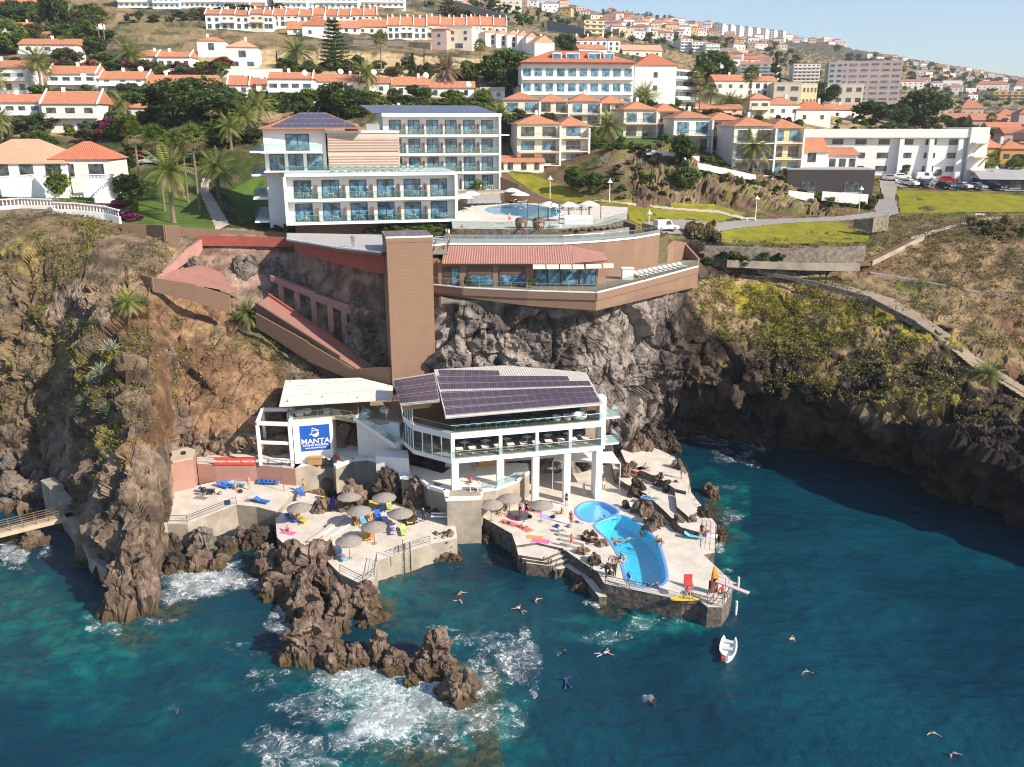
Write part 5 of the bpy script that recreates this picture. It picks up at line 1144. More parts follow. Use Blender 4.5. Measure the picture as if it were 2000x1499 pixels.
hw = M('hotel_white', (.78,.765,.74), .6, .03, .3, .03)
hb = M('hotel_brown_panel', (.20,.095,.055), .7, .1, .8)
hot_o = W(563,133,33.8); hu = math.atan2(.228,.974)
HT = thing('hotel','modern white terraced hotel with glass balconies and brown louvre screens','building',tuple(hot_o),hu)
SH = 3.55
louv = stripes('brown_louvre', (.30,.20,.15), (.48,.39,.33), .42, 1, .7, .5, .5)
_wm = {}
def window(parent, x, y, z, w, h, gm=None, fm=None, axis='x', name='window', curtain=False):
 """framed window facing -y (axis x) or -x (axis y); the frame is the part, the pane its sub-part"""
 key = (round(w,2), round(h,2), fm.name if fm else '', gm.name if gm else '')
 if key not in _wm:
  f = MB(); t_ = .09
  f.box(0,w,-.07,0,0,t_); f.box(0,w,-.07,0,h-t_,h); f.box(0,t_,-.07,0,t_,h-t_); f.box(w-t_,w,-.07,0,t_,h-t_)
  if w > 1.3: f.box(w/2-.05,w/2+.05,-.065,0,t_,h-t_)
  g = MB().box(.05,w-.05,-.035,-.012,.05,h-.05)
  _wm[key] = (f.mesh('window_frame', fm or darkm), g.mesh('pane', gm or bglass))
 fr, pn = _wm[key]
 o = inst(name, fr, parent, (x,y,z), 0 if axis == 'x' else R(-90) if axis == 'y' else R(90)); inst('pane', pn, o); return o
tw_me = MB().lathe((0,0,0),[(.02,.0),(.22,.0),(.03,.05),(.03,.68),(.36,.70),(.36,.74),(0,.74)],10).mesh('table', whitem)
def chair_me(m, nm):
 mb = MB(); mb.box(-.24,.24,-.22,.24,.42,.46); mb.box(-.24,.24,.2,.25,.46,.88)
 for x in (-.21,.21):
  for y in (-.19,.21): mb.box(x-.02,x+.02,y-.02,y+.02,0,.42)
 return mb.mesh(nm, m)
ch_me = chair_me(whitem,'chair')
HM = Matrix.Translation(hot_o) @ Matrix.Rotation(hu,4,'Z')
def hset(x, y, z, desc, n):
 p = HM @ Vector((x,y,z)); tag(inst('balcony_table', tw_me, None, p), 'round table on '+desc, 'table', 'balcony tables of the hotel')
 for k, dx in enumerate((-.62,.62)):
  q = HM @ Vector((x+dx,y+.1*k,z)); tag(inst('balcony_chair', ch_me, None, q, hu+(R(-80) if k == 0 else R(80))), ('left' if k == 0 else 'right')+' chair on '+desc, 'chair', 'balcony chairs of the hotel')
def bays(x0, x1, nb, nst, z0, vback, wing, fin_first=False, first_rail=True):
 bw = (x1-x0)/nb
 for s in range(nst):
  zb = z0+s*SH; fl_n = (['lower','upper'] if nst == 2 else ['ground-floor','first-floor','second-floor','top-floor'])[s]
  MB().box(x0-.3,x1+.3,vback-1.7,vback-.003,zb-.42,zb-.004).build('balcony_slab', hw, HT)
  if s or first_rail:
   g = MB(); g.box(x0-.2,x1+.2,vback-1.62,vback-1.6,zb+.05,zb+1.0); b_ = g.build('balustrade', cglass, HT)
   MB().box(x0-.2,x1+.2,vback-1.64,vback-1.58,zb+1.003,zb+1.05).build('handrail', steelm, b_)
  for k in range(nb):
   bx = x0+k*bw; gap = .78 if k < nb-1 else .72
   window(HT, bx+bw*.16, vback-.004, zb+.02, bw*.62, 2.72, bglass, darkm)
   if k < nb-1: MB().box(bx+bw*.93,bx+bw*1.0,vback-1.15,vback-.004,zb+.01,zb+2.0).build('divider_panel', hb, HT)
   hset(bx+bw*.5+(.35 if (k+s)%2 else -.2), vback-.95, zb, fl_n+' balcony '+str(ordl(k,nb))+' of hotel '+wing+' wing', k)
MB().box(0,26.6,1.6,15,.0,2*SH-.15).build('front_wing_wall', hw, HT)
MB().box(-.05,26.7,-.15,15.1,2*SH-.145,2*SH+.35).build('front_wing_roof', hw, HT)
bays(.5,26.2,6,2,.02,1.596,'front')
MB().box(-.3,.16,-.1,1.59,-.4,2*SH-.15).build('end_wall', hw, HT); MB().box(26.3,26.75,-.1,1.59,-.4,2*SH-.15).build('end_wall', hw, HT)
MB().box(1,25.6,2,14,-3,-.003).build('plinth', dbrown, HT)
g = MB(); g.box(-.0,26.6,.0,.03,2*SH+.353,2*SH+1.35); b_ = g.build('roof_balustrade', cglass, HT); MB().box(0,26.6,-.02,.05,2*SH+1.353,2*SH+1.4).build('handrail', steelm, b_)
Zm = 4*SH
MB().box(-3,6.6,6,30,-2,Zm-.2).build('middle_wall', hw, HT)
MB().box(-3.2,10.2,3.4,6,2*SH+.36,2*SH+.5).build('middle_terrace', hw, HT)
MB().box(-3.4,5.9,3.2,5.99,3*SH-.3,3*SH).build('balcony_slab', hw, HT)
g = MB().box(-3.3,5.8,3.24,3.27,3*SH+.05,3*SH+1.05).build('balustrade', cglass, HT)
MB().box(-3.3,5.8,3.2,3.3,3*SH+1.055,3*SH+1.1).build('handrail', steelm, g)
for x, z, w_ in ((.4,3*SH+.05,3.6),(-2.3,2*SH+.55,2.3),(.6,2*SH+.55,2.3),(3.5,2*SH+.55,2.5)):
 window(HT, x, 5.996, z, w_, 2.5, bglass, darkm)
e = .7; zr = Zm-.2
rf = MB(); c = [(-3-e,6-1.2,zr),(12+e,6-2.9,zr),(12+e,22,zr),(-3-e,22,zr)]; r_a, r_b = (3,12.5,zr+2.6),(7,12.5,zr+2.6)
rf.add(c+[r_a,r_b],[(0,1,5,4),(1,2,5),(2,3,4,5),(3,0,4),(3,2,1,0)])
rfo = rf.build('hipped_roof', tilem, HT)
def onr(u, v, l): a = Vector(c[0]).lerp(Vector(c[1]),u); b = Vector(r_a).lerp(Vector(r_b),u); p = a.lerp(b,v); return Vector((p.x,p.y-.03,p.z+l))
for v0,v1,u0,u1 in ((.08,.36,.10,.96),(.38,.66,.10,.95),(.68,.95,.08,.92)):
 MB().quad(onr(u0,v0,.12),onr(u1,v0,.12),onr(u1,v1,.14),onr(u0,v1,.14)).build('solar_panel_row', panelm, rfo)
def onl(u, v, l): a = Vector(c[3]).lerp(Vector(c[0]),u); b = Vector(r_a); p = a.lerp(b,v); return Vector((p.x,p.y,p.z+l))
MB().quad(onl(.35,.15,.12),onl(.9,.15,.12),onl(.75,.6,.14),onl(.35,.6,.14)).build('solar_panel_row', panelm, rfo)
for s in range(4):
 MB().box(-5.2,-3.003,4+s*.8,30,s*SH-.3,s*SH-.02).build('balcony_slab', hw, HT)
 MB().box(-3.09,-3.003,7,29,s*SH+.1,s*SH+2.9).build('side_panel', hb, HT)
 g = MB().box(-5.15,-5.12,4.1+s*.8,30,s*SH,s*SH+1.0).build('balustrade', cglass, HT)
 for k in range(4): window(HT, -3.10, 12+k*4.6, s*SH+.3, 2.4, 2.3, bglass, darkm, 'y')
MB().box(6.8,18.2,5.2,34,2*SH,4*SH-.8).build('louvre_block_wall', M('beige_panel',(.52,.44,.38),.7,.04,.5), HT)
for z0, z1 in ((2*SH+.5,2*SH+2.7),(3*SH-.1,4*SH-1.6)):
 MB().box(6.9,18.1,5.02,5.197,z0,z1).build('louvre_screen', louv, HT)
MB().box(6.6,18.25,5.0,34.2,4*SH-.795,4*SH-.5).build('flat_roof', hw, HT)
for i, x in enumerate((10,13.5)): MB().box(x,x+2.2,12,14,4*SH-.495,4*SH+.6).build('roof_plant', steelm, HT)
z0 = 2.2; v0 = 34
MB().box(18.3,41.3,v0+1.7,v0+13,z0-1.5,z0+4*SH-.2).build('rear_wing_wall', hw, HT)
MB().box(18.0,41.6,v0-.2,v0+13.1,z0+4*SH-.195,z0+4*SH+.45).build('rear_wing_roof', hw, HT)
bays(18.9,40.9,6,4,z0+.03,v0+1.696,'rear',first_rail=False)
MB().box(41.0,41.45,v0-.1,v0+1.69,z0-.4,z0+4*SH-.2).build('end_wall', hw, HT)
MB().box(41.45,43.2,v0+.1,v0+3,z0+SH-.2,z0+SH).build('side_balcony', hw, HT); MB().box(41.45,43.2,v0+.1,v0+3,z0+3*SH-.2,z0+3*SH).build('side_balcony', hw, HT)
mb = MB(); mb.add([(16.5,v0+.5,z0+4*SH+.5),(41,v0+.5,z0+4*SH+.5),(39,v0+12,z0+4*SH+2.2),(14.5,v0+12,z0+4*SH+2.2),(16.5,v0+.5,z0+4*SH+.456),(41,v0+.5,z0+4*SH+.456)],[(0,1,2,3),(4,5,1,0)]); mb.build('solar_panel_roof', M('slate_blue_panel',(.10,.105,.16),.3,.08,.5), HT)
lg_w = MB()
for x in (-.28,.28):
 for y in (-.75,.6): lg_w.box(x-.03,x+.03,y-.03,y+.03,0,.28)
lg_w.box(-.33,.33,-.95,.35,.28,.36); lg_w.add([(-.33,.35,.30),(.33,.35,.30),(.33,.95,.78),(-.33,.95,.78),(-.33,.35,.38),(.33,.35,.38),(.33,.92,.86),(-.33,.92,.86)],[(3,2,1,0),(4,5,6,7),(0,1,5,4),(1,2,6,5),(2,3,7,6),(3,0,4,7)])
lg_me = lg_w.mesh('lounger', whitem)
def lounger(p, rz, label, grp, col_mat=None, me=None):
 return tag(inst('sun_lounger', me or lg_me, None, p, rz), label, 'sun lounger', grp)
for i in range(11):
 lounger(HM @ Vector((7.6+i*1.35,2.2,2*SH+.36)), hu+R(180), 'white lounger on the hotel roof terrace, '+ordl(i,11)+' of the row', 'loungers on the hotel roof terrace')
rng = random.Random(7)
wm_ = {k: M('plaster_'+k, c, .8, .08, .25, .05, rnd=.05) for k, c in dict(white=(.80,.78,.75), cream=(.70,.62,.50), pale=(.74,.70,.64), yellow=(.66,.52,.30), ochre=(.60,.40,.17), pink=(.54,.40,.36), peach=(.66,.46,.33), grey=(.45,.44,.43), beige=(.58,.52,.43), dark=(.055,.045,.045), orange=(.58,.30,.10)).items()}
tl = {'orange': stripes('orange_tile', (.53,.22,.12), (.42,.165,.09), .34, 0, .8, .5, .6, .28, rnd=.16), 'red': stripes('red_tile', (.52,.17,.09), (.38,.12,.065), .34, 0, .8, .5, .6, .25, rnd=.16), 'peach': stripes('peach_tile', (.66,.37,.24), (.54,.27,.17), .34, 0, .8, .5, .6, .15), 'flat': M('flat_roof_screed', (.50,.46,.41), .9, .12, .3), 'clay': tilem, 'grey': M('grey_roof', (.36,.36,.36), .8, .1, .4)}
dglass = glass('dark_house_glass', (.03,.04,.045), .08, .35)
_fw = {}
def simple_window(parent, x, y, z, w, h, gm=None, rot=0, name='window'):
 k = (round(w,1), round(h,1), (gm or dglass).name)
 if k not in _fw:
  m = MB().box(0,w,-.05,-.004,0,h,0); m.box(-.07,w+.07,-.10,-.003,-.10,-.003,1)
  _fw[k] = m.mesh('window', [gm or dglass, whitem])
 return inst(name, _fw[k], parent, (x,y,z), rot)
def roof_on(t, w, dp, h, kind, rh, rm, oh=.45, x0=0, y0=0, name='roof'):
 mb = MB(); a, b, c, d = (x0-oh,y0-oh,h), (x0+w+oh,y0-oh,h), (x0+w+oh,y0+dp+oh,h), (x0-oh,y0+dp+oh,h)
 if kind == 'hip':
  i = min(w, dp)*.5
  if w >= dp: r1_, r2_ = (x0+i,y0+dp/2,h+rh), (x0+w-i,y0+dp/2,h+rh)
  else: r1_, r2_ = (x0+w/2,y0+i,h+rh), (x0+w/2,y0+dp-i,h+rh)
  if w >= dp: mb.add([a,b,c,d,r1_,r2_],[(0,1,5,4),(1,2,5),(2,3,4,5),(3,0,4),(3,2,1,0)])
  else: mb.add([a,b,c,d,r1_,r2_],[(0,1,4),(1,2,5,4),(2,3,5),(3,0,4,5),(3,2,1,0)])
 elif kind == 'gable':   # ridge along x
  r1_, r2_ = (x0-oh,y0+dp/2,h+rh), (x0+w+oh,y0+dp/2,h+rh)
  mb.add([a,b,c,d,r1_,r2_],[(0,1,5,4),(2,3,4,5),(3,0,4),(1,2,5),(3,2,1,0)])
 elif kind == 'gablex':  # gable end faces the sea
  r1_, r2_ = (x0+w/2,y0-oh,h+rh), (x0+w/2,y0+dp+oh,h+rh)
  mb.add([a,b,c,d,r1_,r2_],[(1,2,5,4),(3,0,4,5),(0,1,4),(2,3,5),(3,2,1,0)])
 elif kind == 'shed':
  mb.add([a,b,(c[0],c[1],h+rh),(d[0],d[1],h+rh),(c[0],c[1],h),(d[0],d[1],h)],[(0,1,2,3),(2,4,5,3),(1,4,2),(0,3,5),(5,4,1,0)])
 else:
  mb.box(x0-.05,x0+w+.05,y0-.05,y0+dp+.05,h+.003,h+rh)
 return mb.build(name, rm, t)
def house(name, label, cat, px0, px1, pyb, pye, pyt, wall='white', roof='orange', kind='gable', depth=9.0, rot=4.0, rows=((3,.22,1.1,1.3),), group=None, balcony=None, chim=True, gm=None, parapet=False, Y=None, r0=6.0, small=False, oh=.45):
 """house whose front base spans px0..px1 at pixel row pyb; eave and ridge rows give its heights"""
 cp = D((px0+px1)/2, pyb, Y) if Y else G((px0+px1)/2, pyb, r0)
 zc = cp.y*CT+(H-cp.z)*ST; w = (px1-px0)/F*zc; a = R(rot); w = w/max(.5,math.cos(a))
 h = (pyb-pye)/F*zc; rh = max(.25, (pye-pyt)/F*zc)
 o = cp-Vector((math.cos(a),math.sin(a),0))*w/2
 t = thing(name, label, cat, o, a, group)
 MB().box(0,w,0,depth,-3.5,h).build('wall', wm_[wall], t)
 r = roof_on(t, w, depth, h, kind, rh, tl[roof], oh)
 if kind == 'gable' and parapet:
  for x in (-.22, w-.08):
   MB().add([(x,-.5,h-.1),(x+.3,-.5,h-.1),(x+.3,depth/2,h+rh+.3),(x,depth/2,h+rh+.3),(x,-.5,h+.35),(x+.3,-.5,h+.35),(x+.3,depth/2,h+rh+.65),(x,depth/2,h+rh+.65)],[(3,2,1,0),(4,5,6,7),(0,1,5,4),(1,2,6,5),(2,3,7,6),(3,0,4,7)]).build('gable_coping', wm_['white'], t)
 if chim:
  cx_ = w*rng.uniform(.2,.8); MB().box(cx_-.35,cx_+.35,depth*.45,depth*.45+.7,h+rh*.5,h+rh+.9).build('chimney', wm_['white'], r)
 k = 0
 for n_, zf, ww, wh in rows:
  for i in range(n_):
   x = w*(i+.5)/n_-ww/2
   simple_window(t, x, -.003, h*zf, ww*(.9 if (i%3==2) else 1), wh, gm)
 if balcony:
  for zf in (balcony if isinstance(balcony,(tuple,list)) else (balcony,)):
   b_ = MB().box(.2,w-.2,-1.5,-.003,h*zf-.25,h*zf-.02).build('balcony', wm_[wall], t)
   MB().box(.2,w-.2,-1.5,-1.38,h*zf-.017,h*zf+.9).build('parapet', wm_[wall], b_)
 return t
V = 'house'
house('villa','large two-storey villa with a wide peach tiled roof and white stairs on the far left',V,-60,132,384,322,277,'white','peach','hip',13,6,((4,.62,2.6,2.0),(2,.1,1.2,1.5)),chim=False)
house('villa','white villa wing with a red pyramid roof next to the peach-roofed villa',V,112,222,386,314,281,'pale','red','hip',9,6,((2,.55,2.6,2.2),(2,.08,1.1,1.6)),chim=False)
house(V,'white row house with orange roof at the left edge behind the villa',V,-10,84,247,203,186,'white','orange','gable',9,4,((4,.56,1.8,1.6),(3,.1,1.5,1.7)),balcony=.5,parapet=True)
house(V,'tall pale house with a long orange roof directly above the villa',V,90,196,258,206,181,'pale','orange','gable',9,4,((3,.60,2.2,1.7),(4,.1,.9,1.3)),balcony=.52,parapet=True)
house(V,'low house with small orange roof behind orange-flowering shrub',V,204,302,232,212,198,'cream','orange','gable',8,4,((3,.3,1.2,1.1),))
house(V,'white house behind the big palm at the far left, upper row',V,-20,58,182,136,120,'white','orange','gable',9,4,((3,.55,1.8,1.6),(3,.12,1.6,1.6)),balcony=.5)
house(V,'white house with wide gridded glazing and orange roof, second in the upper left row',V,100,190,182,147,130,'white','orange','gable',9,4,((4,.5,2.0,1.7),(2,.1,1.5,1.3)),balcony=.45,parapet=True)
house(V,'white house with green shutter and orange roof, third in the upper left row',V,197,288,180,156,140,'white','orange','gable',9,4,((3,.55,1.4,1.2),(2,.1,2.2,1.2)),balcony=.5,parapet=True)
house(V,'low house showing only its long orange roof beside the dark spreading tree',V,290,418,184,166,147,'white','orange','gable',9,4,((3,.3,1.2,1.1),))
house(V,'white house with a balcony over a garage door on the left slope',V,43,151,124,90,77,'pale','orange','gable',9,3,((3,.6,1.8,1.5),(1,.05,4,2.2)),balcony=.5)
house(V,'house roof with dark red tiles just behind the garage house',V,46,116,84,74,61,'pale','red','gable',8,3,((2,.3,1.2,1),))
house(V,'small orange-roofed house among trees at the upper left edge',V,30,66,64,55,43,'white','orange','gable',8,3,((2,.3,1.2,1),))
house(V,'orange-roofed house at the left frame edge under trees',V,-18,28,66,54,44,'pale','orange','gable',8,3,((2,.3,1.2,1),))
house(V,'cream house at the top left corner',V,-4,58,20,6,-6,'cream','orange','gable',9,3,((3,.4,1.4,1.2),))
house(V,'white house with red roof beside the tall twin palms',V,143,188,62,41,30,'white','orange','gable',9,3,((2,.55,1.1,1.2),(2,.15,1.1,1.2)))
house(V,'long low bungalow with orange roof beside the purple bougainvillea, left half',V,272,308,130,112,100,'white','orange','gable',8,3,((1,.3,1.2,1.1),))
house(V,'long low bungalow with orange roof beside the purple bougainvillea, right half',V,309,372,134,113,101,'white','orange','gable',9,3,((4,.25,1.4,1.4),),parapet=True)
house(V,'small white house with pyramid roof and one dark window on the dry slope',V,388,440,108,82,73,'white','orange','hip',7,8,((1,.35,1.9,2.2),))
house(V,'square white villa with peach pyramid roof above the long white garden wall',V,447,504,134,95,80,'white','peach','hip',9,8,((1,.52,2.2,2.0),(2,.1,2.0,1.4)))
tag(MB().wall([G(428,150)[:2],G(552,150)[:2]],G(490,150).z-3,G(490,150).z+2.2,.4).build('garden_wall', wm_['white']),'long white garden wall below the square white villa','wall')
house(V,'white house with steep gable and orange roof, left in the row above the hotel trees',V,447,487,190,168,148,'white','orange','gable',11,10,((2,.4,1.3,1.3),),parapet=True)
house(V,'narrow white house with two dark doors, second in the row above the hotel trees',V,487,526,180,166,153,'white','orange','gable',9,6,((2,.2,1.3,1.8),),parapet=True)
house(V,'white two-storey house with solar water heater and parasol terrace',V,527,612,205,157,143,'white','orange','gable',9,6,((4,.58,2.0,1.5),(3,.08,2.2,2.0)),balcony=.5,parapet=True)
house(V,'low orange-roofed house right of the parasol terrace house',V,613,702,182,161,146,'white','orange','gable',9,5,((3,.3,1.3,1.2),),parapet=True)
house(V,'white bungalow with orange roof left of the grey dry palm',V,703,759,184,164,151,'white','orange','gable',8,5,((2,.3,1.3,1.2),))
house(V,'white bungalow with two windows directly left of the drooping grey palm',V,774,834,188,168,151,'white','orange','gable',9,4,((3,.25,1.2,1.5),))
house(V,'white bungalow with covered porch right of the drooping grey palm',V,836,926,191,173,159,'white','orange','gable',9,4,((3,.2,1.2,1.5),))
house(V,'orange roof with brown chimney peeping above the hotel rear wing',V,755,836,236,222,210,'white','orange','gable',8,4,((2,.3,1,1),))
house(V,'small white house among trees left of the red-roofed hotel',V,938,986,196,180,172,'white','flat','flat',8,4,((2,.4,1.2,1.2),),chim=False)
def terrace(xs, pyb, pye, pyt, row, roofs='orange', wall='white', nb=2, skew=0.0, depth=8, rot=3):
 n_ = len(xs)-1
 for i in range(n_):
  d_ = skew*i
  house('row_house','white orange-roofed house, '+ordl(i,n_)+' in '+row,V,xs[i]+.4,xs[i+1]-.4,pyb+d_,pye+d_+(i%3)*.8-(i%2),pyt+d_+(i%3)*.8-(i%2),(wall,'pale','white','cream')[i%4],roofs,'gable',depth,rot,((nb,.58,1.2,1.3),(nb,.12,1.5,1.7)),group='terraced houses in '+row,parapet=True,balcony=.5 if i%2 else None)
terrace([403,433,461,489,517,534],60,31,19,'the row below the pale apartment blocks')
terrace([534,559,585,611,636,661,686,711,736],54,32,17,'the long row above the conifer')
terrace([757,782,808,834,860,887,912,938,964,990],78,52,34,'the row above the dry field')
house(V,'white house with big plain gable end facing the sea by the conifer',V,592,650,74,52,33,'white','orange','gablex',11,6,((2,.3,1.2,1.3),))
house(V,'narrow orange-roofed house left of the big white gable',V,562,592,68,58,41,'white','orange','gable',9,6,((1,.3,1.2,1.2),))
house(V,'orange-roofed house right of the big white gable',V,652,702,66,56,40,'white','orange','gable',9,4,((3,.3,1.2,1.2),))
house(V,'wide orange-roofed house at the left end of the dry field',V,700,754,68,54,38,'white','orange','gable',9,4,((3,.3,1.2,1.2),))
house(V,'yellow house with small pyramid roof below the apartment blocks',V,472,522,26,14,7,'yellow','orange','hip',8,4,((3,.3,1.3,1.3),))
house(V,'cream and pink three-storey house with flat roof beside the dry field',V,872,922,97,59,56,'cream','flat','flat',10,-12,((2,.72,1.2,1.2),(2,.42,1.2,1.2),(1,.05,3,1.8)),chim=False)
house(V,'pink wing of the cream flat-roofed house beside the dry field',V,843,873,97,60,54,'pink','peach','hip',9,-12,((1,.6,1.2,1.2),(1,.2,1.2,1.2)),chim=False)
for i,(x0,x1,b,e,t_) in enumerate([(948,975,92,67,60),(969,996,95,69,61),(990,1017,98,71,62),(1010,1034,101,73,64),(1028,1050,105,76,67),(1044,1083,112,86,72)]):
 house('row_house','white stepped house with slanting gable, '+ordl(i,6)+' of the sawtooth row',V,x0,x1,b,e,t_,'white','peach','gablex',11,24,((1,.6,1.3,1.5),(1,.2,1.3,1.6)) if i < 5 else (),group='sawtooth row houses',oh=.1)
for i in range(4):
 house('row_house','white house with small orange pyramid roof, '+ordl(i,4)+' of four behind the red-roofed hotel',V,1112+i*25,1136+i*25,102,80,71,'white','orange','hip',8,4,((2,.55,1.3,1.4),(2,.15,1.3,1.4)),group='four pyramid-roofed houses')
house(V,'grey-gabled white house directly behind the red-roofed hotel',V,1130,1184,112,97,87,'white','orange','gable',9,14,((2,.3,1.5,1.3),))
house(V,'long cream roof with vaulted ridges behind the red-roofed hotel',V,1215,1294,112,100,88,'cream','peach','gable',10,10,((4,.3,1.2,1.1),),chim=False)
def block(label, px0, px1, pyb, pyt, st_, nb, wall='white', rot=4.0, depth=14, roofk='flat', roof='flat', pye=None, Y=None, bal=True, group=None, gm=None, cat='apartment block', ww=None):
 cp = D((px0+px1)/2, pyb, Y) if Y else G((px0+px1)/2, pyb)
 zc = cp.y*CT+(H-cp.z)*ST; a = R(rot); w = (px1-px0)/F*zc/max(.4,math.cos(a)); h = (pyb-(pye or pyt))/F*zc
 t = thing('apartment_block', label, cat, cp-Vector((math.cos(a),math.sin(a),0))*w/2, a, group)
 MB().box(0,w,0,depth,-6,h).build('wall', wm_[wall], t)
 roof_on(t, w, depth, h, roofk, max(.5,((pye or pyt)-pyt)/F*zc), tl[roof], .3)
 sh = h/st_; bw = w/nb; wd = ww or bw*.55
 for s in range(st_):
  if bal:
   MB().box(.1,w-.1,-1.0,-.003,s*sh-.12,s*sh+.75).build('balcony', wm_[wall], t)
  for k in range(nb):
   if st_*nb <= 100: simple_window(t, bw*(k+.5)-wd/2, -.003, s*sh+sh*(.30 if not bal else .12), wd, sh*(.42 if not bal else .62), gm)
 for s in range(st_):   # right end wall
  for k in range(2): simple_window(t, w+.003, depth*(.25+.4*k), s*sh+sh*.35, 1.1, min(1.3,sh*.45), gm, R(90))
 return t
for i,(x0,x1,b,t_,s,nb) in enumerate([(232,300,16,-28,4,6),(300,352,18,-26,4,5),(352,430,17,-30,4,8),(430,520,18,-30,4,9),(536,600,18,-28,4,6),(600,700,19,-30,4,9),(700,790,16,-24,4,8)]):
 block('white and grey apartment block at the top edge, '+ordl(i,7)+' of seven',x0,x1,b,t_,s,nb,'white',3,12,group='apartment blocks at the top edge',gm=bglass)
for i in range(8):
 block('tall white apartment slab on the far skyline, '+ordl(i,8)+' of eight',1396+i*16.8,1410+i*16.8,66+i*2.0,48+i*2.0,5,3,'white',-25,30,group='skyline apartment slabs',bal=False)
for i,(x0,x1,b,t_,s,nb) in enumerate([(1328,1352,101,74,4,3),(1350,1378,108,80,4,4),(1376,1404,116,84,5,5)]):
 block('white balconied apartment block on the middle hillside, '+ordl(i,3)+' of three',x0,x1,b,t_,s,nb,'white',6,18,roofk='hip',roof='orange',pye=t_+4,group='balconied blocks left of the valley')
block('white apartment house with orange roof between the conifer and the palms',1448,1510,152,120,4,5,'pale',-24,16,roofk='hip',roof='orange',pye=127)
block('pale six-storey block with square balconies left of the pink tower block',1548,1598,166,128,6,6,'pale',-8,16,roofk='flat',roof='orange')
t = block('large pink and grey apartment tower block with balcony recesses',1634,1748,200,126,7,6,'pink',-14,18,bal=False,gm=glass('grey_blue_glass',(.10,.13,.17),.15,.5),ww=4.0)
t['label'] = 'large pink and grey apartment tower block, biggest block on the right hillside'
block('dark grey side block attached left of the pink tower block',1614,1640,194,128,7,2,'grey',-14,20,bal=False)
bh = block('large white hotel front with three balcony floors under a long red roof',1018,1236,214,132,3,10,'white',3,16,pye=132,bal=True,cat='hotel',gm=bglass,ww=2.1)
RH = bh; zc = bh.location.y*CT+(H-bh.location.z)*ST; wH = 218/F*zc; hH = 82/F*zc
roof_on(bh, wH, 18, hH+.52, 'hip', 26/F*zc, tl['red'], .8, 0, -1, 'pitched_roof')
for x0_, x1_ in ((.28,.36),(.40,.52),(.60,.71),(.74,.83)):
 d_ = MB().box(wH*x0_,wH*x1_,1.2,7,hH+.6,hH+3.2).build('dormer', wm_['white'], bh); MB().box(wH*x0_+.2,wH*x1_-.2,1.13,1.197,hH+.95,hH+2.9).build('window', bglass, d_)
house('hotel_wing','plain white hotel end wing with a red pyramid roof',V,1237,1318,214,133,108,'white','red','hip',16,3,((1,.72,1.2,1.5),(1,.42,1.2,1.5)),chim=False)
block('bright white hotel side front with rows of narrow pillars, right of the red pyramid roof',1312,1362,214,136,4,6,'white',40,14,roofk='hip',roof='red',pye=140,cat='hotel',ww=1.6)
def apart(label, px0, px1, pyb, pye, pyt, st_, mods, wall='cream', rot=6, depth=11, gap=None, group='cream holiday apartments'):
 cp = G((px0+px1)/2, pyb); zc = cp.y*CT+(H-cp.z)*ST; a = R(rot); w = (px1-px0)/F*zc/math.cos(a); h = (pyb-pye)/F*zc; rh = (pye-pyt)/F*zc
 t = thing('holiday_apartments', label, 'apartment house', cp-Vector((math.cos(a),math.sin(a),0))*w/2, a, group)
 x = 0
 for i, f in enumerate(mods):
  mw = w*f; sb = 0 if i%2 == 0 else 1.6; sh = h/st_
  MB().box(x+.02,x+mw-.02,sb,depth+sb,-4,h-.4*i).build('wall', wm_[wall if i%2 == 0 else ('yellow' if wall != 'cream' else 'cream')], t)
  roof_on(t, mw, depth, h-.4*i, 'hip', rh, tl['orange'], .55, x, sb)
  for s in range(st_):
   nb = 2 if mw > 7 else 1
   for k in range(nb):
    ww = min(3.2, mw/nb*.62); xx = x+mw*(k+.5)/nb-ww/2
    simple_window(t, xx, sb-.004, s*sh+.25, ww, sh*.70, bglass if (i+s)%2 else dglass)
   b_ = MB().box(x+.15,x+mw-.15,sb-1.4,sb-.003,s*sh-.25,s*sh-.02).build('balcony', wm_['cream'], t)
   rl = MB()
   for q in range(int(mw/.35)): rl.box(x+.2+q*.35,x+.24+q*.35,sb-1.36,sb-1.33,s*sh-.017,s*sh+.9)
   rl.box(x+.15,x+mw-.15,sb-1.38,sb-1.31,s*sh+.905,s*sh+.96); rl.build('balcony_railing', darkm, b_)
  MB().box(x+mw-.3,x+mw+.12,sb-1.4,sb-.003,-1,h-.5-.4*i).build('side_wall', wm_['pale'], t)
  x += mw
 MB().box(w*.3,w*.3+.6,depth*.5,depth*.5+.6,h+rh*.4,h+rh+.9).build('chimney', wm_['white'], t)
 return t
apart('cream apartments at the back under the white hotel front, highest of the cream group',1010,1122,205,172,160,2,(.48,.52))
apart('cream apartments with twin orange roofs left of the palm-shaded pair',984,1112,246,198,182,2,(.54,.46))
apart('cream apartments just above the large round palm',1112,1226,246,201,185,2,(.52,.48))
apart('cream apartments with an orange porch roof, lowest on the left beside the hotel',1010,1152,322,246,228,3,(.58,.42),rot=8)
apart('cream apartments right of the large round palm on the bright lawn',1216,1330,268,217,201,2,(.56,.44))
apart('cream and yellow apartments with big blue windows, second from the right of the group',1312,1450,296,234,219,2,(.54,.46),wall='pale')
apart('cream and yellow three-storey apartments behind the stout front palm',1426,1568,342,251,233,3,(.56,.44),wall='pale')
house('porch_house','small cream porch house with an orange lean-to roof beside the hotel lawn',V,984,1062,336,318,306,'cream','orange','shed',5,6,((3,.2,1.2,1.6),),chim=False)
t = block('long white institution building with paired windows and slanted buttresses',1568,1870,343,268,3,7,'white',-6,18,bal=False,gm=dglass,cat='building',ww=2.6)
t['label'] = 'long plain white building with paired windows behind the car park'
zc = t.location.y*CT+(H-t.location.z)*ST; w = 302/F*zc; h = 75/F*zc
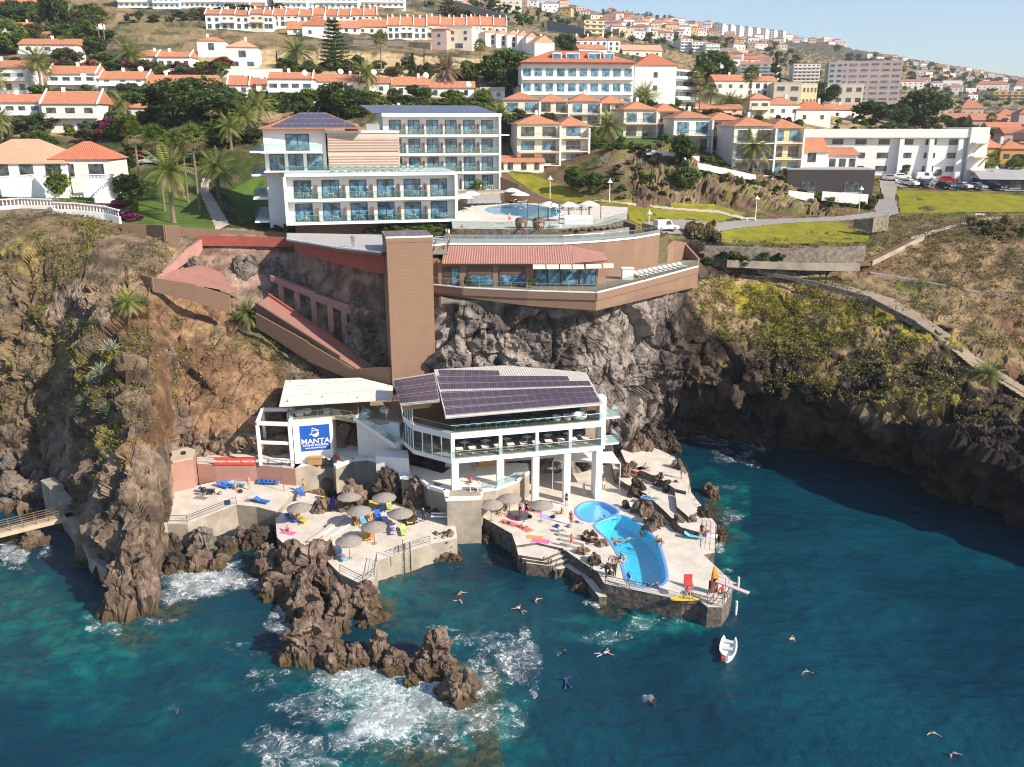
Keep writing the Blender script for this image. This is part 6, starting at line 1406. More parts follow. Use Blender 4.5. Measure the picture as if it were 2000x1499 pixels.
for f in (.60,.78,.955): MB().add([(w*f-.6,-1.6,-1),(w*f+.6,-1.6,-1),(w*f+.6,-.003,-1),(w*f-.6,-.003,-1),(w*f-.5,-.8,h+.9),(w*f+.5,-.8,h+.9),(w*f+.5,-.003,h+.9),(w*f-.5,-.003,h+.9)],[(3,2,1,0),(4,5,6,7),(0,1,5,4),(1,2,6,5),(2,3,7,6),(3,0,4,7)]).build('buttress', wm_['white'], t)
MB().box(-.3,w+.3,-1.2,-.003,h-.6,h+1.4).build('cornice_band', wm_['white'], t)
MB().box(w+.003,w+4.2,-1.5,14,-3,h+1.8).build('end_pylon', wm_['white'], t)
mb = MB()
for i in range(3):
 mb.box(w+.6,w+3.8,-3.6,-1.503,i*h/3+1.2,i*h/3+1.5); mb.add([(w+.6+(i%2)*1.6,-3.4,i*h/3-.9),(w+2.2+(i%2)*1.6,-3.4,i*h/3+1.25),(w+2.2+(i%2)*1.6,-2.2,i*h/3+1.25),(w+.6+(i%2)*1.6,-2.2,i*h/3-.9)],[(0,1,2,3),(3,2,1,0)])
mb.build('outside_stair', wm_['cream'], t)
house('villa','low dark brown modern villa front with wide glass under a planted roof',V,1536,1700,386,334,332,'dark','grey','flat',9,-5,((2,.2,3.2,2.2),),chim=False)
house(V,'white house with a ribbed orange roof standing on the dark modern villa',V,1553,1613,334,298,272,'white','orange','shed',7,-5,((1,.45,1.8,2.0),),chim=False,Y=196)
house(V,'white house wing with small orange roof and brown pergola above the dark villa',V,1615,1672,334,304,290,'pale','orange','shed',6,-5,((3,.25,1.4,1.8),),chim=False,Y=196.5)
stripG('garden_wall','white garden wall below the dark modern villa','wall',[(1540,372,384),(1590,378,396)],whitem)
stripG('garden_wall','white front garden wall under the glass of the dark villa','wall',[(1606,374,392),(1696,380,402)],whitem)
house(V,'white house with broad orange roof behind the slim palms',V,1394,1458,186,160,147,'pale','orange','gable',10,6,((3,.5,1.4,1.3),))
house(V,'white glazed house with orange roof and tall white front by the single tall palm',V,1456,1516,190,161,150,'white','orange','gable',10,6,((4,.55,1.6,2.0),(4,.1,1.6,2.0)))
house(V,'white house with orange roof in front of the tall single palm',V,1462,1502,230,196,183,'cream','orange','hip',8,4,((2,.5,2,1.6),(1,.1,2,1.6)),balcony=.45)
house(V,'white house with two stepped orange roofs below the yellow block',V,1495,1562,232,206,192,'white','orange','hip',9,6,((3,.4,1.2,1.3),))
house(V,'pinkish house with red roof and white cube front near the roof garden',V,1552,1622,244,216,200,'pale','red','hip',9,4,((2,.35,1.2,1.4),))
house(V,'white gabled house with orange roof under the dark garden trees',V,1616,1684,232,216,205,'white','orange','gable',9,14,((2,.3,1.2,1.2),))
block('plain olive-yellow block beside the cream pillared block',1510,1562,204,166,2,2,'beige',-6,14,bal=False)
block('bright yellow block with white vertical pillars',1556,1594,210,168,2,5,'yellow',10,12,bal=False)
block('beige block half hidden by trees under the pink tower block',1610,1682,206,168,2,4,'beige',-6,12,bal=False)
house(V,'long low orange roof behind the slim row of palms',V,1330,1450,222,214,204,'peach','orange','gable',8,4,((4,.2,1.2,1),),chim=False)
house('restaurant','dark low restaurant with a pale grey sloping roof at the right edge',V,1924,2040,372,352,332,'dark','grey','shed',12,-16,((3,.2,2.2,1.6),),chim=False)
for i,(x0,x1,b,e,t_,k) in enumerate([(1832,1878,228,212,200,'hip'),(1876,1918,228,213,197,'hip'),(1848,1912,246,232,222,'gable'),(1900,1962,256,236,224,'gable'),(1946,1982,254,226,214,'hip'),(1986,2012,262,224,214,'hip'),(1930,1990,266,250,240,'gable'),(1960,2020,288,262,250,'gable'),(2000,2050,300,262,248,'hip')]):
 house('resort_house','pink resort house with orange '+('turret' if k == 'hip' else 'ridge')+' roof, '+ordl(i,9)+' of the pink resort',V,x0,x1,b,e,t_,'pink','orange',k,9,-8,((3,.35,1,1.2),),group='pink resort houses',chim=False)
for i,(x0,x1,b,e,t_) in enumerate([(1902,1958,318,290,272),(1952,2000,322,292,276),(1990,2050,300,280,268)]):
 house(V,['orange-walled house with small grid window right of the outside stair','ochre house with orange roof at the right edge behind palms','orange-roofed house cut by the right frame edge'][i],V,x0,x1,b,e,t_,['ochre','orange','orange'][i],'orange','hip',9,-6,((2,.35,1.6,1.4),))
house('white_house','low white building with flat roof far right of the pink block',V,1842,1876,168,159,157,'white','flat','flat',9,-10,((3,.3,1.5,1.1),),chim=False)
house('terrace_hotel','wide white terraced hotel with orange roof right of the pink tower block',V,1752,1802,172,160,156,'white','orange','gable',12,-8,((5,.55,1.4,1.2),(5,.1,1.4,1.2)),chim=False)
house('terrace_hotel','cream hotel with long red roof on the far right slope',V,1908,1968,178,166,159,'cream','red','hip',14,-8,((6,.5,1.3,1.2),(6,.1,1.3,1.2)),chim=False)
block('ochre balconied apartment row at the right frame edge',1942,2010,198,180,3,6,'ochre',-12,14)
block('yellow house block with balconies above the long grey wall',1140,1180,66,38,3,3,'yellow',18,12,roofk='hip',roof='orange',pye=42)
strip('retaining_wall','long dark grey wall below the yellow hillside houses','wall',[(1070,40,60,460),(1110,48,66,450),(1142,56,68,440)],M('grey_stone',(.23,.225,.23)),.8)
strip('retaining_wall','grey road embankment wall above the terraced row','wall',[(888,2,12,455),(940,16,30,440),(988,30,42,430)],M('grey_stone',(.23,.225,.23)),.8)
strip('retaining_wall','pale retaining wall at the foot of the dry field row','wall',[(690,78,88,330),(800,82,92,326),(842,84,98,320)],concm,.6)
strip('retaining_wall','grey retaining wall below the pale apartment blocks','wall',[(232,16,26,428),(300,22,36,420),(400,34,42,400)],concm,.6)
far = []
def scatter(poly, n_, seed, mind):
 r_ = random.Random(seed); xs = [p[0] for p in poly]; ys = [p[1] for p in poly]; out_ = []; tries = 0
 while len(out_) < n_ and tries < 9000:
  tries += 1; x = r_.uniform(min(xs),max(xs)); y = r_.uniform(min(ys),max(ys))
  if not inpoly([x],[y],poly)[0]: continue
  if any(abs(x-q[0]) < mind*1.5 and abs(y-q[1]) < mind*.7 for q in out_): continue
  out_.append((x,y))
 return sorted(out_)
zones_ = [('the hillside above the sawtooth row',[(880,4),(1000,8),(1120,18),(1200,32),(1140,36),(1000,30)],14,8),
 ('the slope behind the red-roofed hotel',[(1150,40),(1230,40),(1320,50),(1330,86),(1200,72)],26,8),
 ('the crowded far slope',[(1260,42),(1390,52),(1390,72),(1300,66)],20,7),
 ('the slope under the skyline slabs',[(1390,72),(1520,84),(1540,110),(1430,92)],12,9),
 ('the ridge right of the skyline slabs',[(1535,76),(1640,84),(1650,90),(1545,82)],12,7),
 ('the right-hand ridge',[(1680,106),(1790,122),(1900,140),(2000,158),(2000,170),(1850,140),(1700,116)],28,7),
 ('the far right slope',[(1760,132),(1900,150),(2000,172),(2000,205),(1890,196),(1770,160)],24,9),
 ('the valley slope behind the conifer',[(1340,112),(1440,104),(1520,120),(1540,150),(1400,140)],10,10)]
wl4 = ['white','cream','white','peach','pale','white','ochre','pink']
for zi,(nm,poly,n_,md) in enumerate(zones_):
 L_ = scatter(poly, n_, 50+zi, md)
 for i,(x,y) in enumerate(L_):
  g_ = G(x,y); zc = g_.y*CT+(H-g_.z)*ST; pxm = F/zc; w = rng.uniform(9,15)*pxm; h = rng.uniform(4.5,8.5)*pxm; wc = wl4[(i*3+zi)%8]; rf_ = ('orange','red','orange','flat')[(i+zi)%4]
  house('far_house',{'white':'white','cream':'cream','peach':'peach-coloured','pale':'off-white','ochre':'ochre','pink':'pink'}[wc]+' house with '+{'orange':'orange','red':'red','flat':'flat'}[rf_]+' roof, '+ordl(i,len(L_))+' on '+nm,V,x-w/2,x+w/2,y,y-h,y-h-(rng.uniform(1.6,2.6)*pxm if rf_ != 'flat' else .5*pxm),wc,rf_,'hip' if rf_ != 'flat' else 'flat',rng.uniform(8,11),rng.uniform(-20,20),((3,.55,1.3,1.2),(2,.12,1.3,1.3)) if pxm > 1.6 else ((3,.4,1.6,1.4),),group='houses on '+nm,chim=False)
lf_dark = leafmat('dark_leaves', (.026,.048,.012), (.105,.15,.036), .5)
lf_mid = leafmat('mid_green_leaves', (.045,.082,.016), (.145,.21,.045), .55)
lf_lite = leafmat('bright_leaves', (.06,.10,.014), (.20,.26,.04), .6)
lf_dry = leafmat('dry_scrub_leaves', (.13,.10,.045), (.33,.26,.12), .6)
lf_yel = leafmat('yellow_green_scrub', (.12,.12,.015), (.33,.30,.035), .8)
lf_olive = leafmat('olive_scrub', (.05,.055,.02), (.16,.15,.055), .8)
lf_palm = leafmat('palm_fronds', (.09,.125,.025), (.32,.35,.09), .4)
lf_dead = leafmat('dead_fronds', (.16,.11,.065), (.38,.29,.19), .6)
lf_pur = leafmat('bougainvillea', (.10,.02,.05), (.26,.05,.14), 1.2)
lf_red = leafmat('red_flower_shrub', (.16,.03,.03), (.35,.08,.05), 1.2)
lf_org = leafmat('orange_flower_shrub', (.40,.16,.01), (.62,.30,.03), 1.0)
bark = M('bark', (.17,.125,.085), .9, .25, 3, .6); pbark = M('palm_bark', (.23,.175,.125), .9, .3, 4, .8)
def np_mesh(name, V, Fq, mats, midx=None):
 me = bpy.data.meshes.new(name); k = Fq.shape[1]; nq = len(Fq)
 me.vertices.add(len(V)); me.vertices.foreach_set('co', V.astype(np.float32).ravel())
 me.loops.add(nq*k); me.loops.foreach_set('vertex_index', Fq.astype(np.int32).ravel())
 me.polygons.add(nq); me.polygons.foreach_set('loop_start', np.arange(0,nq*k,k,dtype=np.int32))
 for m in (mats if isinstance(mats,(list,tuple)) else [mats]): me.materials.append(m)
 if midx is not None: me.polygons.foreach_set('material_index', midx.astype(np.int32))
 me.update(calc_edges=True); return me
def leaf_cloud(C, size, r, up=.35, aspect=.55):
 """one bent leaf-clump quad per centre"""
 n_ = len(C); a = r.normal(size=(n_,3)); a /= np.linalg.norm(a,axis=1,keepdims=True)
 b = r.normal(size=(n_,3)); b[:,2] += up; b -= a*(a*b).sum(1,keepdims=True); b /= np.linalg.norm(b,axis=1,keepdims=True)+1e-6
 s = (size*r.uniform(.55,1.4,n_))[:,None]
 V = np.stack([C-a*s-b*s*aspect*.4, C+b*s*aspect*-.9, C+a*s+b*s*.1, C+b*s*aspect*1.0],1).reshape(-1,3)
 return V, np.arange(n_*4).reshape(-1,4)
def crown_mesh(name, seed, mat, nclump=26, per=85, leaf=.055, shape='round'):
 """unit crown about 1 wide and 1 tall, base at z=0"""
 r = np.random.default_rng(seed); cs = []
 for i in range(nclump):
  while True:
   p = r.uniform(-1,1,3)
   if p@p < 1: break
  p = p/max(np.linalg.norm(p),.05)*np.linalg.norm(p)**.55
  if shape == 'flat': p *= np.array([.50,.50,.30]); p[2] += .58
  elif shape == 'cone': h_c = r.uniform(0,1)**1.25; ang_ = r.uniform(0,6.28); q_ = .42*(1-h_c)*r.uniform(.6,1.05); p = np.array([q_*math.cos(ang_), q_*math.sin(ang_), h_c*.97])
  elif shape == 'bush': p *= np.array([.42,.42,.40]); p[2] = abs(p[2])*1.1+.08
  else: p *= np.array([.40,.40,.38]); p[2] += .5
  rad = r.uniform(.09,.17)*(1 if shape != 'cone' else .62)
  k = int(per*r.uniform(.6,1.3)); g = r.normal(size=(k,3)); g /= np.linalg.norm(g,axis=1,keepdims=True); g *= (r.uniform(.25,1,(k,1)))**.5
  cs.append(p+g*rad*np.array([1.15,1.15,.8]))
 C = np.concatenate(cs); C[:,2] = np.maximum(C[:,2],.02)
 V, Fq = leaf_cloud(C, leaf, r); return np_mesh(name, V, Fq, mat)
def trunk_mesh(seed, h=.5, rad=.035, n_=5, spread=.28):
 r_ = random.Random(seed); mb = MB(); top = Vector((r_.uniform(-.03,.03),r_.uniform(-.03,.03),h*.62))
 mb.cyl((0,0,-.12),top,rad*1.25,rad*.8,7)
 for i in range(n_):
  a = 6.28*i/n_+r_.uniform(-.4,.4); e = top+Vector((math.cos(a)*spread,math.sin(a)*spread,h*.6*r_.uniform(.7,1.1)))
  m = top.lerp(e,.5)+Vector((0,0,.03)); mb.cyl(top,m,rad*.55,rad*.35,5); mb.cyl(m,e,rad*.35,rad*.12,5)
 return mb.mesh('trunk', bark, smooth=True, uv=False)
TRK = [trunk_mesh(i) for i in range(3)]
CRN = {('round',m.name,s): None for m in (lf_dark,) for s in ()}
def crown(shape, mat, s):
 k = (shape, mat.name, s)
 if k not in CRN:
  CRN[k] = crown_mesh('crown', 100+s*7+hash(shape)%3*0, mat, 44 if shape == 'flat' else 30 if shape != 'bush' else 20, 260 if shape == 'flat' else 130 if shape != 'bush' else 80, .026 if shape == 'flat' else .045 if shape != 'bush' else .065, shape)
 return CRN[k]
_lo = {}
def crown_lo(mat, s):
 if (mat.name,s) not in _lo: _lo[(mat.name,s)] = crown_mesh('crown', 300+s, mat, 12, 30, .11, 'round')
 return _lo[(mat.name,s)]
tc_ = [0]
def tree(label, px, py, wpx, hpx, mat=lf_dark, shape='round', Y=None, group=None, name='tree', lo=False, r0=6.0, cat='tree', lift=0.0):
 p = D(px,py,Y) if Y else G(px,py,r0); zc = p.y*CT+(H-p.z)*ST; w = wpx/F*zc; h = hpx/F*zc; i = tc_[0]; tc_[0] += 1
 if not Y: p.z += lift
 t = thing(name, label, cat, p, i*2.4, group)
 if shape == 'bush':
  inst('foliage', crown('bush',mat,i%3), t, (0,0,-.05*h), 0, (w,w,h*1.25))
 elif lo:
  inst('crown', crown_lo(mat,i%3), t, (0,0,0), 0, (w*1.1,w*1.1,h*1.1))
  inst('trunk', TRK[i%3], t, (0,0,0), 0, (w*.8,w*.8,h))
 else:
  inst('trunk', TRK[i%3], t, (0,0,0), 0, (w*.9,w*.9,h*1.15))
  inst('crown', crown(shape,mat,i%3), t, (0,0,0), 0, (w*1.12,w*1.12,h*1.05))
 return t
def frond(V, Fq, base, az, el, L, droop, r, nl=15, wid=.42, dead=False):
 d0 = np.array([math.cos(az)*math.cos(el), math.sin(az)*math.cos(el), math.sin(el)]); sd = np.array([-math.sin(az), math.cos(az), 0.])
 pts = []; p = np.array(base,float); d_ = d0.copy()
 for k in range(nl+1):
  pts.append(p.copy()); d_ = d_+np.array([0,0,-droop/nl]); d_ /= np.linalg.norm(d_); p = p+d_*L/nl
 pts = np.array(pts)
 for k in range(1,nl):
  t_ = k/nl; wl_k = wid*L*.55*(math.sin(math.pi*min(1,t_*.9+.12))**.7); fw = (pts[k+1]-pts[k-1]); fw = fw/np.linalg.norm(fw); up_ = np.cross(sd,fw)
  for s_ in (-1,1):
   tip = pts[k]+sd*s_*wl_k*.8+fw*wl_k*.45+up_*wl_k*.12-np.array([0,0,wl_k*.25]); b = len(V); q = fw*L/nl*.36
   V += [pts[k]-q, pts[k]+q, tip]; Fq.append((b,b+1,b+2) if s_ < 0 else (b+1,b,b+2))
 b = len(V)   # rachis strip
 for k in range(nl):
  e_ = sd*.03*L/4; b = len(V); V += [pts[k]-e_, pts[k]+e_, pts[k+1]]; Fq.append((b,b+1,b+2))
def date_crown(seed, mat, n_=54, L=3.6, dead=0):
 r_ = random.Random(seed); V = []; Fq = []; mi = []
 for i in range(n_):
  t_ = i/n_; el = R(78-t_*112+r_.uniform(-8,8)); a = i*2.39996+r_.uniform(-.2,.2); c0 = len(Fq)
  frond(V, Fq, (math.cos(a)*.18,math.sin(a)*.18,0), a, el, L*r_.uniform(.8,1.08), 1.0+.5*t_, r_)
  mi += [1 if (t_ > .84 or dead) else 0]*(len(Fq)-c0)
 return np_mesh('crown', np.array(V), np.array(Fq), [mat, lf_dead], np.array(mi))
def fan_crown(seed, mat, n_=46, L=1.5):
 r_ = random.Random(seed); V = []; Fq = []; mi = []
 for i in range(n_):
  t_ = i/n_; el = R(80-t_*125+r_.uniform(-10,10)); a = i*2.39996; d_ = np.array([math.cos(a)*math.cos(el),math.sin(a)*math.cos(el),math.sin(el)])
  sd = np.array([-math.sin(a),math.cos(a),0.]); up_ = np.cross(d_,sd); c = d_*L*r_.uniform(.45,.62)-np.array([0,0,.1*t_]); c0 = len(Fq)
  b = len(V); V += [c*0-sd*.03, c*0+sd*.03, c]; Fq.append((b,b+1,b+2))
  for k in range(9):
   g = (k-4)/4*1.35; q = d_*math.cos(g)+sd*math.sin(g); tip = c+q*L*.62-np.array([0,0,.18*L*abs(math.sin(g))+.16*L]); w_ = (d_*-math.sin(g)+sd*math.cos(g))*.075
   b = len(V); V += [c+q*.1-w_, c+q*.1+w_, tip]; Fq.append((b,b+1,b+2))
  mi += [1 if t_ > .80 else 0]*(len(Fq)-c0)
 return np_mesh('crown', np.array(V), np.array(Fq), [mat, lf_dead], np.array(mi))
DC = [date_crown(i, lf_palm) for i in range(3)]; DCD = date_crown(9, lf_dead, 60, 3.8, 1); FC = [fan_crown(i, lf_lite if i == 1 else lf_palm) for i in range(3)]
def ptrunk(seed, fat):
 mb = MB(); r_ = random.Random(seed); prof = [(1.5,-.3),(1.25,.15),(1.0,.6)]; z = .6
 while z < 9.6: prof += [(1.06,z),(.95,z+.14)]; z += .3
 prof += [(1.1 if fat else .9,9.7),(1.3 if fat else .8,10.0)]
 return mb.lathe((0,0,0), [(a*(.34 if fat else .19),b) for a,b in prof], 9).mesh('trunk', pbark, smooth=False, uv=False)
PT = [ptrunk(0,True), ptrunk(1,False)]
def palm(label, px, py, hpx, kind='date', cs=1.0, Y=None, group=None, dead=False, r0=6.0):
 p = D(px,py,Y) if Y else G(px,py,r0); zc = p.y*CT+(H-p.z)*ST; h = hpx/F*zc; i = tc_[0]; tc_[0] += 1
 t = thing('date_palm' if kind == 'date' else 'fan_palm', label, 'palm tree', p, i*1.7, group)
 k = 0 if kind == 'date' else 1
 inst('trunk', PT[k], t, (0,0,0), 0, (1,1,h/10)); inst('crown', DCD if dead else (DC if k == 0 else FC)[i%3], t, (0,0,h), 0, cs*(1.25 if k == 0 else 1.5)); return t
pl = lambda *a, **k: palm(*a, **k)
for a in [('tall stout date palm at the seaward edge of the hotel lawn',340,436,98,'date',1.15),('stout date palm beside the winding lawn path',428,388,58,'date',1.05),('broad date palm before the upper left row houses',83,186,62,'date',1.25),('round bushy date palm below the dry field on the left',257,134,26,'date',1.5),('large date palm below the terraced rows, left of the conifer',580,132,28,'date',1.5),('small date palm right of the conifer foot',652,135,20,'date',1.0),('date palm in front of the low orange-roofed house by the hotel',718,186,40,'date',1.1),
 ('round date palm on the bright lawn among the cream apartments',1187,276,28,'date',1.2),('wide date palm against the plain white hotel wing',1257,214,22,'date',1.3),('stout date palm before the cream and yellow three-storey apartments',1469,338,50,'date',1.15),('date palm nearest the left corner of the hotel roof',480,276,46,'date',1.1),('second date palm left of the hotel roof',508,250,44,'date',1.1),('third date palm left of the hotel roof, lower and wider',452,292,40,'date',1.0),('small date palm behind the orange-flowering shrub',240,232,30,'date',.9),('date palm at the right end of the hotel rear wing',975,262,34,'date',1.05),('low date palm behind the hotel solar roof',716,222,22,'date',1.0),
 ('young spiky palm growing beside the red ramp',487,634,22,'date',.62),('grey-green palm clinging to the left cliff below the tan wall',252,612,22,'date',.6),('lone palm beside the cliff path at the far right',1928,742,12,'date',.62),('feathery palm leaning over the tall pale row house',108,244,34,'date',.7),('date palm at the left frame edge by the row houses',-4,186,34,'date',1.1),('date palm at the left frame edge behind the villa',6,276,40,'date',.9),('date palm in the middle of the slim palm row',1423,222,24,'date',.9),('bushy palm right of the slim palm row',1442,226,20,'date',.9)]:
 pl(a[0],a[1],a[2],a[3],a[4],a[5],r0=4.0 if a[2] > 500 else 6.0)
pl('grey drooping dead-looking palm standing between two bungalows',873,182,42,'date',1.2,dead=True)
for a in [('slim fan palm at the villa corner of the lawn',274,362,100,1.15),('slim fan palm standing behind the lawn hedge, left of two',332,284,58,1.15),('slim fan palm in front of the dark spreading tree',417,280,68,1.15),('tall fan palm on the lawn, left of the stout date palm',322,413,138,1.2),('tall fan palm on the lawn beside the path',390,413,140,1.2),('fan palm in the middle of the lawn',368,396,118,1.2),('fan palm crowding the lawn group at the back',352,378,96,1.15),
 ('single very thin fan palm above the low bungalows',745,142,62,1.25),('thin fan palm below the sawtooth row',938,130,38,1.25),('tall twin palm at the top left, left trunk',196,90,58,1.5),('tall twin palm at the top left, right trunk',206,90,52,1.4),
 ('short slim palm in front of the white pillared hotel side',1333,212,42,1.2),('tallest slim palm beside the white pillared hotel side',1357,218,68,1.3),('slim palm second in the row by the hotel side',1366,219,46,1.2),('slim palm third in the row by the hotel side',1387,218,38,1.2),('single tall thin palm rising above the orange-roofed houses',1461,234,84,1.4),('fan palm by the outside stair of the long white building',1893,354,34,1.3),('fan palm right of the outside stair near the ochre house',1928,356,38,1.3),('fan palm at the edge of the right-hand car park',1975,360,34,1.2),
 ('small fan palm beside the hotel pool',935,392,26,.8),('fan palm behind the pink resort',1868,238,22,1.2),('dark palm beside the pink resort gable',1932,262,30,1.3)]:
 pl(a[0],a[1],a[2],a[3],'fan',a[4])
for a in [('huge dark spreading tree left of the hotel',372,272,170,112,lf_dark,'flat'),('dark dense tree behind the hotel hipped roof',662,232,82,70,lf_dark,'round'),('dark tree directly right behind the hotel hipped roof',702,228,60,52,lf_dark,'round'),('bright rounded tree at the left frame edge near the top',16,108,72,66,lf_lite,'round'),('dark tree at the top left corner',42,52,60,36,lf_dark,'round'),('tall loose dark tree in the top left group',112,68,52,74,lf_dark,'round'),('dark tree below the tall one in the top left group',140,90,60,42,lf_dark,'round'),('dark tree between the garage house and twin palms',160,78,40,40,lf_dark,'round'),
 ('big grey-green tree left of the red-roofed hotel',985,172,84,74,lf_mid,'round'),('dark tree beside the big grey-green tree',1005,180,50,46,lf_dark,'round'),('green conical tree above the bungalows',806,150,24,42,lf_dark,'cone'),('bright tree right of the drooping grey palm',920,168,44,44,lf_lite,'round'),('dark tree below the sawtooth row end',1108,110,34,42,lf_dark,'round'),('second dark tree below the yellow hillside block',1098,92,26,26,lf_mid,'round'),
 ('large pale-flecked tree right of the white pillared hotel side',1392,172,74,72,lf_mid,'round'),('dark conical tree right of the orange-roofed apartment house',1512,168,30,58,lf_dark,'cone'),('dark flat-topped tree by the yellow pillared block',1604,212,52,50,lf_dark,'flat'),('dark garden tree left of the pair above the roof garden',1706,246,80,48,lf_dark,'round'),('tall dark garden tree right of the pair above the roof garden',1800,250,86,72,lf_dark,'round'),('dark tree squeezed between the garden trees',1750,246,54,44,lf_dark,'round'),
 ('dark bushy tree on the rocky bank below the apartments',1332,332,52,70,lf_dark,'round'),('second dark tree lower on the rocky bank',1338,372,54,46,lf_mid,'round'),('round green tree on the lawn edge below the bank, left of two',1124,376,44,52,lf_mid,'round'),('round green tree on the lawn edge below the bank, right of two',1160,380,36,44,lf_mid,'round'),('yellow-green bush tree beside the cream apartments porch',1152,290,30,32,lf_lite,'round'),('dark tree right of the hotel rear wing',994,282,36,60,lf_dark,'round'),('round clipped tree at the villa, upper of two',247,352,50,56,lf_mid,'round'),('round clipped tree at the villa, lower of two',252,392,56,52,lf_mid,'round'),
 ('dark shrub tree at the left of the palm-shaded row house',690,232,40,30,lf_mid,'round'),('round shrub tree behind the car park, left one',1762,346,36,26,lf_mid,'round'),('round shrub tree behind the car park, right one',1824,350,28,22,lf_mid,'round'),('dark conical cypress on the dry slope',542,134,8,30,lf_dark,'cone'),('dark tree under the pink resort gable',1958,276,40,24,lf_dark,'round'),('feathery dark tree at the right edge by the ochre house',1990,344,44,42,lf_dark,'round'),('leafy banana clump before the villa stairs',118,386,44,64,lf_lite,'round')]:
 tree(*a)
p = G(655,142); zc = p.y*CT+(H-p.z)*ST; hh_ = 100/F*zc
t = thing('conifer','tall layered conifer with flat branch tiers below the long terraced row','tree',p); MB().cyl((0,0,-1),(0,0,hh_),.3,.05,7).build('trunk', bark, t)
r = np.random.default_rng(5); cs = []
for k in range(11):
 z = hh_*(.22+.76*k/11); L = (1-k/12)*4.6+.7
 for j in range(7):
  a = 6.28*j/7+k; 
  for q in np.linspace(.15,1,14): cs.append(np.array([math.cos(a)*L*q, math.sin(a)*L*q, z+.35*q*q])+r.normal(size=(6,3))*np.array([.28,.28,.12]))
V, Fq = leaf_cloud(np.concatenate(cs), .26, r); o = bpy.data.objects.new('crown', np_mesh('crown',V,Fq,lf_dark)); col.objects.link(o); o.parent = t
def wood(poly, n_, seed, mind, where, mats, wr, hr, kinds=('round',), lo=False, grp=None, nm='tree', wk=1.25):
 pts_ = scatter(poly, n_, seed, mind); r_ = random.Random(seed+1)
 for i,(x,y) in enumerate(pts_):
  m = mats[r_.randrange(len(mats))]; k = kinds[r_.randrange(len(kinds))]
  cn_ = {'dark_leaves':'dark','mid_green_leaves':'green','bright_leaves':'bright green','dry_scrub_leaves':'dry','yellow_green_scrub':'yellow-green','olive_scrub':'olive','bougainvillea':'purple-flowered','red_flower_shrub':'reddish','orange_flower_shrub':'orange-flowered'}[m.name]
  tree(cn_+' '+('garden shrub' if k == 'bush' else 'tree')+', '+ordl(i,len(pts_))+' '+where, x, y, r_.uniform(*wr)*wk, r_.uniform(*hr)*wk, m, k, None, grp or ('plants '+where), 'shrub' if k == 'bush' else nm, lo, cat='shrub' if k == 'bush' else 'tree')
Gm = [lf_dark,lf_mid,lf_mid,lf_lite,lf_olive]
wood([(-10,250),(300,238),(310,300),(230,330),(225,282),(0,272)],34,11,11,'between the villa and the row houses',Gm+[lf_red],(20,44),(14,34),('round','bush','bush'))
wood([(290,190),(470,196),(500,300),(400,330),(300,320)],36,12,11,'in the garden left of the hotel',[lf_dark,lf_dark,lf_mid],(24,50),(18,40),('round','bush'))
wood([(0,132),(190,134),(440,136),(440,150),(300,146),(0,128)],38,13,9,'on the upper left garden bank',Gm+[lf_pur,lf_red],(16,36),(10,22),('round','bush','bush'))
wood([(440,192),(700,206),(740,222),(600,226),(470,214)],30,14,10,'below the parasol terrace house',Gm,(18,40),(14,30),('round','bush'))
wood([(700,190),(960,196),(960,228),(880,226),(740,212)],40,15,9,'in the gardens behind the hotel roof',Gm+[lf_dry],(14,34),(10,26),('round','bush','bush'))
wood([(560,132),(980,142),(980,164),(740,150),(560,146)],38,16,9,'along the lower edge of the dry field',Gm+[lf_dry],(14,32),(10,26),('round','bush'))
wood([(0,20),(190,40),(240,120),(180,130),(0,118)],34,17,10,'among the top left houses',Gm,(18,44),(14,38))
wood([(960,230),(1120,262),(1020,300),(960,300)],10,18,12,'beside the lowest cream apartments',Gm,(14,30),(12,26),('round','bush'))
wood([(1130,284),(1310,276),(1420,318),(1540,350),(1530,362),(1400,332),(1300,300),(1150,300)],24,19,10,'along the top of the rocky bank',Gm+[lf_dry],(12,28),(8,20),('bush',))
wood([(1150,330),(1300,310),(1560,372),(1630,408),(1400,396),(1200,388)],46,20,9,'on the rocky bank',[lf_dry,lf_olive,lf_dry,lf_mid],(10,24),(6,15),('bush',))
wood([(1340,222),(1560,244),(1560,262),(1340,236)],16,21,10,'between the cream apartments and the slim palms',Gm,(12,26),(10,20),('round','bush'))
wood([(1620,240),(1880,252),(1890,266),(1620,258)],18,22,10,'on the roof garden of the long white building',Gm,(10,24),(8,18),('bush','round'))
wood([(1560,330),(1700,332),(1700,338),(1560,338)],8,23,8,'on the planted roof of the dark villa',[lf_lite,lf_mid,lf_yel],(12,26),(6,12),('bush',))
wood([(1590,386),(1720,388),(1700,410),(1620,404)],14,24,9,'below the white garden walls',Gm,(12,24),(6,14),('bush',))
wood([(880,372),(980,378),(978,384),(880,380)],12,25,6,'in the hedge before the hotel ground floor',[lf_mid],(12,16),(6,9),('bush',))
wood([(540,444),(880,446),(880,453),(540,453)],34,26,6,'in the low hedge along the hotel front',[lf_mid,lf_lite,lf_dark],(12,20),(7,11),('bush',))
wood([(1340,452),(1390,456),(1390,472),(1345,470)],5,30,9,'of the tall grasses near the parked van',[lf_dry,lf_olive],(22,34),(24,40),('bush',))
wood([(1880,440),(2000,446),(2000,470),(1900,460)],10,31,12,'around the bench on the dry slope',[lf_dry,lf_olive,lf_mid],(20,44),(14,28),('bush',))
wood([(225,402),(262,405),(262,432),(240,434)],5,32,8,'at the end of the white balustrade',[lf_pur,lf_mid],(20,36),(14,22),('bush',))
wood([(60,186),(200,186),(290,184),(290,196),(200,198),(90,190)],16,51,10,'behind the tall pale row house',Gm,(14,30),(10,22),('round','bush'))
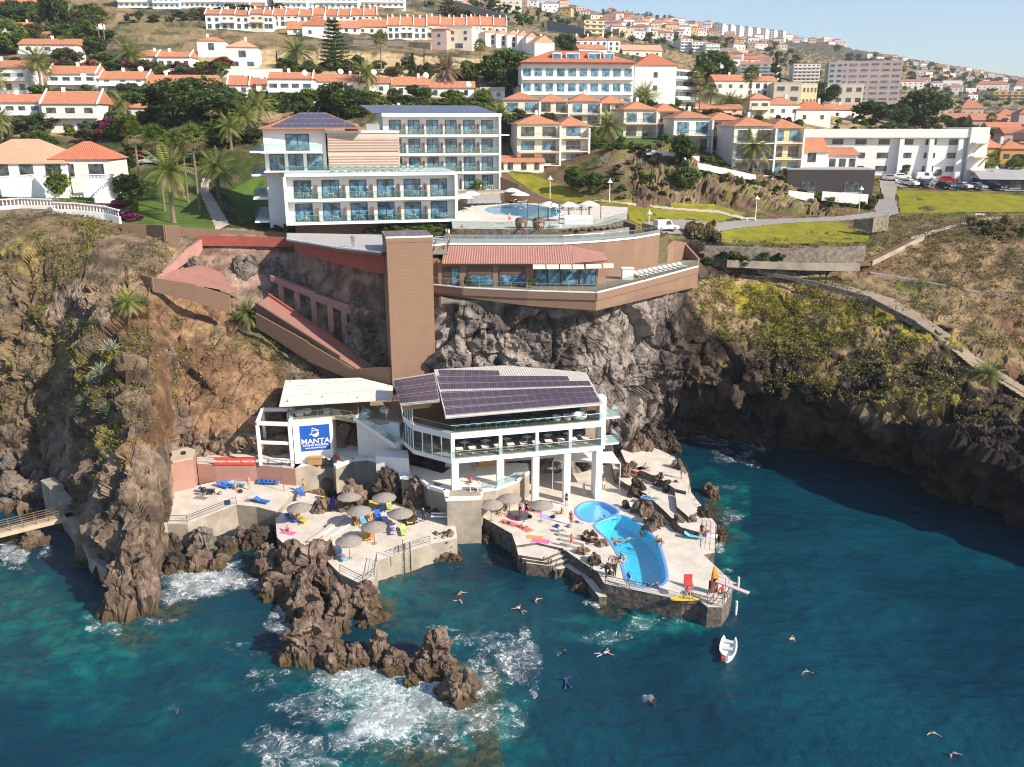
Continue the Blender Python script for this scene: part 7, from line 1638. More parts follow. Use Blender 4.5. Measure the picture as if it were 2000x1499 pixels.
wood([(196,234),(300,234),(330,262),(250,276),(200,262)],18,52,10,'around the orange-flowering garden',Gm+[lf_org,lf_pur],(18,36),(14,28),('round','bush'))
wood([(1140,196),(1240,214),(1330,216),(1330,226),(1230,222)],14,53,9,'below the red-roofed hotel',Gm,(14,28),(10,20),('round','bush'))
wood([(0,300),(100,285),(110,282),(10,296)],8,54,12,'behind the villa roof',Gm,(20,36),(16,26),('round','bush'))
def tree_at(label, p, w, h, mat, group):
 i = tc_[0]; tc_[0] += 1; t = thing('shrub', label, 'shrub', p, i*2.4, group); inst('foliage', crown('bush',mat,i%3), t, (0,0,-.05*h), 0, (w,w,h*1.25))
for i in range(14): p = W(1196+i*6.4,129.4+i*.62,30); p.z = 27.6+(p.x-14)*.36; tree_at('leafy shrub on the green bank right of the restaurant, '+ordl(i,14)+' going up',p,1.6+.3*(i%3),1.2,lf_mid if i%3 else lf_lite,'shrubs on the green bank')
for i in range(28): p = W(884+i*12.1,127.2+.5*(i%2)+(0 if i < 20 else (i-20)*.42),33.1); tree_at(('reddish','pink-flowered','green')[i%3]+' bedding plant, '+ordl(i,28)+' in the flower bed under the pool terrace',p,.9,.6,(lf_red,lf_pur,lf_mid)[i%3],'plants in the flower bed')
for i,(px,py,w,h) in enumerate(((1412,500,2.6,2.0),(1432,503,3.2,2.6),(1450,508,2.8,2.2),(1492,500,2.6,1.8),(1520,502,2.6,2.0),(1382,506,2.0,1.6))): tree_at('green creeper on the long grey stone wall, '+ordl(i,6),D(px,py+8,140.3),w,h,lf_mid if i%2 else lf_dark,'creepers on the long stone wall')
def far_trees(label, L_):
 r = np.random.default_rng(77); V_, F_ = [], []; base_ = 0
 for poly, n_, seed, md, wr, hr in L_:
  for x, y in scatter(poly, n_, seed, md):
   p = G(x,y); zc = p.y*CT+(H-p.z)*ST; w = r.uniform(*wr)/F*zc; h = r.uniform(*hr)/F*zc; k = 170
   g = r.normal(size=(k,3)); g /= np.linalg.norm(g,axis=1,keepdims=True); g *= r.uniform(.45,1,(k,1)); g += (r.uniform(-.4,.4,(9,3)))[r.integers(0,9,k)]
   C = np.array(p)+g*np.array([w*.40,w*.40,h*.36])+np.array([0,0,h*.45]); v, f = leaf_cloud(C, w*.11, r); V_.append(v); F_.append(f+base_); base_ += len(v)
 o = bpy.data.objects.new('far_trees', np_mesh('far_trees', np.concatenate(V_), np.concatenate(F_), lf_dark)); col.objects.link(o); tag(o, label, 'trees', kind='stuff')
far_trees('dark distant trees dotted over the far hillside', [([(1000,22),(1200,44),(1330,70),(1330,92),(1150,80),(1000,40)],60,41,6,(8,22),(7,17)),([(1330,72),(1540,92),(1600,150),(1420,142),(1330,100)],80,42,6,(8,20),(6,15)),([(1600,92),(1760,120),(1980,160),(2010,215),(1860,205),(1760,176),(1640,110)],130,43,6,(8,20),(6,13)),([(1175,28),(1320,42),(1320,46),(1180,34)],26,45,4,(7,13),(8,16))])
wood([(820,10),(1000,14),(1060,60),(980,58),(880,34)],24,44,9,'on the brown slope above the terraced rows',[lf_dark,lf_olive,lf_mid],(10,26),(8,18),lo=True)
wood([(1840,238),(2000,262),(2000,282),(1880,262)],14,46,9,'around the pink resort',Gm,(12,26),(9,18))
wood([(230,40),(560,20),(560,30),(240,52)],16,47,12,'around the green field at the top',[lf_dark,lf_olive],(12,28),(8,18),lo=True)
TV = TPTS; vis = (RG > 1.6)
def cover(name, label, polys, n_, mats, size, seed, per=9):
 r = np.random.default_rng(seed); V_, F_, M_ = [], [], []; base_ = 0
 for poly, frac, mw in polys:
  cand = np.where(inpoly(PXG, PYG, poly) & (RG > 1.8) & (RG < 12.5))[0]
  if not len(cand): continue
  clump = fbm(TV[cand]/2.2,3,seed)+r.uniform(-.08,.08,len(cand)); cand = cand[clump > np.quantile(clump, .45)]
  pk = r.choice(cand, int(n_*frac)); q = TV[pk]+r.normal(size=(len(pk),3))*np.array([.25,.25,.05])
  sz = size*r.uniform(.5,1.6,len(pk))
  C = np.repeat(q,per,0)+r.normal(size=(len(pk)*per,3))*np.repeat(sz,per)[:,None]*np.array([.8,.8,.5])+np.repeat(sz,per)[:,None]*np.array([0,0,.5])
  v, f = leaf_cloud(C, size*.42, r, .8); mm = r.choice(len(mats), len(pk), p=np.array(mw)/sum(mw))
  V_.append(v); F_.append(f+base_); M_.append(np.repeat(mm,per)); base_ += len(v)
 o = bpy.data.objects.new(name, np_mesh(name, np.concatenate(V_), np.concatenate(F_), mats, np.concatenate(M_))); col.objects.link(o)
 return tag(o, label, 'scrub', kind='stuff')
mats_ = [lf_dry, lf_yel, lf_olive, lf_mid]
cover('cliff_scrub','dry yellow and green scrub covering the left cliff',[([(0,415),(240,425),(140,560),(60,640),(0,600)],.30,(3,5,3,2)),([(0,600),(160,620),(150,800),(60,860),(0,850)],.18,(4,3,3,1)),([(150,640),(300,640),(300,880),(200,960),(150,820)],.26,(2,5,3,2)),([(230,450),(340,470),(340,600),(250,620)],.10,(5,2,2,1)),([(330,620),(560,620),(620,740),(520,820),(330,830)],.16,(5,2,3,1))],3000,mats_,.34,61)
cover('cliff_scrub','dry yellow and green scrub covering the right cliff and slope',[([(1340,540),(1640,556),(1760,650),(1700,720),(1480,690),(1350,640)],.36,(3,6,3,1)),([(1440,640),(1760,650),(2000,760),(2000,830),(1740,800),(1500,760)],.30,(4,4,4,1)),([(1360,480),(2010,430),(2010,700),(1900,680),(1700,570),(1400,530)],.34,(7,1,2,0))],5600,mats_,.38,62)
cover('dry_grass','straw-coloured dry grass covering the upper right slope',[([(1740,420),(2010,420),(2010,600),(1850,560),(1760,500)],1.0,(9,0,1,0))],2600,mats_,.34,63)
def agave_mesh(seed, mat, n_=26, L=1.3):
 r_ = random.Random(seed); mb = MB()
 for i in range(n_):
  a = i*2.4; el = R(80-70*i/n_); d_ = Vector((math.cos(a)*math.cos(el),math.sin(a)*math.cos(el),math.sin(el))); s_ = Vector((-math.sin(a),math.cos(a),0))*.07*L
  m = d_*L*.55; tp = d_*L-Vector((0,0,.1*L)); mb.add([-s_,s_,m+s_*1.2,tp,m-s_*1.2],[(0,1,2,3,4)])
 return mb.mesh('leaf_rosette', mat, uv=False)
AG = [agave_mesh(1, leafmat('pale_agave',(.22,.24,.16),(.42,.44,.32),2)), agave_mesh(2, leafmat('green_agave',(.07,.13,.06),(.16,.24,.11),2))]
for i,(x,y,s_,k,tx) in enumerate([(222,690,2.0,0,'pale silvery agave highest on the left cliff scrub'),(205,738,2.2,0,'large pale agave in the middle of the left cliff'),(188,752,1.6,0,'pale agave left of the large one'),(178,802,2.0,1,'green agave low on the left cliff'),(215,812,1.8,1,'green agave above the tall rock fin'),(285,600,1.5,1,'green agave below the tan wall'),(352,835,1.2,1,'agave on top of the pink retaining wall'),(1178,325,2.0,0,'pale agave on the rocky bank by the apartments'),(1250,330,1.8,0,'pale agave right of the first on the rocky bank'),(1212,345,1.5,0,'pale agave low on the rocky bank')]):
 p = G(x,y,3.0); t = thing('agave',tx,'agave',p+Vector((0,-.6,.5)),i); inst('leaf_rosette',AG[k],t,(0,0,0),0,s_*.75)
def pm(name, c, **k): return M('fabric_'+name, c, .85, .10, 4, **k)
FC_ = {k: pm(k,c) for k,c in dict(yellow=(.70,.50,.05),blue=(.03,.14,.52),sky=(.16,.45,.66),red=(.58,.06,.05),pink=(.74,.16,.34),coral=(.72,.20,.18),white=(.78,.77,.74),orange=(.72,.30,.05),violet=(.16,.06,.30),black=(.02,.02,.022),grey=(.22,.215,.21),lime=(.46,.60,.18),teal=(.10,.34,.34),lilac=(.42,.40,.66),tan=(.55,.42,.28),navy=(.02,.05,.16)).items()}
SK = [M('skin_'+str(i), c, .55, .05, 6) for i, c in enumerate(((.55,.33,.23),(.42,.23,.14),(.66,.43,.33),(.28,.15,.09)))]
HR_ = [M('hair_'+n, c, .6, .1, 8) for n, c in (('dark',(.02,.014,.01)),('brown',(.07,.04,.022)),('fair',(.30,.20,.09)))]
def recol(o, m):
 o.material_slots[0].link = 'OBJECT'; o.material_slots[0].material = m; return o
def joints(pose):
 J = dict(pelvis=(0,0,.95), spine=(0,.01,1.18), chest=(0,0,1.38), neck=(0,.01,1.51), head=(0,-.02,1.62), top=(0,-.005,1.735))
 def lr(n_, x, y, z): J[n_+'L'] = (x,y,z); J[n_+'R'] = (-x,y,z)
 lr('sh',.185,0,1.42); lr('el',.25,.04,1.14); lr('wr',.25,-.05,.90); lr('hip',.095,0,.90); lr('kn',.11,-.03,.49); lr('an',.11,.02,.08); lr('toe',.13,-.16,.03)
 if pose == 'walk': J.update(knL=(.1,-.22,.52), anL=(.1,-.22,.10), toeL=(.1,-.38,.06), knR=(-.1,.03,.50), anR=(-.1,.28,.14), toeR=(-.1,.18,.04), elL=(.26,.14,1.16), wrL=(.25,.12,.93), elR=(-.26,-.08,1.16), wrR=(-.24,-.26,1.0))
 if pose == 'bend': J.update(pelvis=(0,.12,.90), spine=(0,-.06,1.04), chest=(0,-.24,1.08), neck=(0,-.37,1.06), head=(0,-.46,1.01), top=(0,-.55,.95), shL=(.18,-.27,1.06), shR=(-.18,-.27,1.06), elL=(.2,-.32,.80), elR=(-.2,-.32,.80), wrL=(.16,-.42,.58), wrR=(-.16,-.42,.58), hipL=(.095,.1,.86), hipR=(-.095,.1,.86))
 if pose == 'sit': 
  J.update(pelvis=(0,0,.12), spine=(0,.07,.34), chest=(0,.10,.54), neck=(0,.09,.67), head=(0,.05,.77), top=(0,.05,.885)); lr('sh',.18,.11,.58); lr('el',.26,.22,.34); lr('wr',.25,.32,.09); lr('hip',.1,-.03,.12); lr('kn',.14,-.40,.36); lr('an',.13,-.62,.07); lr('toe',.14,-.78,.05)
 if pose == 'seat':
  J.update(pelvis=(0,0,.50), spine=(0,.04,.72), chest=(0,.05,.93), neck=(0,.04,1.06), head=(0,.0,1.16), top=(0,0,1.275)); lr('sh',.18,.05,.97); lr('el',.25,.04,.70); lr('wr',.18,-.20,.62); lr('hip',.1,-.04,.49); lr('kn',.12,-.42,.48); lr('an',.12,-.44,.08); lr('toe',.13,-.60,.04)
 if pose == 'lie':
  J.update(pelvis=(0,0,.12), spine=(0,.25,.13), chest=(0,.44,.14), neck=(0,.57,.13), head=(0,.68,.15), top=(0,.79,.15)); lr('sh',.185,.49,.13); lr('el',.30,.25,.08); lr('wr',.27,.0,.06); lr('hip',.095,-.05,.12); lr('kn',.12,-.46,.14); lr('an',.13,-.88,.07); lr('toe',.15,-.95,.20)
 if pose == 'recline':
  J.update(pelvis=(0,0,.12), spine=(0,.19,.24), chest=(0,.33,.39), neck=(0,.41,.51), head=(0,.46,.61), top=(0,.52,.71)); lr('sh',.185,.36,.43); lr('el',.29,.20,.25); lr('wr',.22,.0,.16); lr('hip',.095,-.05,.12); lr('kn',.12,-.44,.24); lr('an',.12,-.86,.08); lr('toe',.13,-.93,.20)
 if pose == 'swim':
  J.update(pelvis=(0,0,-.02), spine=(0,.25,.03), chest=(0,.45,.07), neck=(0,.57,.11), head=(0,.65,.18), top=(0,.71,.28)); lr('sh',.19,.50,.07); lr('el',.44,.62,.03); lr('wr',.60,.82,.0); lr('hip',.1,-.05,-.03); lr('kn',.17,-.44,-.04); lr('an',.28,-.80,-.03); lr('toe',.36,-.95,-.03)
 if pose == 'tread':
  J.update(pelvis=(0,.25,-.42), spine=(0,.14,-.2), chest=(0,.05,-.02), neck=(0,.0,.11), head=(0,-.03,.21), top=(0,-.02,.325)); lr('sh',.185,.03,.0); lr('el',.40,-.12,-.04); lr('wr',.55,-.34,.02); lr('hip',.1,.28,-.46); lr('kn',.18,.45,-.75); lr('an',.18,.72,-.9); lr('toe',.2,.85,-.95)
 return {k: Vector(v) for k, v in J.items()}
RAD = dict(pelvis=.135, spine=.12, chest=.145, neck=.058, head=.098, top=.062, sh=.068, el=.044, wr=.030, hip=.098, kn=.062, an=.042, toe=.034)
_body = {}
def body(pose):
 if pose in _body: return _body[pose]
 J = joints(pose); V = []; E = []; Rr = []; ix = {}
 def v(n_, p, r): ix[n_] = len(V); V.append(tuple(p)); Rr.append(r)
 for k, p in J.items(): v(k, p, RAD[k.rstrip('LR')] if k not in RAD else RAD[k])
 def e(a, b): E.append((ix[a], ix[b]))
 for a, b in (('pelvis','spine'),('spine','chest'),('chest','neck'),('neck','head'),('head','top')): e(a,b)
 fdir = (J['head']-J['neck']); upv = (J['top']-J['head']).normalized()
 face = Vector((0,-1,0)) if abs(upv.y) < .75 else Vector((0,0,1))
 if pose == 'swim': face = Vector((0,1,-.2)).normalized()
 v('nose', J['head']+face*.118-upv*.005, .014); e('head','nose')
 for s in 'LR':
  for a, b in (('chest','sh'),('sh','el'),('el','wr'),('pelvis','hip'),('hip','kn'),('kn','an'),('an','toe')):
   E.append((ix[a if a in ix else a+s], ix[b+s]))
  w_ = J['wr'+s]; d_ = (w_-J['el'+s]).normalized(); sd = d_.cross(Vector((0,0,1)) if abs(d_.z) < .8 else Vector((1,0,0))).normalized()
  v('palm'+s, w_+d_*.075, .034); e('wr'+s,'palm'+s)
  for i in range(4):
   p0 = w_+d_*.10+sd*(i-1.5)*.021; L = (.060,.074,.070,.054)[i]; bendv = Vector((0,0,-.022))
   v('f%d%s'%(i,s), p0+d_*.02, .010); v('g%d%s'%(i,s), p0+d_*L+bendv, .008); e('palm'+s,'f%d%s'%(i,s)); e('f%d%s'%(i,s),'g%d%s'%(i,s))
  v('t'+s, w_+d_*.075+sd*.052, .010); e('palm'+s,'t'+s)
 me = bpy.data.meshes.new('skel'); me.from_pydata(V, E, []); o = bpy.data.objects.new('skel', me); col.objects.link(o)
 o.modifiers.new('Skin','SKIN'); me_sk = me.skin_vertices[0].data
 for i, r_ in enumerate(Rr): me_sk[i].radius = (r_, r_); me_sk[i].use_root = (i == ix['pelvis'])
 o.modifiers['Skin'].branch_smoothing = .4
 sb = o.modifiers.new('Sub','SUBSURF'); sb.levels = 1; sb.render_levels = 1
 dg = bpy.context.evaluated_depsgraph_get(); bm_ = bpy.data.meshes.new_from_object(o.evaluated_get(dg)); bpy.data.objects.remove(o); bpy.data.meshes.remove(me)
 bm_.name = 'body'; bm_.materials.clear(); bm_.materials.append(SK[0]); bm_.materials.append(HR_[0])
 bm_.polygons.foreach_set('use_smooth', [True]*len(bm_.polygons)); bm_.polygons.foreach_set('material_index', [0]*len(bm_.polygons)); bm_.update()
 Vv = np.array([q.co[:] for q in bm_.vertices]); Nv = np.array([q.normal[:] for q in bm_.vertices]); Fv = [tuple(p.vertices) for p in bm_.polygons]
 Cv = np.array([p.center[:] for p in bm_.polygons])
 S = []; T_ = []
 def smp(a, b, ts, tagn):
  for t_ in ts: S.append(J[a].lerp(J[b],t_)); T_.append(tagn)
 smp('pelvis','spine',(0,.35),'shorts'); smp('pelvis','spine',(.7,1),'waist'); smp('spine','chest',(.5,1),'top'); smp('chest','neck',(.3,),'top'); smp('neck','head',(0,.5,1),'head'); smp('head','top',(.5,1),'head')
 for s in 'LR':
  smp('pelvis','hip'+s,(1,),'shorts'); smp('hip'+s,'kn'+s,(.25,.45),'shorts'); smp('hip'+s,'kn'+s,(.7,1),'leg'); smp('kn'+s,'an'+s,(.3,.6,.9),'leg'); smp('an'+s,'toe'+s,(.3,1),'foot')
  smp('chest','sh'+s,(.6,1),'top'); smp('sh'+s,'el'+s,(.4,),'sleeve'); smp('sh'+s,'el'+s,(.8,1),'arm'); smp('el'+s,'wr'+s,(.4,.8),'arm'); S.append(J['wr'+s]+(J['wr'+s]-J['el'+s]).normalized()*.1); T_.append('hand')
 Sa = np.array([s[:] for s in S]); own = np.array(T_)[((Cv[:,None]-Sa[None])**2).sum(-1).argmin(1)]
 hc = np.array(J['head'][:]); hv = (Cv-hc); back = np.array((-face)[:]); upn = np.array(upv[:])
 hair = (own == 'head') & ((hv@upn > .035) | ((hv@back > .025) & (hv@upn > -.07)))
 def shell(mask, off, nm):
  fi = np.where(mask)[0]; vid = sorted({i for f in fi for i in Fv[f]}); mp_ = {a: b for b, a in enumerate(vid)}
  m = bpy.data.meshes.new(nm); m.from_pydata((Vv[vid]+Nv[vid]*off).tolist(), [], [tuple(mp_[i] for i in Fv[f]) for f in fi]); m.materials.append(FC_['black'])
  m.polygons.foreach_set('use_smooth', [True]*len(fi)); return m
 isin = lambda *k: np.isin(own, k)
 out_ = dict(body=bm_, hair=shell(hair,.014,'hair'), shorts=shell(isin('shorts'),.013,'swim_shorts'), top=shell(isin('top'),.010,'bikini_top'), shirt=shell(isin('top','waist','sleeve'),.016,'shirt'), suit=shell(isin('top','waist','sleeve','shorts','arm','leg'),.010,'wetsuit'), swimsuit=shell(isin('top','waist','shorts'),.010,'swimsuit'))
 b2 = bmesh.new(); b2.from_mesh(bm_)
 sdv = upv.cross(face).normalized()
 for s in (-1,1):
  r_ = bmesh.ops.create_icosphere(b2, subdivisions=1, radius=.013, matrix=Matrix.Translation(J['head']+face*.092+upv*.018+sdv*.036*s))
  for vv in r_['verts']:
   for f in vv.link_faces: f.material_index = 1
  r_ = bmesh.ops.create_icosphere(b2, subdivisions=1, radius=.024, matrix=Matrix.Translation(J['head']+sdv*.098*s))
 r_ = bmesh.ops.create_icosphere(b2, subdivisions=1, radius=.016, matrix=Matrix.Translation(J['head']+face*.094-upv*.045) @ Matrix.Diagonal((1.4,.6,.5,1)))
 b2.to_mesh(bm_); b2.free(); _body[pose] = out_; return out_
pc_ = [0]
def person(label, loc, pose='stand', rz=0, wear='shorts', c='navy', skin=None, hair=None, sc_=1.0, c2=None):
 B_ = body(pose); i = pc_[0]; pc_[0] += 1
 t = thing('person', label, 'person', loc, rz); t.scale = (sc_,)*3
 b_ = recol(inst('body', B_['body'], t), SK[(i*5+1)%4 if skin is None else skin])
 recol(inst('hair', B_['hair'], t), HR_[i%3 if hair is None else hair])
 if wear == 'bikini': recol(inst('bikini_bottom', B_['shorts'], t), FC_[c]); recol(inst('bikini_top', B_['top'], t), FC_[c])
 elif wear == 'shirt': recol(inst('shirt', B_['shirt'], t), FC_[c]); recol(inst('shorts', B_['shorts'], t), FC_[c2 or 'grey'])
 else: recol(inst({'shorts':'swim_shorts','suit':'wetsuit','swimsuit':'swimsuit'}[wear], B_[wear], t), FC_[c])
 return t
for a in [ # label, px, py, z, pose, rot(deg), wear, colour
 ('woman in dark bikini standing behind the paddling pool',1106,988,ZP,'stand',30,'bikini','black'),('tanned person in dark trunks standing under the left towel umbrella',989,1006,ZP,'stand',-60,'shorts','black'),('person in striped dark shorts standing in the umbrella shade, left of two',1016,1006,ZP,'stand',20,'shorts','navy'),('person in dark swimsuit standing in the umbrella shade, right of two',1028,1007,ZP,'stand',-20,'swimsuit','black'),
 ('person in red swimsuit standing beside the white towels left of the paddling pool',1115,1026,ZP,'stand',-30,'swimsuit','red'),('person in orange swimsuit walking on the white steps',1116,1071,ZP,'walk',160,'swimsuit','coral'),('shirtless person in white shorts standing at the shaded wall',1179,956,ZP,'stand',0,'shorts','white'),('person in pink top standing behind the tall columns',1108,949,ZP,'stand',10,'shirt','pink'),
 ('person crouching over a bag above the white steps',1093,1040,ZP,'sit',70,'shirt','sky'),('person lying on the white block by the pool rocks, left of two',1150,1050,3.1,'lie',60,'bikini','black'),('person lying on the white block by the pool rocks, right of two',1163,1056,3.1,'lie',60,'shorts','black'),('thin person in black standing below the pool rocks',1155,1112,ZP,'stand',40,'suit','black'),
 ('person in trunks bending over beside the pool rocks',1195,1107,ZP,'bend',-50,'shorts','grey'),('diver in a black wetsuit standing with gear near the pool corner',1200,1127,ZP,'stand',30,'suit','black'),('diver in a black wetsuit stooping at the front wall of the pool',1184,1128,ZP,'bend',80,'suit','black'),('person in a blue shirt walking along the front pool edge',1227,1147,ZP,'walk',-70,'shirt','blue'),
 ('person in dark trunks sitting on the left pool edge',1212,1092,ZP,'sit',-60,'shorts','black'),('person in orange trunks sitting on the left pool edge',1218,1099,ZP,'sit',-60,'shorts','coral'),('person swimming at the mouth of the big pool',1191,1012,ZP-.2,'swim',80,'shorts','navy'),('swimmer in the pool nearest its left edge, left of two',1198,1056,ZP-.2,'tread',-40,'shorts','navy'),('swimmer in the pool nearest its left edge, right of two',1207,1057,ZP-.2,'swim',70,'bikini','red'),('swimmer in the middle of the pool',1228,1052,ZP-.2,'tread',20,'shorts','navy'),('swimmer in the shaded back corner of the pool',1252,1040,ZP-.2,'tread',-20,'shorts','teal'),
 ('head and shoulders of a swimmer at the front pool edge, left of three',1243,1139,ZP-.2,'tread',180,'shorts','navy'),('swimmer with arms on the front pool edge, middle of three',1266,1142,ZP-.2,'tread',0,'bikini','black'),('swimmer with arms on the front pool edge, right of three',1282,1140,ZP-.2,'tread',0,'bikini','red'),('person in dark trunks at the right pool edge above the ladder',1284,1060,ZP,'sit',80,'shorts','black'),
 ('lifeguard in red sitting on the tall red chair',1343,1168,ZP+1.25,'seat',0,'shirt','red'),('person in red sitting under the diving board platform',1411,1160,ZP,'sit',20,'shirt','red'),('tanned person sitting at the end of the blue sunbed',1363,1050,ZP,'sit',40,'shorts','tan'),('person sitting on a white towel behind the blue sunbed, left of two',1370,1038,ZP,'sit',-10,'bikini','black'),('person sitting on a white towel behind the blue sunbed, right of two',1380,1040,ZP,'sit',40,'shorts','grey'),
 ('person in yellow swimwear sitting beside the red towel on the terrace',1261,917,4.3,'sit',30,'bikini','orange'),('person lying on a blue and white towel among the terrace rocks',1275,974,3.3,'recline',70,'shorts','tan'),
 ('woman in a red swimsuit standing under the upper left umbrella',663,996,ZB,'stand',10,'swimsuit','red'),('person sitting on a pink towel at the left deck corner',563,1038,ZB,'sit',170,'shorts','coral'),('person with a yellow float at the foot of the white stairs',594,962,ZA,'stand',-70,'shirt','yellow'),('tanned person lying flat on the open deck',632,1050,ZB,'lie',85,'shorts','tan'),('person reclining on a lounger under the middle umbrellas',696,1018,ZB+.3,'recline',30,'shorts','orange'),('tanned person sitting upright in the middle of the umbrellas',724,1011,ZB+.35,'sit',20,'bikini','orange'),
 ('person sitting in the shade right of the upper umbrellas',742,992,ZB,'sit',-20,'bikini','white'),('person in dark clothes standing near the white pipes',827,1019,ZB,'stand',0,'suit','black'),('woman in red sitting on the walkway above the pier',918,944,Z5,'sit',0,'shirt','red'),('person in white sitting at the white table on the walkway',934,950,Z5,'sit',-60,'shirt','white'),('person in blue reclining under the left deck umbrella',574,1014,ZB+.3,'recline',60,'shorts','blue'),('person in yellow sitting beside the left umbrella pole',586,1012,ZB+.3,'recline',60,'bikini','yellow'),
 ('diver in dark wetsuit bending over on the dive platform',397,969,ZA,'bend',60,'suit','black'),('shirtless person in brown shorts standing on the dive platform',487,957,ZA,'stand',-10,'shorts','tan'),('person sitting on the blue beds of the dive platform',460,955,ZA,'sit',40,'shorts','tan'),('diver kneeling over gear on the dive platform',415,966,ZA,'sit',-70,'suit','black'),('person in dark shirt by the stacked blue beds',553,945,ZA,'stand',30,'shirt','black'),('person sitting beside the stacked blue beds',545,944,ZA,'sit',0,'bikini','coral'),('shirtless person leaning behind the white pergola rail',523,886,Z5,'stand',10,'shorts','grey'),('person sitting by the red kayaks on the upper platform',436,890,Z5,'sit',60,'shorts','tan'),
 ('person climbing the white glass-sided staircase',765,868,7.4,'walk',120,'shirt','grey'),
 ('person carrying a bag across the hotel pool terrace',995,438,ZQ,'walk',60,'shorts','red'),('person reclining in a wicker chair on the hotel terrace, left of two',1021,444,ZQ+.3,'recline',0,'bikini','white'),('person reclining in a wicker chair on the hotel terrace, right of two',1057,444,ZQ+.3,'recline',0,'bikini','coral'),('person in pink standing at the promenade corner by the stairs',903,463,ZPR,'stand',-30,'shirt','coral'),('person in dark shorts walking behind the lift tower, left of two',872,470,ZPR,'walk',60,'shirt','grey'),('person in white shirt walking behind the lift tower, right of two',877,471,ZPR,'walk',60,'shirt','white'),('grey figure standing on the promenade left of the lift tower',690,484,ZPR,'stand',0,'suit','grey'),('person in red standing under the garden wall by the hotel',1021,388,ZQ,'stand',0,'shirt','coral'),
 ('person in pale clothes on the car park path',1749,366,None,'walk',0,'shirt','white'),('walker with grey clothes on the cliff path at the right',1749,614,None,'walk',30,'suit','grey')]:
 px, py, z = a[1], a[2], a[3]; p = P(px,py,z) if z is not None else G(px,py,4.5)+Vector((0,0,.2))
 person(a[0], p, a[4], R(a[5]), a[6], a[7], sc_=1.08)
for a in [('swimmer treading water below the umbrella deck, upper of two',900,1158,'tread',30,'bikini','red'),('swimmer treading water below the umbrella deck, lower of two',898,1174,'tread',-30,'bikini','coral'),('pale swimmer stretched out left of the pool point',1017,1191,'swim',40,'shorts','black'),('swimmer with head up near the bathing landing',1048,1172,'tread',60,'shorts','coral'),('swimmer bending in the foam curl',988,1240,'swim',80,'bikini','black'),('dark diver in flippers below the pool point',1092,1273,'swim',-80,'suit','black'),('swimmer left of the glitter below the pool wall',1178,1276,'swim',-70,'shorts','navy'),('diver in dark blue just under the surface',1106,1333,'swim',10,'suit','navy'),
 ('swimmer right of the white boat, farthest up',1540,1249,'swim',-80,'shorts','black'),('swimmer right of the white boat with arms spread, lower one',1574,1312,'tread',10,'shorts','black'),('swimmer near the lower right corner, upper of two',1822,1432,'tread',-10,'shorts','navy'),('swimmer near the lower right corner, lower of two',1861,1472,'tread',20,'bikini','black'),('dark snorkeller with splashing foam right of centre',1278,1380,'swim',20,'suit','black')]:
 person(a[0], P(a[1],a[2],.03 if a[3] == 'swim' else .2), a[3], R(a[4]), a[5], a[6], sc_=.88, skin=2 if a[5] != 'suit' else 1)
for a in [('sunbather reclining on the yellow lounger under the rightmost umbrella',797,1016,ZB+.32,'recline',200,'bikini','black'),('sunbather lying on the lilac lounger in the open sun',768,1038,ZB+.32,'recline',190,'shorts','navy'),('sunbather on the pale blue lounger at the front corner',667,1090,ZB+.32,'recline',220,'bikini','red'),('sunbather on the yellow lounger left of the upper left umbrella',635,983,ZB+.32,'recline',200,'shorts','grey'),('sunbather lying on the large pink towel',1042,998,ZP+.03,'lie',70,'bikini','black'),('sunbather lying on the left red towel at the terrace edge',993,1023,ZP+.03,'lie',55,'shorts','navy'),('sunbather sitting on the right red towel at the terrace edge',1024,1032,ZP+.03,'sit',40,'bikini','white'),('sunbather on the white towel beside the paddling pool kerb',1127,1021,ZP+.03,'lie',60,'shorts','blue'),('seated pair member left by the curved kerb above the towels',966,1000,ZP,'sit',-40,'bikini','black'),('seated pair member right by the curved kerb above the towels',974,1004,ZP,'sit',20,'shorts','grey'),
 ('bather sitting on the rock edge left of the paddling pool',1096,1004,ZP,'sit',-60,'shorts','black'),('bather walking between the columns and the pool',1140,968,ZP,'walk',40,'shorts','teal'),('bather standing at the terrace fence',1330,935,4.3,'stand',70,'shorts','navy'),('guest sitting at the back of the ground floor bar',926,918,Z5,'seat',0,'shirt','sky')]:
 person(a[0], P(a[1],a[2],a[3]), a[4], R(a[5]), a[6], a[7], sc_=1.05)
for i,(px,py,z,c) in enumerate([(1080,1012,ZP,'black'),(1088,1030,ZP,'navy'),(1112,1030,ZP,'grey'),(1010,1016,ZP,'violet'),(1035,1012,ZP,'black'),(640,1030,ZB,'grey'),(735,1030,ZB,'navy'),(775,1010,ZB,'red'),(470,962,ZA,'black'),(430,966,ZA,'grey'),(1192,1122,ZP,'black'),(1376,1048,ZP,'violet')]):
 tag(MB().lathe((0,0,0),[(.22,0),(.30,.12),(.26,.3),(.1,.4)],9).build('beach_bag', FC_[c], None, smooth=True, loc=P(px,py,z)), c+' beach bag on the '+['towel deck above the left pool rocks','deck beside the crouching bather','deck near the red-suited bather','edge of the umbrella shade','deck near the large pink towel','open umbrella deck','umbrella deck between the middle umbrellas','umbrella deck under the rightmost umbrella','dive platform beside the seated bather','dive platform near the kneeling diver','pool corner with the divers','deck behind the blue sunbed'][i],'bag')
um = M('thatch_grey_umbrella', (.275,.24,.21), .9, .1, 3, .2); uc = MB(); N = 12
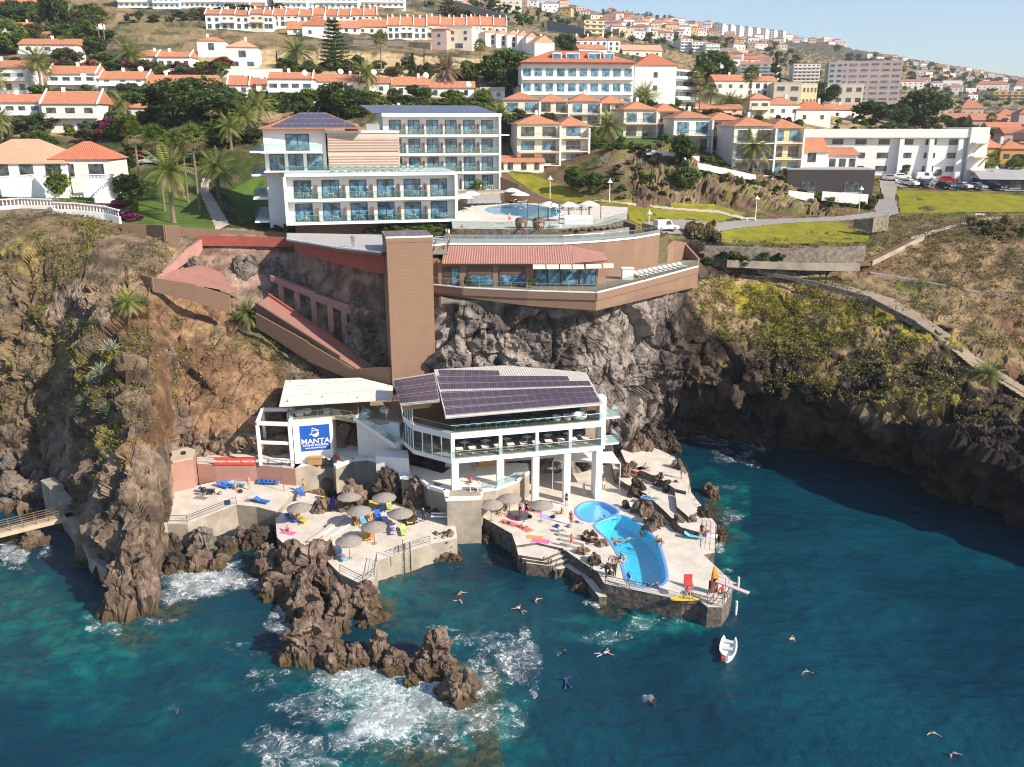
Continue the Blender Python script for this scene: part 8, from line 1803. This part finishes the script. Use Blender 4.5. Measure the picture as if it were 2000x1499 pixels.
for j in range(N):
 a0, a1 = 6.2832*j/N, 6.2832*(j+1)/N
 for r0_, r1_, z0_, z1_ in ((0,.75,2.72,2.52),(.75,1.5,2.52,2.16)):
  A0=(r0_*math.cos(a0),r0_*math.sin(a0),z0_); A1=(r0_*math.cos(a1),r0_*math.sin(a1),z0_); B0=(r1_*math.cos(a0),r1_*math.sin(a0),z1_); B1=(r1_*math.cos(a1),r1_*math.sin(a1),z1_)
  if r0_ == 0: uc.tri(A0,B0,B1)
  else: uc.quad(A0,B0,B1,A1)
 uc.quad((1.5*math.cos(a0),1.5*math.sin(a0),2.16),(1.5*math.cos(a0),1.5*math.sin(a0),2.06),(1.5*math.cos(a1),1.5*math.sin(a1),2.06),(1.5*math.cos(a1),1.5*math.sin(a1),2.16))
uc_me = uc.mesh('canopy', um, uv=False); up_me = MB().cyl((0,0,0),(0,0,2.8),.03,.03,6).mesh('pole', darkm); ub_me = MB().lathe((0,0,0),[(.3,0),(.3,.06),(.05,.12)],10).mesh('base', concm)
ur_me = MB(); 
for j in range(6): ur_me.cyl((0,0,2.0),(1.3*math.cos(j*1.047),1.3*math.sin(j*1.047),2.2),.015,.012,4)
ur_me = ur_me.mesh('ribs', darkm)
def umbrella(label, px, py, z, group, mat=None, s=1.0):
 q = P(px,py,z+2.3*s); t = thing('umbrella', label, 'umbrella', (q.x,q.y,z), px*.1, group); t.scale = (s,s,s)
 c_ = inst('canopy', uc_me, t); 
 if mat: recol(c_, mat)
 inst('pole', up_me, t); inst('base', ub_me, t); inst('ribs', ur_me, t)
for px, py, z, tx in ((682,968,ZB,'grey umbrella in front of the big rounded boulder'),(584,990,ZB,'grey umbrella standing alone on the left of the umbrella deck'),(701,996,ZB,'grey umbrella in the middle of the cluster, with striped light'),(730,1027,ZB,'grey umbrella below the middle of the cluster'),(681,1055,ZB,'lowest and largest-looking grey umbrella near the front of the deck'),(750,970,ZB,'upper right grey umbrella under the craggy rock'),(782,1001,ZB,'rightmost grey umbrella of the umbrella deck')):
 umbrella(tx,px,py,z,'umbrellas on the umbrella deck')
for px, py, tx in ((995,972,'pale umbrella beside the curved kerb above the towels'),(1057,985,'grey-brown umbrella beside the pink towels'),(959,984,'small pale umbrella next to the concrete pier')):
 umbrella(tx,px,py,ZP,'umbrellas on the pool deck')
cream = pm('cream',(.72,.68,.60))
for px, py, tx in ((1000,372,'cream umbrella at the back of the hotel pool, left of the pair'),(1016,379,'cream umbrella at the back of the hotel pool, right of the pair'),(920,378,'cream umbrella at the left of the hotel pool'),(905,384,'cream umbrella farthest left by the hotel pool'),(1072,399,'cream umbrella over the dark loungers, left of three'),(1110,400,'cream umbrella over the dark loungers, middle of three'),(1150,398,'cream umbrella over the dark loungers, right of three')):
 umbrella(tx,px,py,ZQ,'umbrellas at the hotel pool',cream,1.15)
lc = MB()
for x in (-.28,.28):
 for y in (-.8,.7): lc.box(x-.025,x+.025,y-.025,y+.025,0,.3)
lc.box(-.34,.34,-1.0,.35,.3,.38); lc.add([(-.34,.352,.31),(.34,.352,.31),(.34,.95,.66),(-.34,.95,.66),(-.34,.352,.39),(.34,.352,.39),(.34,.93,.74),(-.34,.93,.74)],[(3,2,1,0),(4,5,6,7),(0,1,5,4),(1,2,6,5),(2,3,7,6),(3,0,4,7)])
lc_me = lc.mesh('sun_lounger', FC_['yellow'])
def lo_(label, px, py, z, rz, c, group): 
 o = recol(inst('sun_lounger', lc_me, None, P(px,py,z), R(rz)), FC_[c]); return tag(o, label, 'sun lounger', group)
for px,py,rz,c,tx in [(635,985,20,'yellow','yellow lounger left of the upper left umbrella'),(650,990,10,'violet','purple lounger beside the red swimsuit woman'),(678,990,10,'yellow','yellow lounger under the upper left umbrella'),(690,986,10,'black','dark lounger under the upper left umbrella'),(570,1018,55,'blue','blue lounger under the lone left umbrella'),(588,1020,55,'yellow','yellow lounger under the lone left umbrella'),(695,1022,25,'orange','orange lounger left in the middle row'),(708,1020,25,'sky','pale blue lounger in the middle row'),(722,1015,20,'tan','tan lounger in the middle row'),(738,1012,15,'blue','blue lounger in the middle row'),(752,1018,15,'lilac','lilac lounger right in the middle row'),
 (748,996,0,'navy','navy lounger under the upper right umbrella'),(760,992,15,'lime','lime and black lounger under the upper right umbrella'),(797,1020,20,'yellow','yellow lounger under the rightmost umbrella'),(810,1017,20,'lilac','lilac patterned lounger under the rightmost umbrella'),(768,1040,10,'lilac','lilac towel lounger in the open sun'),(788,1042,15,'lime','pale green lounger in the open sun'),(712,1052,10,'yellow','yellow lounger beside the lowest umbrella, left of two'),(724,1050,10,'orange','yellow-orange lounger beside the lowest umbrella, right of two'),(667,1092,40,'sky','pale blue lounger at the front corner of the deck'),(650,1080,40,'orange','orange lounger behind the front corner lounger')]:
 lo_(tx,px,py,ZB,rz,c,'loungers on the umbrella deck')
for i in range(5): lo_('blue plastic lounger, '+ordl(i,5)+' of the row by the pink wall',508+i*8,942+i*.3,ZA,15,'blue','blue loungers by the pink wall')
for px,py,rz,c,tx in [(436,953,60,'blue','blue lounger pair on the dive platform, left'),(448,952,60,'blue','blue lounger pair on the dive platform, right'),(466,950,80,'sky','light blue lounger beside the seated bather'),(512,983,70,'blue','blue lounger near the edge of the dive platform'),(300,982,90,'sky','blue and white lounger at the inner left end'),(588,968,30,'blue','blue lounger near the white stairs'),(560,938,20,'navy','dark blue lounger stack beside the white stairs'),(404,962,90,'navy','dark blue gear mat on the dive platform')]:
 lo_(tx,px,py,ZA,rz,c,'loungers on the dive platform')
lo_('teal blue sunbed beside the lava rocks on the pool deck',1352,1052,ZP,75,'sky','sunbeds right of the pool')
tw = MB(); tw.box(-.45,.45,-.95,.95,.006,.03); tw_m = tw.mesh('towel', FC_['pink'])
for px,py,z,rz,c,s_,tx in [(1002,1010,ZP,70,'pink',1,'pink towel in the umbrella shade'),(1042,997,ZP,70,'pink',1.25,'large pink towel under the grey-brown umbrella'),(1068,1010,ZP,60,'lilac',1.1,'blue-violet towel with a dark bag'),(993,1022,ZP,55,'coral',1.2,'red towel at the terrace edge, left of two'),(1024,1032,ZP,40,'coral',1.2,'red towel at the terrace edge, right of two'),(1044,1050,ZP,80,'orange',1,'orange towel near the bathing steps'),(1056,1057,ZP,75,'pink',1.1,'pink towel at the top of the bathing steps'),(1105,1018,ZP,60,'white',1.2,'white towel beside the red-suited bather'),(1127,1020,ZP,60,'white',1.1,'white towel touching the paddling pool kerb'),(1080,985,ZP,70,'white',1.1,'white towel right of the grey-brown umbrella'),
 (1248,917,4.3,-50,'coral',1,'red towel on the upper terrace'),(1254,914,4.3,-50,'sky',1,'blue towel on the upper terrace'),(1268,973,3.3,60,'sky',1.1,'blue and white towel among terrace rocks'),(1385,1046,ZP,70,'white',1,'white towel behind the blue sunbed'),(562,1041,ZB,70,'pink',1,'pink towel at the left deck corner'),(632,1052,ZB,85,'tan',1,'tan towel on the open deck'),(720,983,ZB,85,'yellow',1.4,'long yellow float behind the middle umbrella'),(310,990,ZA,10,'grey',1,'grey mat at the inner end of the dive platform'),(392,973,ZA,75,'grey',.9,'grey mat beside the bending diver'),(495,978,ZA,88,'grey',1.1,'grey mat near the platform edge'),(444,982,ZA,20,'navy',.8,'dark mat beside the folded board'),(285,1000,ZA,60,'coral',.8,'red lifebuoy bag at the inner left end')]:
 o = recol(inst('towel', tw_m, None, P(px,py,z), R(rz), s_), FC_[c]); tag(o, tx, 'towel')
q = P(1422,1272,.05); t = thing('dinghy','small white dinghy floating off the pool point','boat',q,R(-18)); t.scale = (.98,1.05,1.0)
mb = MB(); sec = [(-1.7,.62,.5),(-1.0,.78,.5),(0,.85,.52),(.9,.78,.56),(1.5,.5,.62),(1.85,.12,.7)]; vs = []; fs = []
for y,w_,h_k in sec:
 vs += [(-w_,y,h_k),(-w_*.7,y,-.12),(w_*.7,y,-.12),(w_,y,h_k),(w_*.82,y,h_k),(w_*.6,y,.1),(-w_*.6,y,.1),(-w_*.82,y,h_k)]
for j in range(5):
 for k in range(8): fs.append((j*8+k,(j+1)*8+k,(j+1)*8+(k+1)%8,j*8+(k+1)%8))
fs += [tuple(range(8))[::-1], tuple(range(40,48))]
mb.add([(a,-b,c) for a,b,c in vs], [f[::-1] for f in fs]); mb.build('hull', M('gelcoat_white',(.82,.82,.80),.3,.03,1), t)
MB().box(-.55,.55,-.25,.15,.30,.36).build('seat', M('grey_seat',(.55,.55,.54),.5), t); MB().box(-.5,.5,.9,1.25,.30,.36).build('seat', M('grey_seat',(.55,.55,.54)), t)
MB().box(-.5,-.2,-2.1,-1.8,.25,.6).build('fender', FC_['red'], t)
q = P(1393,1160,ZP); t = thing('kayak','orange and red kayak standing upright near the diving board','kayak',q,R(15))
kb = MB(); n_ = 12; prev = None
for j in range(n_+1):
 u = j/n_; w_ = .43*math.sin(math.pi*min(max(u,.02),.98))**.65+.01; z = .05+3.1*u
 ring = [(w_*math.cos(k*.7854), .22*w_/.43*math.sin(k*.7854)+.25*(2*u-1)**2-.1, z) for k in range(8)]
 b0 = len(kb.v); kb.v += ring
 if j:
  for k in range(8): kb.f.append((b0-8+k,b0-8+(k+1)%8,b0+(k+1)%8,b0+k)); kb.m.append(1 if u < .42 else 0)
kb.build('hull', [M('kayak_orange',(.75,.24,.03),.35,.06,2),M('kayak_red',(.66,.05,.03),.35,.06,2)], t, smooth=True)
MB().lathe((0,-.26,1.6),[(.2,-.35),(.24,0),(.2,.35)],8).build('cockpit', FC_['black'], t)
MB().box(-.5,.5,.12,.16,.0,1.5).build('stand', darkm, t)
q = P(1343,1170,ZP); t = thing('lifeguard_chair','tall red lifeguard chair on steel legs behind a yellow board','chair',q)
for x in (-.4,.4):
 for y in (-.35,.45): MB().cyl((x*1.15,y*1.1,0),(x,y*.8,1.7),.035,.03,6).build('leg', steelm, t)
MB().box(-.42,.42,-.35,.4,1.65,1.73).build('seat', FC_['red'], t); MB().box(-.42,.42,.36,.44,1.735,2.55).build('backrest', FC_['red'], t)
rb = MB()
for k in range(5): rb.cyl((-.42,-.36,.3+k*.3),(.42,-.36,.3+k*.3),.025,.025,5)
rb.build('rungs', steelm, t)
q = P(1337,1168,ZP); o = MB(); pts_ = []
n_ = 14; vs = [(math.copysign(abs(math.cos(6.2832*k/n_))**.8,math.cos(6.2832*k/n_))*1.55, math.sin(6.2832*k/n_)*.36) for k in range(n_)]
tag(o.prism(vs,.03,.18).build('paddle_board', FC_['yellow'], None, loc=q-Vector((0,.3,0)), rotz=R(3)),'yellow rescue board lying at the foot of the lifeguard chair','board')
q = P(1408,1168,ZP); t = thing('diving_board','pale pink diving board on a steel stand reaching over the sea','diving board',q)
e1_ = P(1462,1159,ZP+2.3)-P(1404,1137,ZP+2.3); e1_.z = 0; q = P(1404,1137,ZP+2.3)+Vector((0,0,-2.3)); t.location = q; t.rotation_euler[2] = math.atan2(e1_.y,e1_.x); MB().box(-.3,e1_.length,-.26,.26,2.25,2.36).build('board', M('pink_board',(.68,.46,.46),.6,.05,2), t)
st2 = MB()
for x in (-.25,.9):
 for y in (-.35,.35): MB().cyl((x,y,0),(x,y,3.1 if x > .5 else 2.25),.04,.04,6).build('stand_leg', steelm, t)
for y in (-.35,.35): MB().cyl((-.25,y,3.1),(.9,y,3.1),.03,.03,5).build('hand_rail', steelm, t)
ld = MB()
for y in (-.35,.35): ld.cyl((-1.2,y,0),(-.3,y,2.25),.03,.03,5)
for k in range(6): ld.cyl((-1.2+.15*k,-.35,.25+.36*k),(-1.2+.15*k,.35,.25+.36*k),.025,.025,5)
ld.build('ladder', steelm, t)
def sea_ladder(px, py, z, rz, label):
 t = thing('ladder', label, 'ladder', P(px,py,z), R(rz)); mb = MB()
 for x in (-.3,.3): mb.tube([(x,.35,0),(x,.3,.85),(x,-.12,.85),(x,-.15,-2.6)],.035,5)
 mb.build('side_rails', darkm, t); mb = MB()
 for k in range(9): mb.cyl((-.3,-.14,-.1-.28*k),(.3,-.14,-.1-.28*k),.025,.025,4)
 mb.build('rungs', darkm, t)
sea_ladder(784,1080,ZB,18,'dark swim ladder hanging on the front wall of the umbrella deck, left of two'); sea_ladder(796,1076,ZB,18,'dark swim ladder hanging on the front wall of the umbrella deck, right of two')
sea_ladder(1067,1104,1.3,-20,'dark swim ladder under the bathing steps, left of two'); sea_ladder(1081,1108,1.3,-20,'dark swim ladder under the bathing steps, right of two'); sea_ladder(1289,1068,ZP,75,'steel pool ladder at the right pool edge')
for px,py,tx in ((1441,1152,'white mooring post in the water by the diving board, upper one'),(1437,1200,'white mooring post in the water by the diving board, lower one')):
 t = tag(MB().cyl((0,0,-2),(0,0,1.5),.13,.13,8).build('mooring_post', whitem, None, loc=P(px,py,0)), tx, 'post')
for px,py,z,h,tx in ((555,960,ZA,3.2,'dark pole on the dive platform beside the blue beds'),(788,1096,ZB,2.6,'rusty pole at the front railing of the umbrella deck')):
 tag(MB().cyl((0,0,0),(0,0,h),.05,.04,6).build('pole', woodm, None, loc=P(px,py,z)), tx, 'pole')
tb_me = MB().box(-.45,.45,-.45,.45,.70,.74).box(-.04,.04,-.04,.04,.03,.70).box(-.25,.25,-.25,.25,0,.03).mesh('table', whitem)
wc_me = chair_me(M('wicker_brown',(.14,.095,.06),.8,.2,4),'chair')
fa = math.atan2(fd.y, fd.x)
def fw(u, v, z): return A+fd*u+bk*v+Vector((0,0,z-A.z))
for i in range(11):
 u = 1.2+i*1.62; p = fw(u,1.5,S1t+.03); on = ordl(i,11)
 tag(inst('table', tb_me, None, p, fa), 'white square table at the glass, '+on+' on the middle floor', 'table', 'front tables of the middle floor')
 for k, dv in enumerate((-.72,.72)): tag(inst('chair', wc_me, None, p+bk*dv, fa+(R(180) if k == 0 else 0)), 'brown chair '+('in front of' if k == 0 else 'behind')+' the front table '+on+' on the middle floor', 'chair', 'brown chairs of the middle floor')
for i in range(6):
 u = 2.2+i*2.7; p = fw(u,3.4,S1t+.03)
 tag(inst('table', tb_me, None, p, fa+.6), 'shaded table in the second row, '+ordl(i,6)+' on the middle floor', 'table', 'second row tables of the middle floor')
for i in range(10):
 u = .8+i*1.25; recol(tag(inst('sun_lounger', lc_me, None, fw(u,1.4,S2t+.03), fa+R(180+12)), 'teal lounger behind the upper glass rail, '+ordl(i,10)+' of the row', 'sun lounger', 'teal loungers of the upper floor'), FC_['teal'])
for i,(u,rx) in enumerate(((13.6,.55),(15.0,.55),(16.5,1.0),(18.4,1.05))):
 mb = MB(); mb.lathe((0,0,0),[(rx*.75,0),(rx,.18),(rx*1.05,.55),(rx*.92,.55),(rx*.85,.25),(0,.22)],16)
 tag(mb.build('daybed', FC_['white'] if i < 3 else M('wicker_brown',(.14,.095,.06)), None, smooth=True, loc=fw(u,1.6,S2t+.03)), ['small round white daybed, left of two, on the upper floor','small round white daybed, right of two, on the upper floor','large round white daybed on the upper floor','large brown wicker daybed at the right end of the upper floor'][i], 'daybed', 'round daybeds on the upper floor')
for i,(px,Y) in enumerate(((585,106),(600,106.8),(640,107),(715,106.4),(750,107.4))):
 mb = MB().lathe((0,0,0),[(.5,0),(.62,.25),(.6,.6),(.5,.6),(.48,.35),(0,.33)],14)
 tag(mb.build('lounge_seat', FC_['white'], None, smooth=True, loc=W(px,Y,11.42)), 'round white lounge seat under the cream canopy, '+ordl(i,5), 'seat', 'white lounge seats under the canopy')
for i,(px,py,c,tx) in enumerate([(445,878,'red','red kayak on the upper platform rack, left'),(470,876,'red','red kayak on the upper platform rack, middle'),(495,872,'red','red kayak on the upper platform rack, right')]):
 mb = MB(); mb.prism([(v[0]*.9,v[1]*.9) for v in vs] if False else [(math.cos(6.2832*k/12)*1.5, math.sin(6.2832*k/12)*.35) for k in range(12)], .5,.78); recol(tag(mb.build('kayak', FC_[c], None, loc=P(px,py,Z5), rotz=R(12)), tx, 'kayak', 'red kayaks on the upper platform'), FC_[c])
tag(MB().box(-.9,.9,-.4,.4,.0,.9).box(-.95,.95,-.45,.45,.903,1.0).build('wooden_crate', M('orange_wood',(.45,.25,.10),.7,.15,2), None, loc=P(616,906,Z5)),'orange-brown wooden crate on the terrace below the blue sign','crate')
for i,(px,py,c,tx) in enumerate([(636,904,'black','dark pile of diving gear right of the wooden crate, left heap'),(650,904,'black','dark pile of diving gear right of the wooden crate, right heap'),(656,898,'red','red bag on the diving gear')]):
 o = rock('gear_pile',tx,px,py,.8,.6,.5,i,z0=Z5,seed=200+i,sub=3,cat='gear'); o.data.materials.clear(); o.data.materials.append(FC_[c])
tag(MB().box(-.6,.6,-.45,.45,.62,.72).box(-.5,-.42,-.4,.4,0,.62).box(.42,.5,-.4,.4,0,.62).build('table', whitem, None, loc=P(926,958,Z5)),'white table at the edge of the walkway above the pier','table')
for i in range(9): recol(tag(inst('sun_lounger', lc_me, None, P(1078+i*9,412-i*.2,ZQ), R(200)), 'dark-framed lounger, '+ordl(i,9)+' in the row behind the hotel pool', 'sun lounger', 'loungers behind the hotel pool'), FC_['white' if i%2 else 'grey'])
for i,(px,py) in enumerate(((925,400),(938,396),(952,394),(968,392),(985,394),(1002,396),(915,410),(1020,398))): recol(tag(inst('sun_lounger', lc_me, None, P(px,py,ZQ), R(150+i*14)), 'white lounger, '+ordl(i,8)+' along the far side of the hotel pool', 'sun lounger', 'white loungers beyond the hotel pool'), FC_['white'])
for i,(px,py) in enumerate(((1018,446),(1052,446))):
 mb = MB().lathe((0,0,0),[(.75,0),(.9,.5),(.95,1.1),(.7,1.5)],12); tag(mb.build('wicker_pod', M('wicker_brown',(.14,.095,.06)), None, loc=P(px,py,ZQ)), 'dark wicker pod chair at the terrace front, '+('left' if i == 0 else 'right')+' of two', 'chair')
tag(MB().box(-2.2,2.2,-.5,.5,0,.75).box(-2.2,2.2,.42,.6,.753,1.3).build('terrace_sofa', FC_['white'], None, loc=P(1130,438,ZQ)), 'long white sofa block on the hotel pool terrace', 'sofa')
tag(MB().lathe((0,0,0),[(1.0,0),(1.1,.35),(.9,.5),(0,.5)],14).build('round_sofa', FC_['white'], None, loc=P(1085,445,ZQ)), 'round white sofa in front of the pergola posts', 'sofa')
q = P(1040,420,ZQ); t = thing('pergola','rust brown steel pergola frame over the hotel pool terrace','pergola',P(1030,432,ZQ)); o = Vector(t.location); tops = []
for px,py in ((1030,432),(1052,430),(1070,428),(1092,438),(1111,430),(1135,424),(1151,424),(1173,428)):
 p = P(px,py,ZQ)-o; MB().cyl((p.x,p.y,0),(p.x,p.y,3.0),.07,.07,6).build('post', M('rust_steel',(.12,.06,.045),.7,.2,2), t); tops.append(p)
for a, b in zip(tops[:-1],tops[1:]): MB().cyl((a.x,a.y,3.0),(b.x,b.y,3.0),.06,.06,5).build('beam', M('rust_steel',(.12,.06,.045)), t)
for i in range(10): recol(tag(inst('sun_lounger', lc_me, None, P(1246+i*9.5,541-i*2.0,ZT), R(25)), 'white lounger on the cliff terrace, '+ordl(i,10)+' of the row', 'sun lounger', 'white loungers on the cliff terrace'), FC_['white'])
tag(MB().box(-.8,.8,-.7,.7,0,1.5).box(-.9,.9,-.8,.8,1.503,1.62).build('service_cart', FC_['white'], None, loc=P(1225,545,ZT)), 'white service cart at the left end of the lounger row', 'cart')
for i,(px,py) in enumerate(((912,554),(1037,557))): tree('potted shrub by the restaurant front, '+('left' if i == 0 else 'right')+' one',px,py,18,24,lf_mid,'bush',Y=114.4,name='potted_shrub',cat='shrub')
def car(label, px, py, rz, paint, van=False):
 p = G(px,py); t = thing('parked_van' if van else 'parked_car', label, 'van' if van else 'car', p+Vector((0,0,.17)), R(rz)); 
 L, Wd = (4.4,1.8) if van else (4.2,1.72); pr = [(-L/2,.35),(-L/2,.85),(-L/2+.12,.95),(-L*.18 if not van else -L*.22,1.02),(L*.06 if not van else -.55,1.50 if not van else 1.86),(L*.36 if not van else L/2-.1,1.46 if not van else 1.86),(L/2-.12,.98),(L/2,.9),(L/2,.35)]
 lower = [(-L/2,.30),(-L/2+.03,.72),(-L/2+.5,.88),(-L*.2,.98),(L/2-.1,1.0),(L/2,.9),(L/2,.30)]
 roof_ = [(-L*.22,.98),(-L*.04 if not van else -L*.10,1.45 if not van else 1.84),(L*.30 if not van else L/2-.12,1.45 if not van else 1.84),(L/2-.15,1.0)]
 pmt = M('paint_'+label.split()[0], paint, .25, .02, 1, spec=.6)
 def ext(prof, w0, w1):
  n_ = len(prof); mb = MB(); vs_ = []
  for s_ in (-1,1):
   for x,z in prof: ww = w0 if z < 1.05 else w1; vs_.append((x, s_*ww, z))
  return mb.add(vs_, [tuple(range(n_)), tuple(range(n_,2*n_))[::-1]]+[(i,i+n_,(i+1)%n_+n_,(i+1)%n_) for i in range(n_)])
 ext(lower,Wd/2,Wd/2).build('body', pmt, t)
 cab = ext(roof_,Wd/2-.03,Wd/2-.2 if not van else Wd/2-.08).build('cabin', pmt, t)
 (x0,z0),(x1,z1),(x2,z2),(x3,z3) = roof_; e_ = .03
 for s_ in (-1,1):
  yb = s_*(Wd/2-.03+.012); yt = s_*(Wd/2-(.2 if not van else .08)+.012); xe = x2 if not van else x1+.9
  q_ = [(x0+.25,yb*.992,z0+.06),(xe+(.2 if not van else 0),yb*.992,z0+.06),(xe-.1,yt,z2-.1),(x1+.08,yt,z1-.1)]
  MB().add([tuple(Vector(a_)+Vector((0,s_*.02,0))) for a_ in q_],[(0,1,2,3) if s_ < 0 else (3,2,1,0)]).build('side_window', M('car_glass',(.02,.025,.03),.08,0,1,spec=.8), t)
 MB().add([(x0+.02,-Wd/2+.12,z0+.06),(x0+.02,Wd/2-.12,z0+.06),(x1-.03,Wd/2-.26,z1-.06),(x1-.03,-Wd/2+.26,z1-.06)],[(3,2,1,0)]).build('windscreen', M('car_glass',(.02,.025,.03)), t)
 for a_ in t.children:
  if a_.name.startswith('windscreen'): a_.location.x = -.03
 for x in (-L*.30,L*.30):
  for s_ in (-1,1):
   w_ = MB().cyl((x,s_*(Wd/2-.18),.31),(x,s_*(Wd/2+.02),.31),.31,.31,12).build('wheel', FC_['black'], t); MB().cyl((x,s_*(Wd/2+.022),.31),(x,s_*(Wd/2+.03),.31),.19,.19,10).build('rim', steelm, w_)
 for s_ in (-.6,.6): MB().box(-L/2-.012,-L/2+.05,s_-.16,s_+.16,.62,.74).build('headlight', M('lamp_glass',(.7,.72,.75),.2), t); MB().box(L/2-.05,L/2+.012,s_-.12,s_+.12,.7,.85).build('tail_light', FC_['red'], t)
 return t
car('white delivery van parked at the end of the road by the promenade',1300,452,200,(.80,.80,.80),True)
for a in [('white estate car parked third from the right building shrub',1760,352,170,(.75,.75,.76)),('bright white van in the middle of the car park',1806,353,172,(.82,.82,.82)),('white small car at the front of the car park',1776,364,120,(.78,.78,.78)),('navy dark hatchback at the front of the car park',1806,366,110,(.02,.035,.08)),('red large car behind the front row',1852,358,160,(.42,.02,.02)),('charcoal saloon below the red car',1846,369,115,(.03,.035,.045)),('silver car at the front of the car park',1880,370,112,(.45,.46,.48)),('blue-grey car at the right of the front row',1908,371,112,(.16,.20,.26)),('black car at the right end of the front row',1945,372,110,(.015,.015,.018)),('grey car half hidden at the left of the car park',1738,354,175,(.35,.35,.36)),('ash car on the lane under the villas',292,322,10,(.4,.4,.42)),('pearl car on the lane above the row houses',334,146,15,(.75,.74,.7))]:
 car(a[0],a[1],a[2],a[3],a[4],'van in' in a[0])
def lamp(label, px, py, hpx):
 p = G(px,py); zc = p.y*CT+(H-p.z)*ST; h = hpx/F*zc; t = thing('street_lamp', label, 'street lamp', p); MB().cyl((0,0,-.2),(0,0,h),.09,.06,7).build('pole', whitem, t)
 MB().lathe((0,0,h-.9),[(.04,.65),(.16,.6),(.55,.1),(.5,.06),(0,.06)],10).build('lamp_shade', whitem, t); MB().lathe((0,0,h-.95),[(0,0),(.14,.04),(.14,.1)],8).build('bulb', M('frosted_bulb',(.8,.8,.78)), t)
for a in [('white lamp post on the lawn path behind the pool wall',1190,396,46),('white lamp post beside the parked van',1267,438,28),('white lamp post by the rocky bank at the road',1475,430,48),('white lamp post in front of the white garden wall',1677,414,50),('white lamp post at the right side of the car park',1941,362,38),('thin pale lamp post on the lawn above the pool umbrellas',1074,390,46)]: lamp(*a)
for px,py,tx in ((1912,424,'white concrete bench above the dry slope'),(1466,432,'small white box post by the road junction')):
 tag(MB().box(-1,1,-.3,.3,.4,.52).box(-.9,-.7,-.25,.25,0,.4).box(.7,.9,-.25,.25,0,.4).build('bench', whitem, None, loc=G(px,py)+Vector((0,0,.1)), rotz=.05), tx, 'bench')
dm = MB().lathe((0,0,0),[(0,0),(.45,.06),(.8,.2),(1.0,.36)],14); dm.cyl((0,0,0),(.0,0,-.5),.05,.05,5); dsh = dm.mesh('satellite_dish', FC_['white'], True)
for px,py,Y,tx in ((163,149,236,'white satellite dish on the second upper-left house'),(275,136,236,'large white satellite dish beside the third upper-left house'),(595,144,228,'white satellite dish next to the solar panels'),(665,141,230,'white dish above the low orange-roofed house'),(832,148,232,'white dish on the bungalow ridge left of the grey palm'),(730,142,232,'small white dish near the date palm bungalow'),(915,166,230,'white dish on the porch bungalow')):
 p = D(px,py,Y); o = tag(inst('satellite_dish', dsh, None, p, 0, .75), tx, 'satellite dish'); o.rotation_euler = (R(62),0,R(25))
def balustrade(label, pts, hgt=1.0):
 t = thing('balustrade', label, 'balustrade', pts[0]); o = pts[0]; L = [p-o for p in pts]
 MB().wall([v.xy for v in L],[v.z-3.0 for v in L],[v.z for v in L],.4).build('plinth', whitem, t)
 MB().wall([v.xy for v in L],[v.z+hgt-.18 for v in L],[v.z+hgt for v in L],.34).build('handrail', whitem, t)
 bal = MB().lathe((0,0,0),[(.09,0),(.06,.12),(.12,.32),(.06,.6),(.09,hgt-.2)],7).mesh('baluster', whitem)
 for a, b in zip(L[:-1],L[1:]):
  k = max(1,int((b-a).length/.55))
  for i in range(k): inst('baluster', bal, t, a.lerp(b,(i+.5)/k))
balustrade('long white balustrade along the villa garden edge, left part',[D(-20,404,141),D(40,400,142),D(102,402,141)],1.1)
balustrade('white balustrade stepping down to the lawn corner, right part',[D(104,408,140),D(150,410,139.5),D(205,416,138.5),D(234,424,137)],1.1)
balustrade('sloping white balustrade of the villa stairs, left flight',[D(0,356,152.5),D(66,352,153),D(92,382,150)],1.0)
balustrade('sloping white balustrade of the villa stairs, right flight',[D(160,352,153),D(196,352,153.5),D(222,352,154.5),D(184,386,150.5)],1.0)
hz = MB().box(-1500,3200,-60,3900,-40,900).build('haze', None if False else whitem)
hm = bpy.data.materials.new('haze_air'); hm.use_nodes = True; n = hm.node_tree.nodes; l = hm.node_tree.links; n.remove(n['Principled BSDF'])
vv = n.new('ShaderNodeVolumePrincipled'); vv.inputs['Color'].default_value = (.80,.87,1,1); vv.inputs['Density'].default_value = HAZE_D if 'HAZE_D' in globals() else .00010
l.new(vv.outputs[0], n['Material Output'].inputs['Volume']); hz.data.materials.clear(); hz.data.materials.append(hm); tag(hz, 'pale air haze over the distant hills', 'haze', kind='stuff')
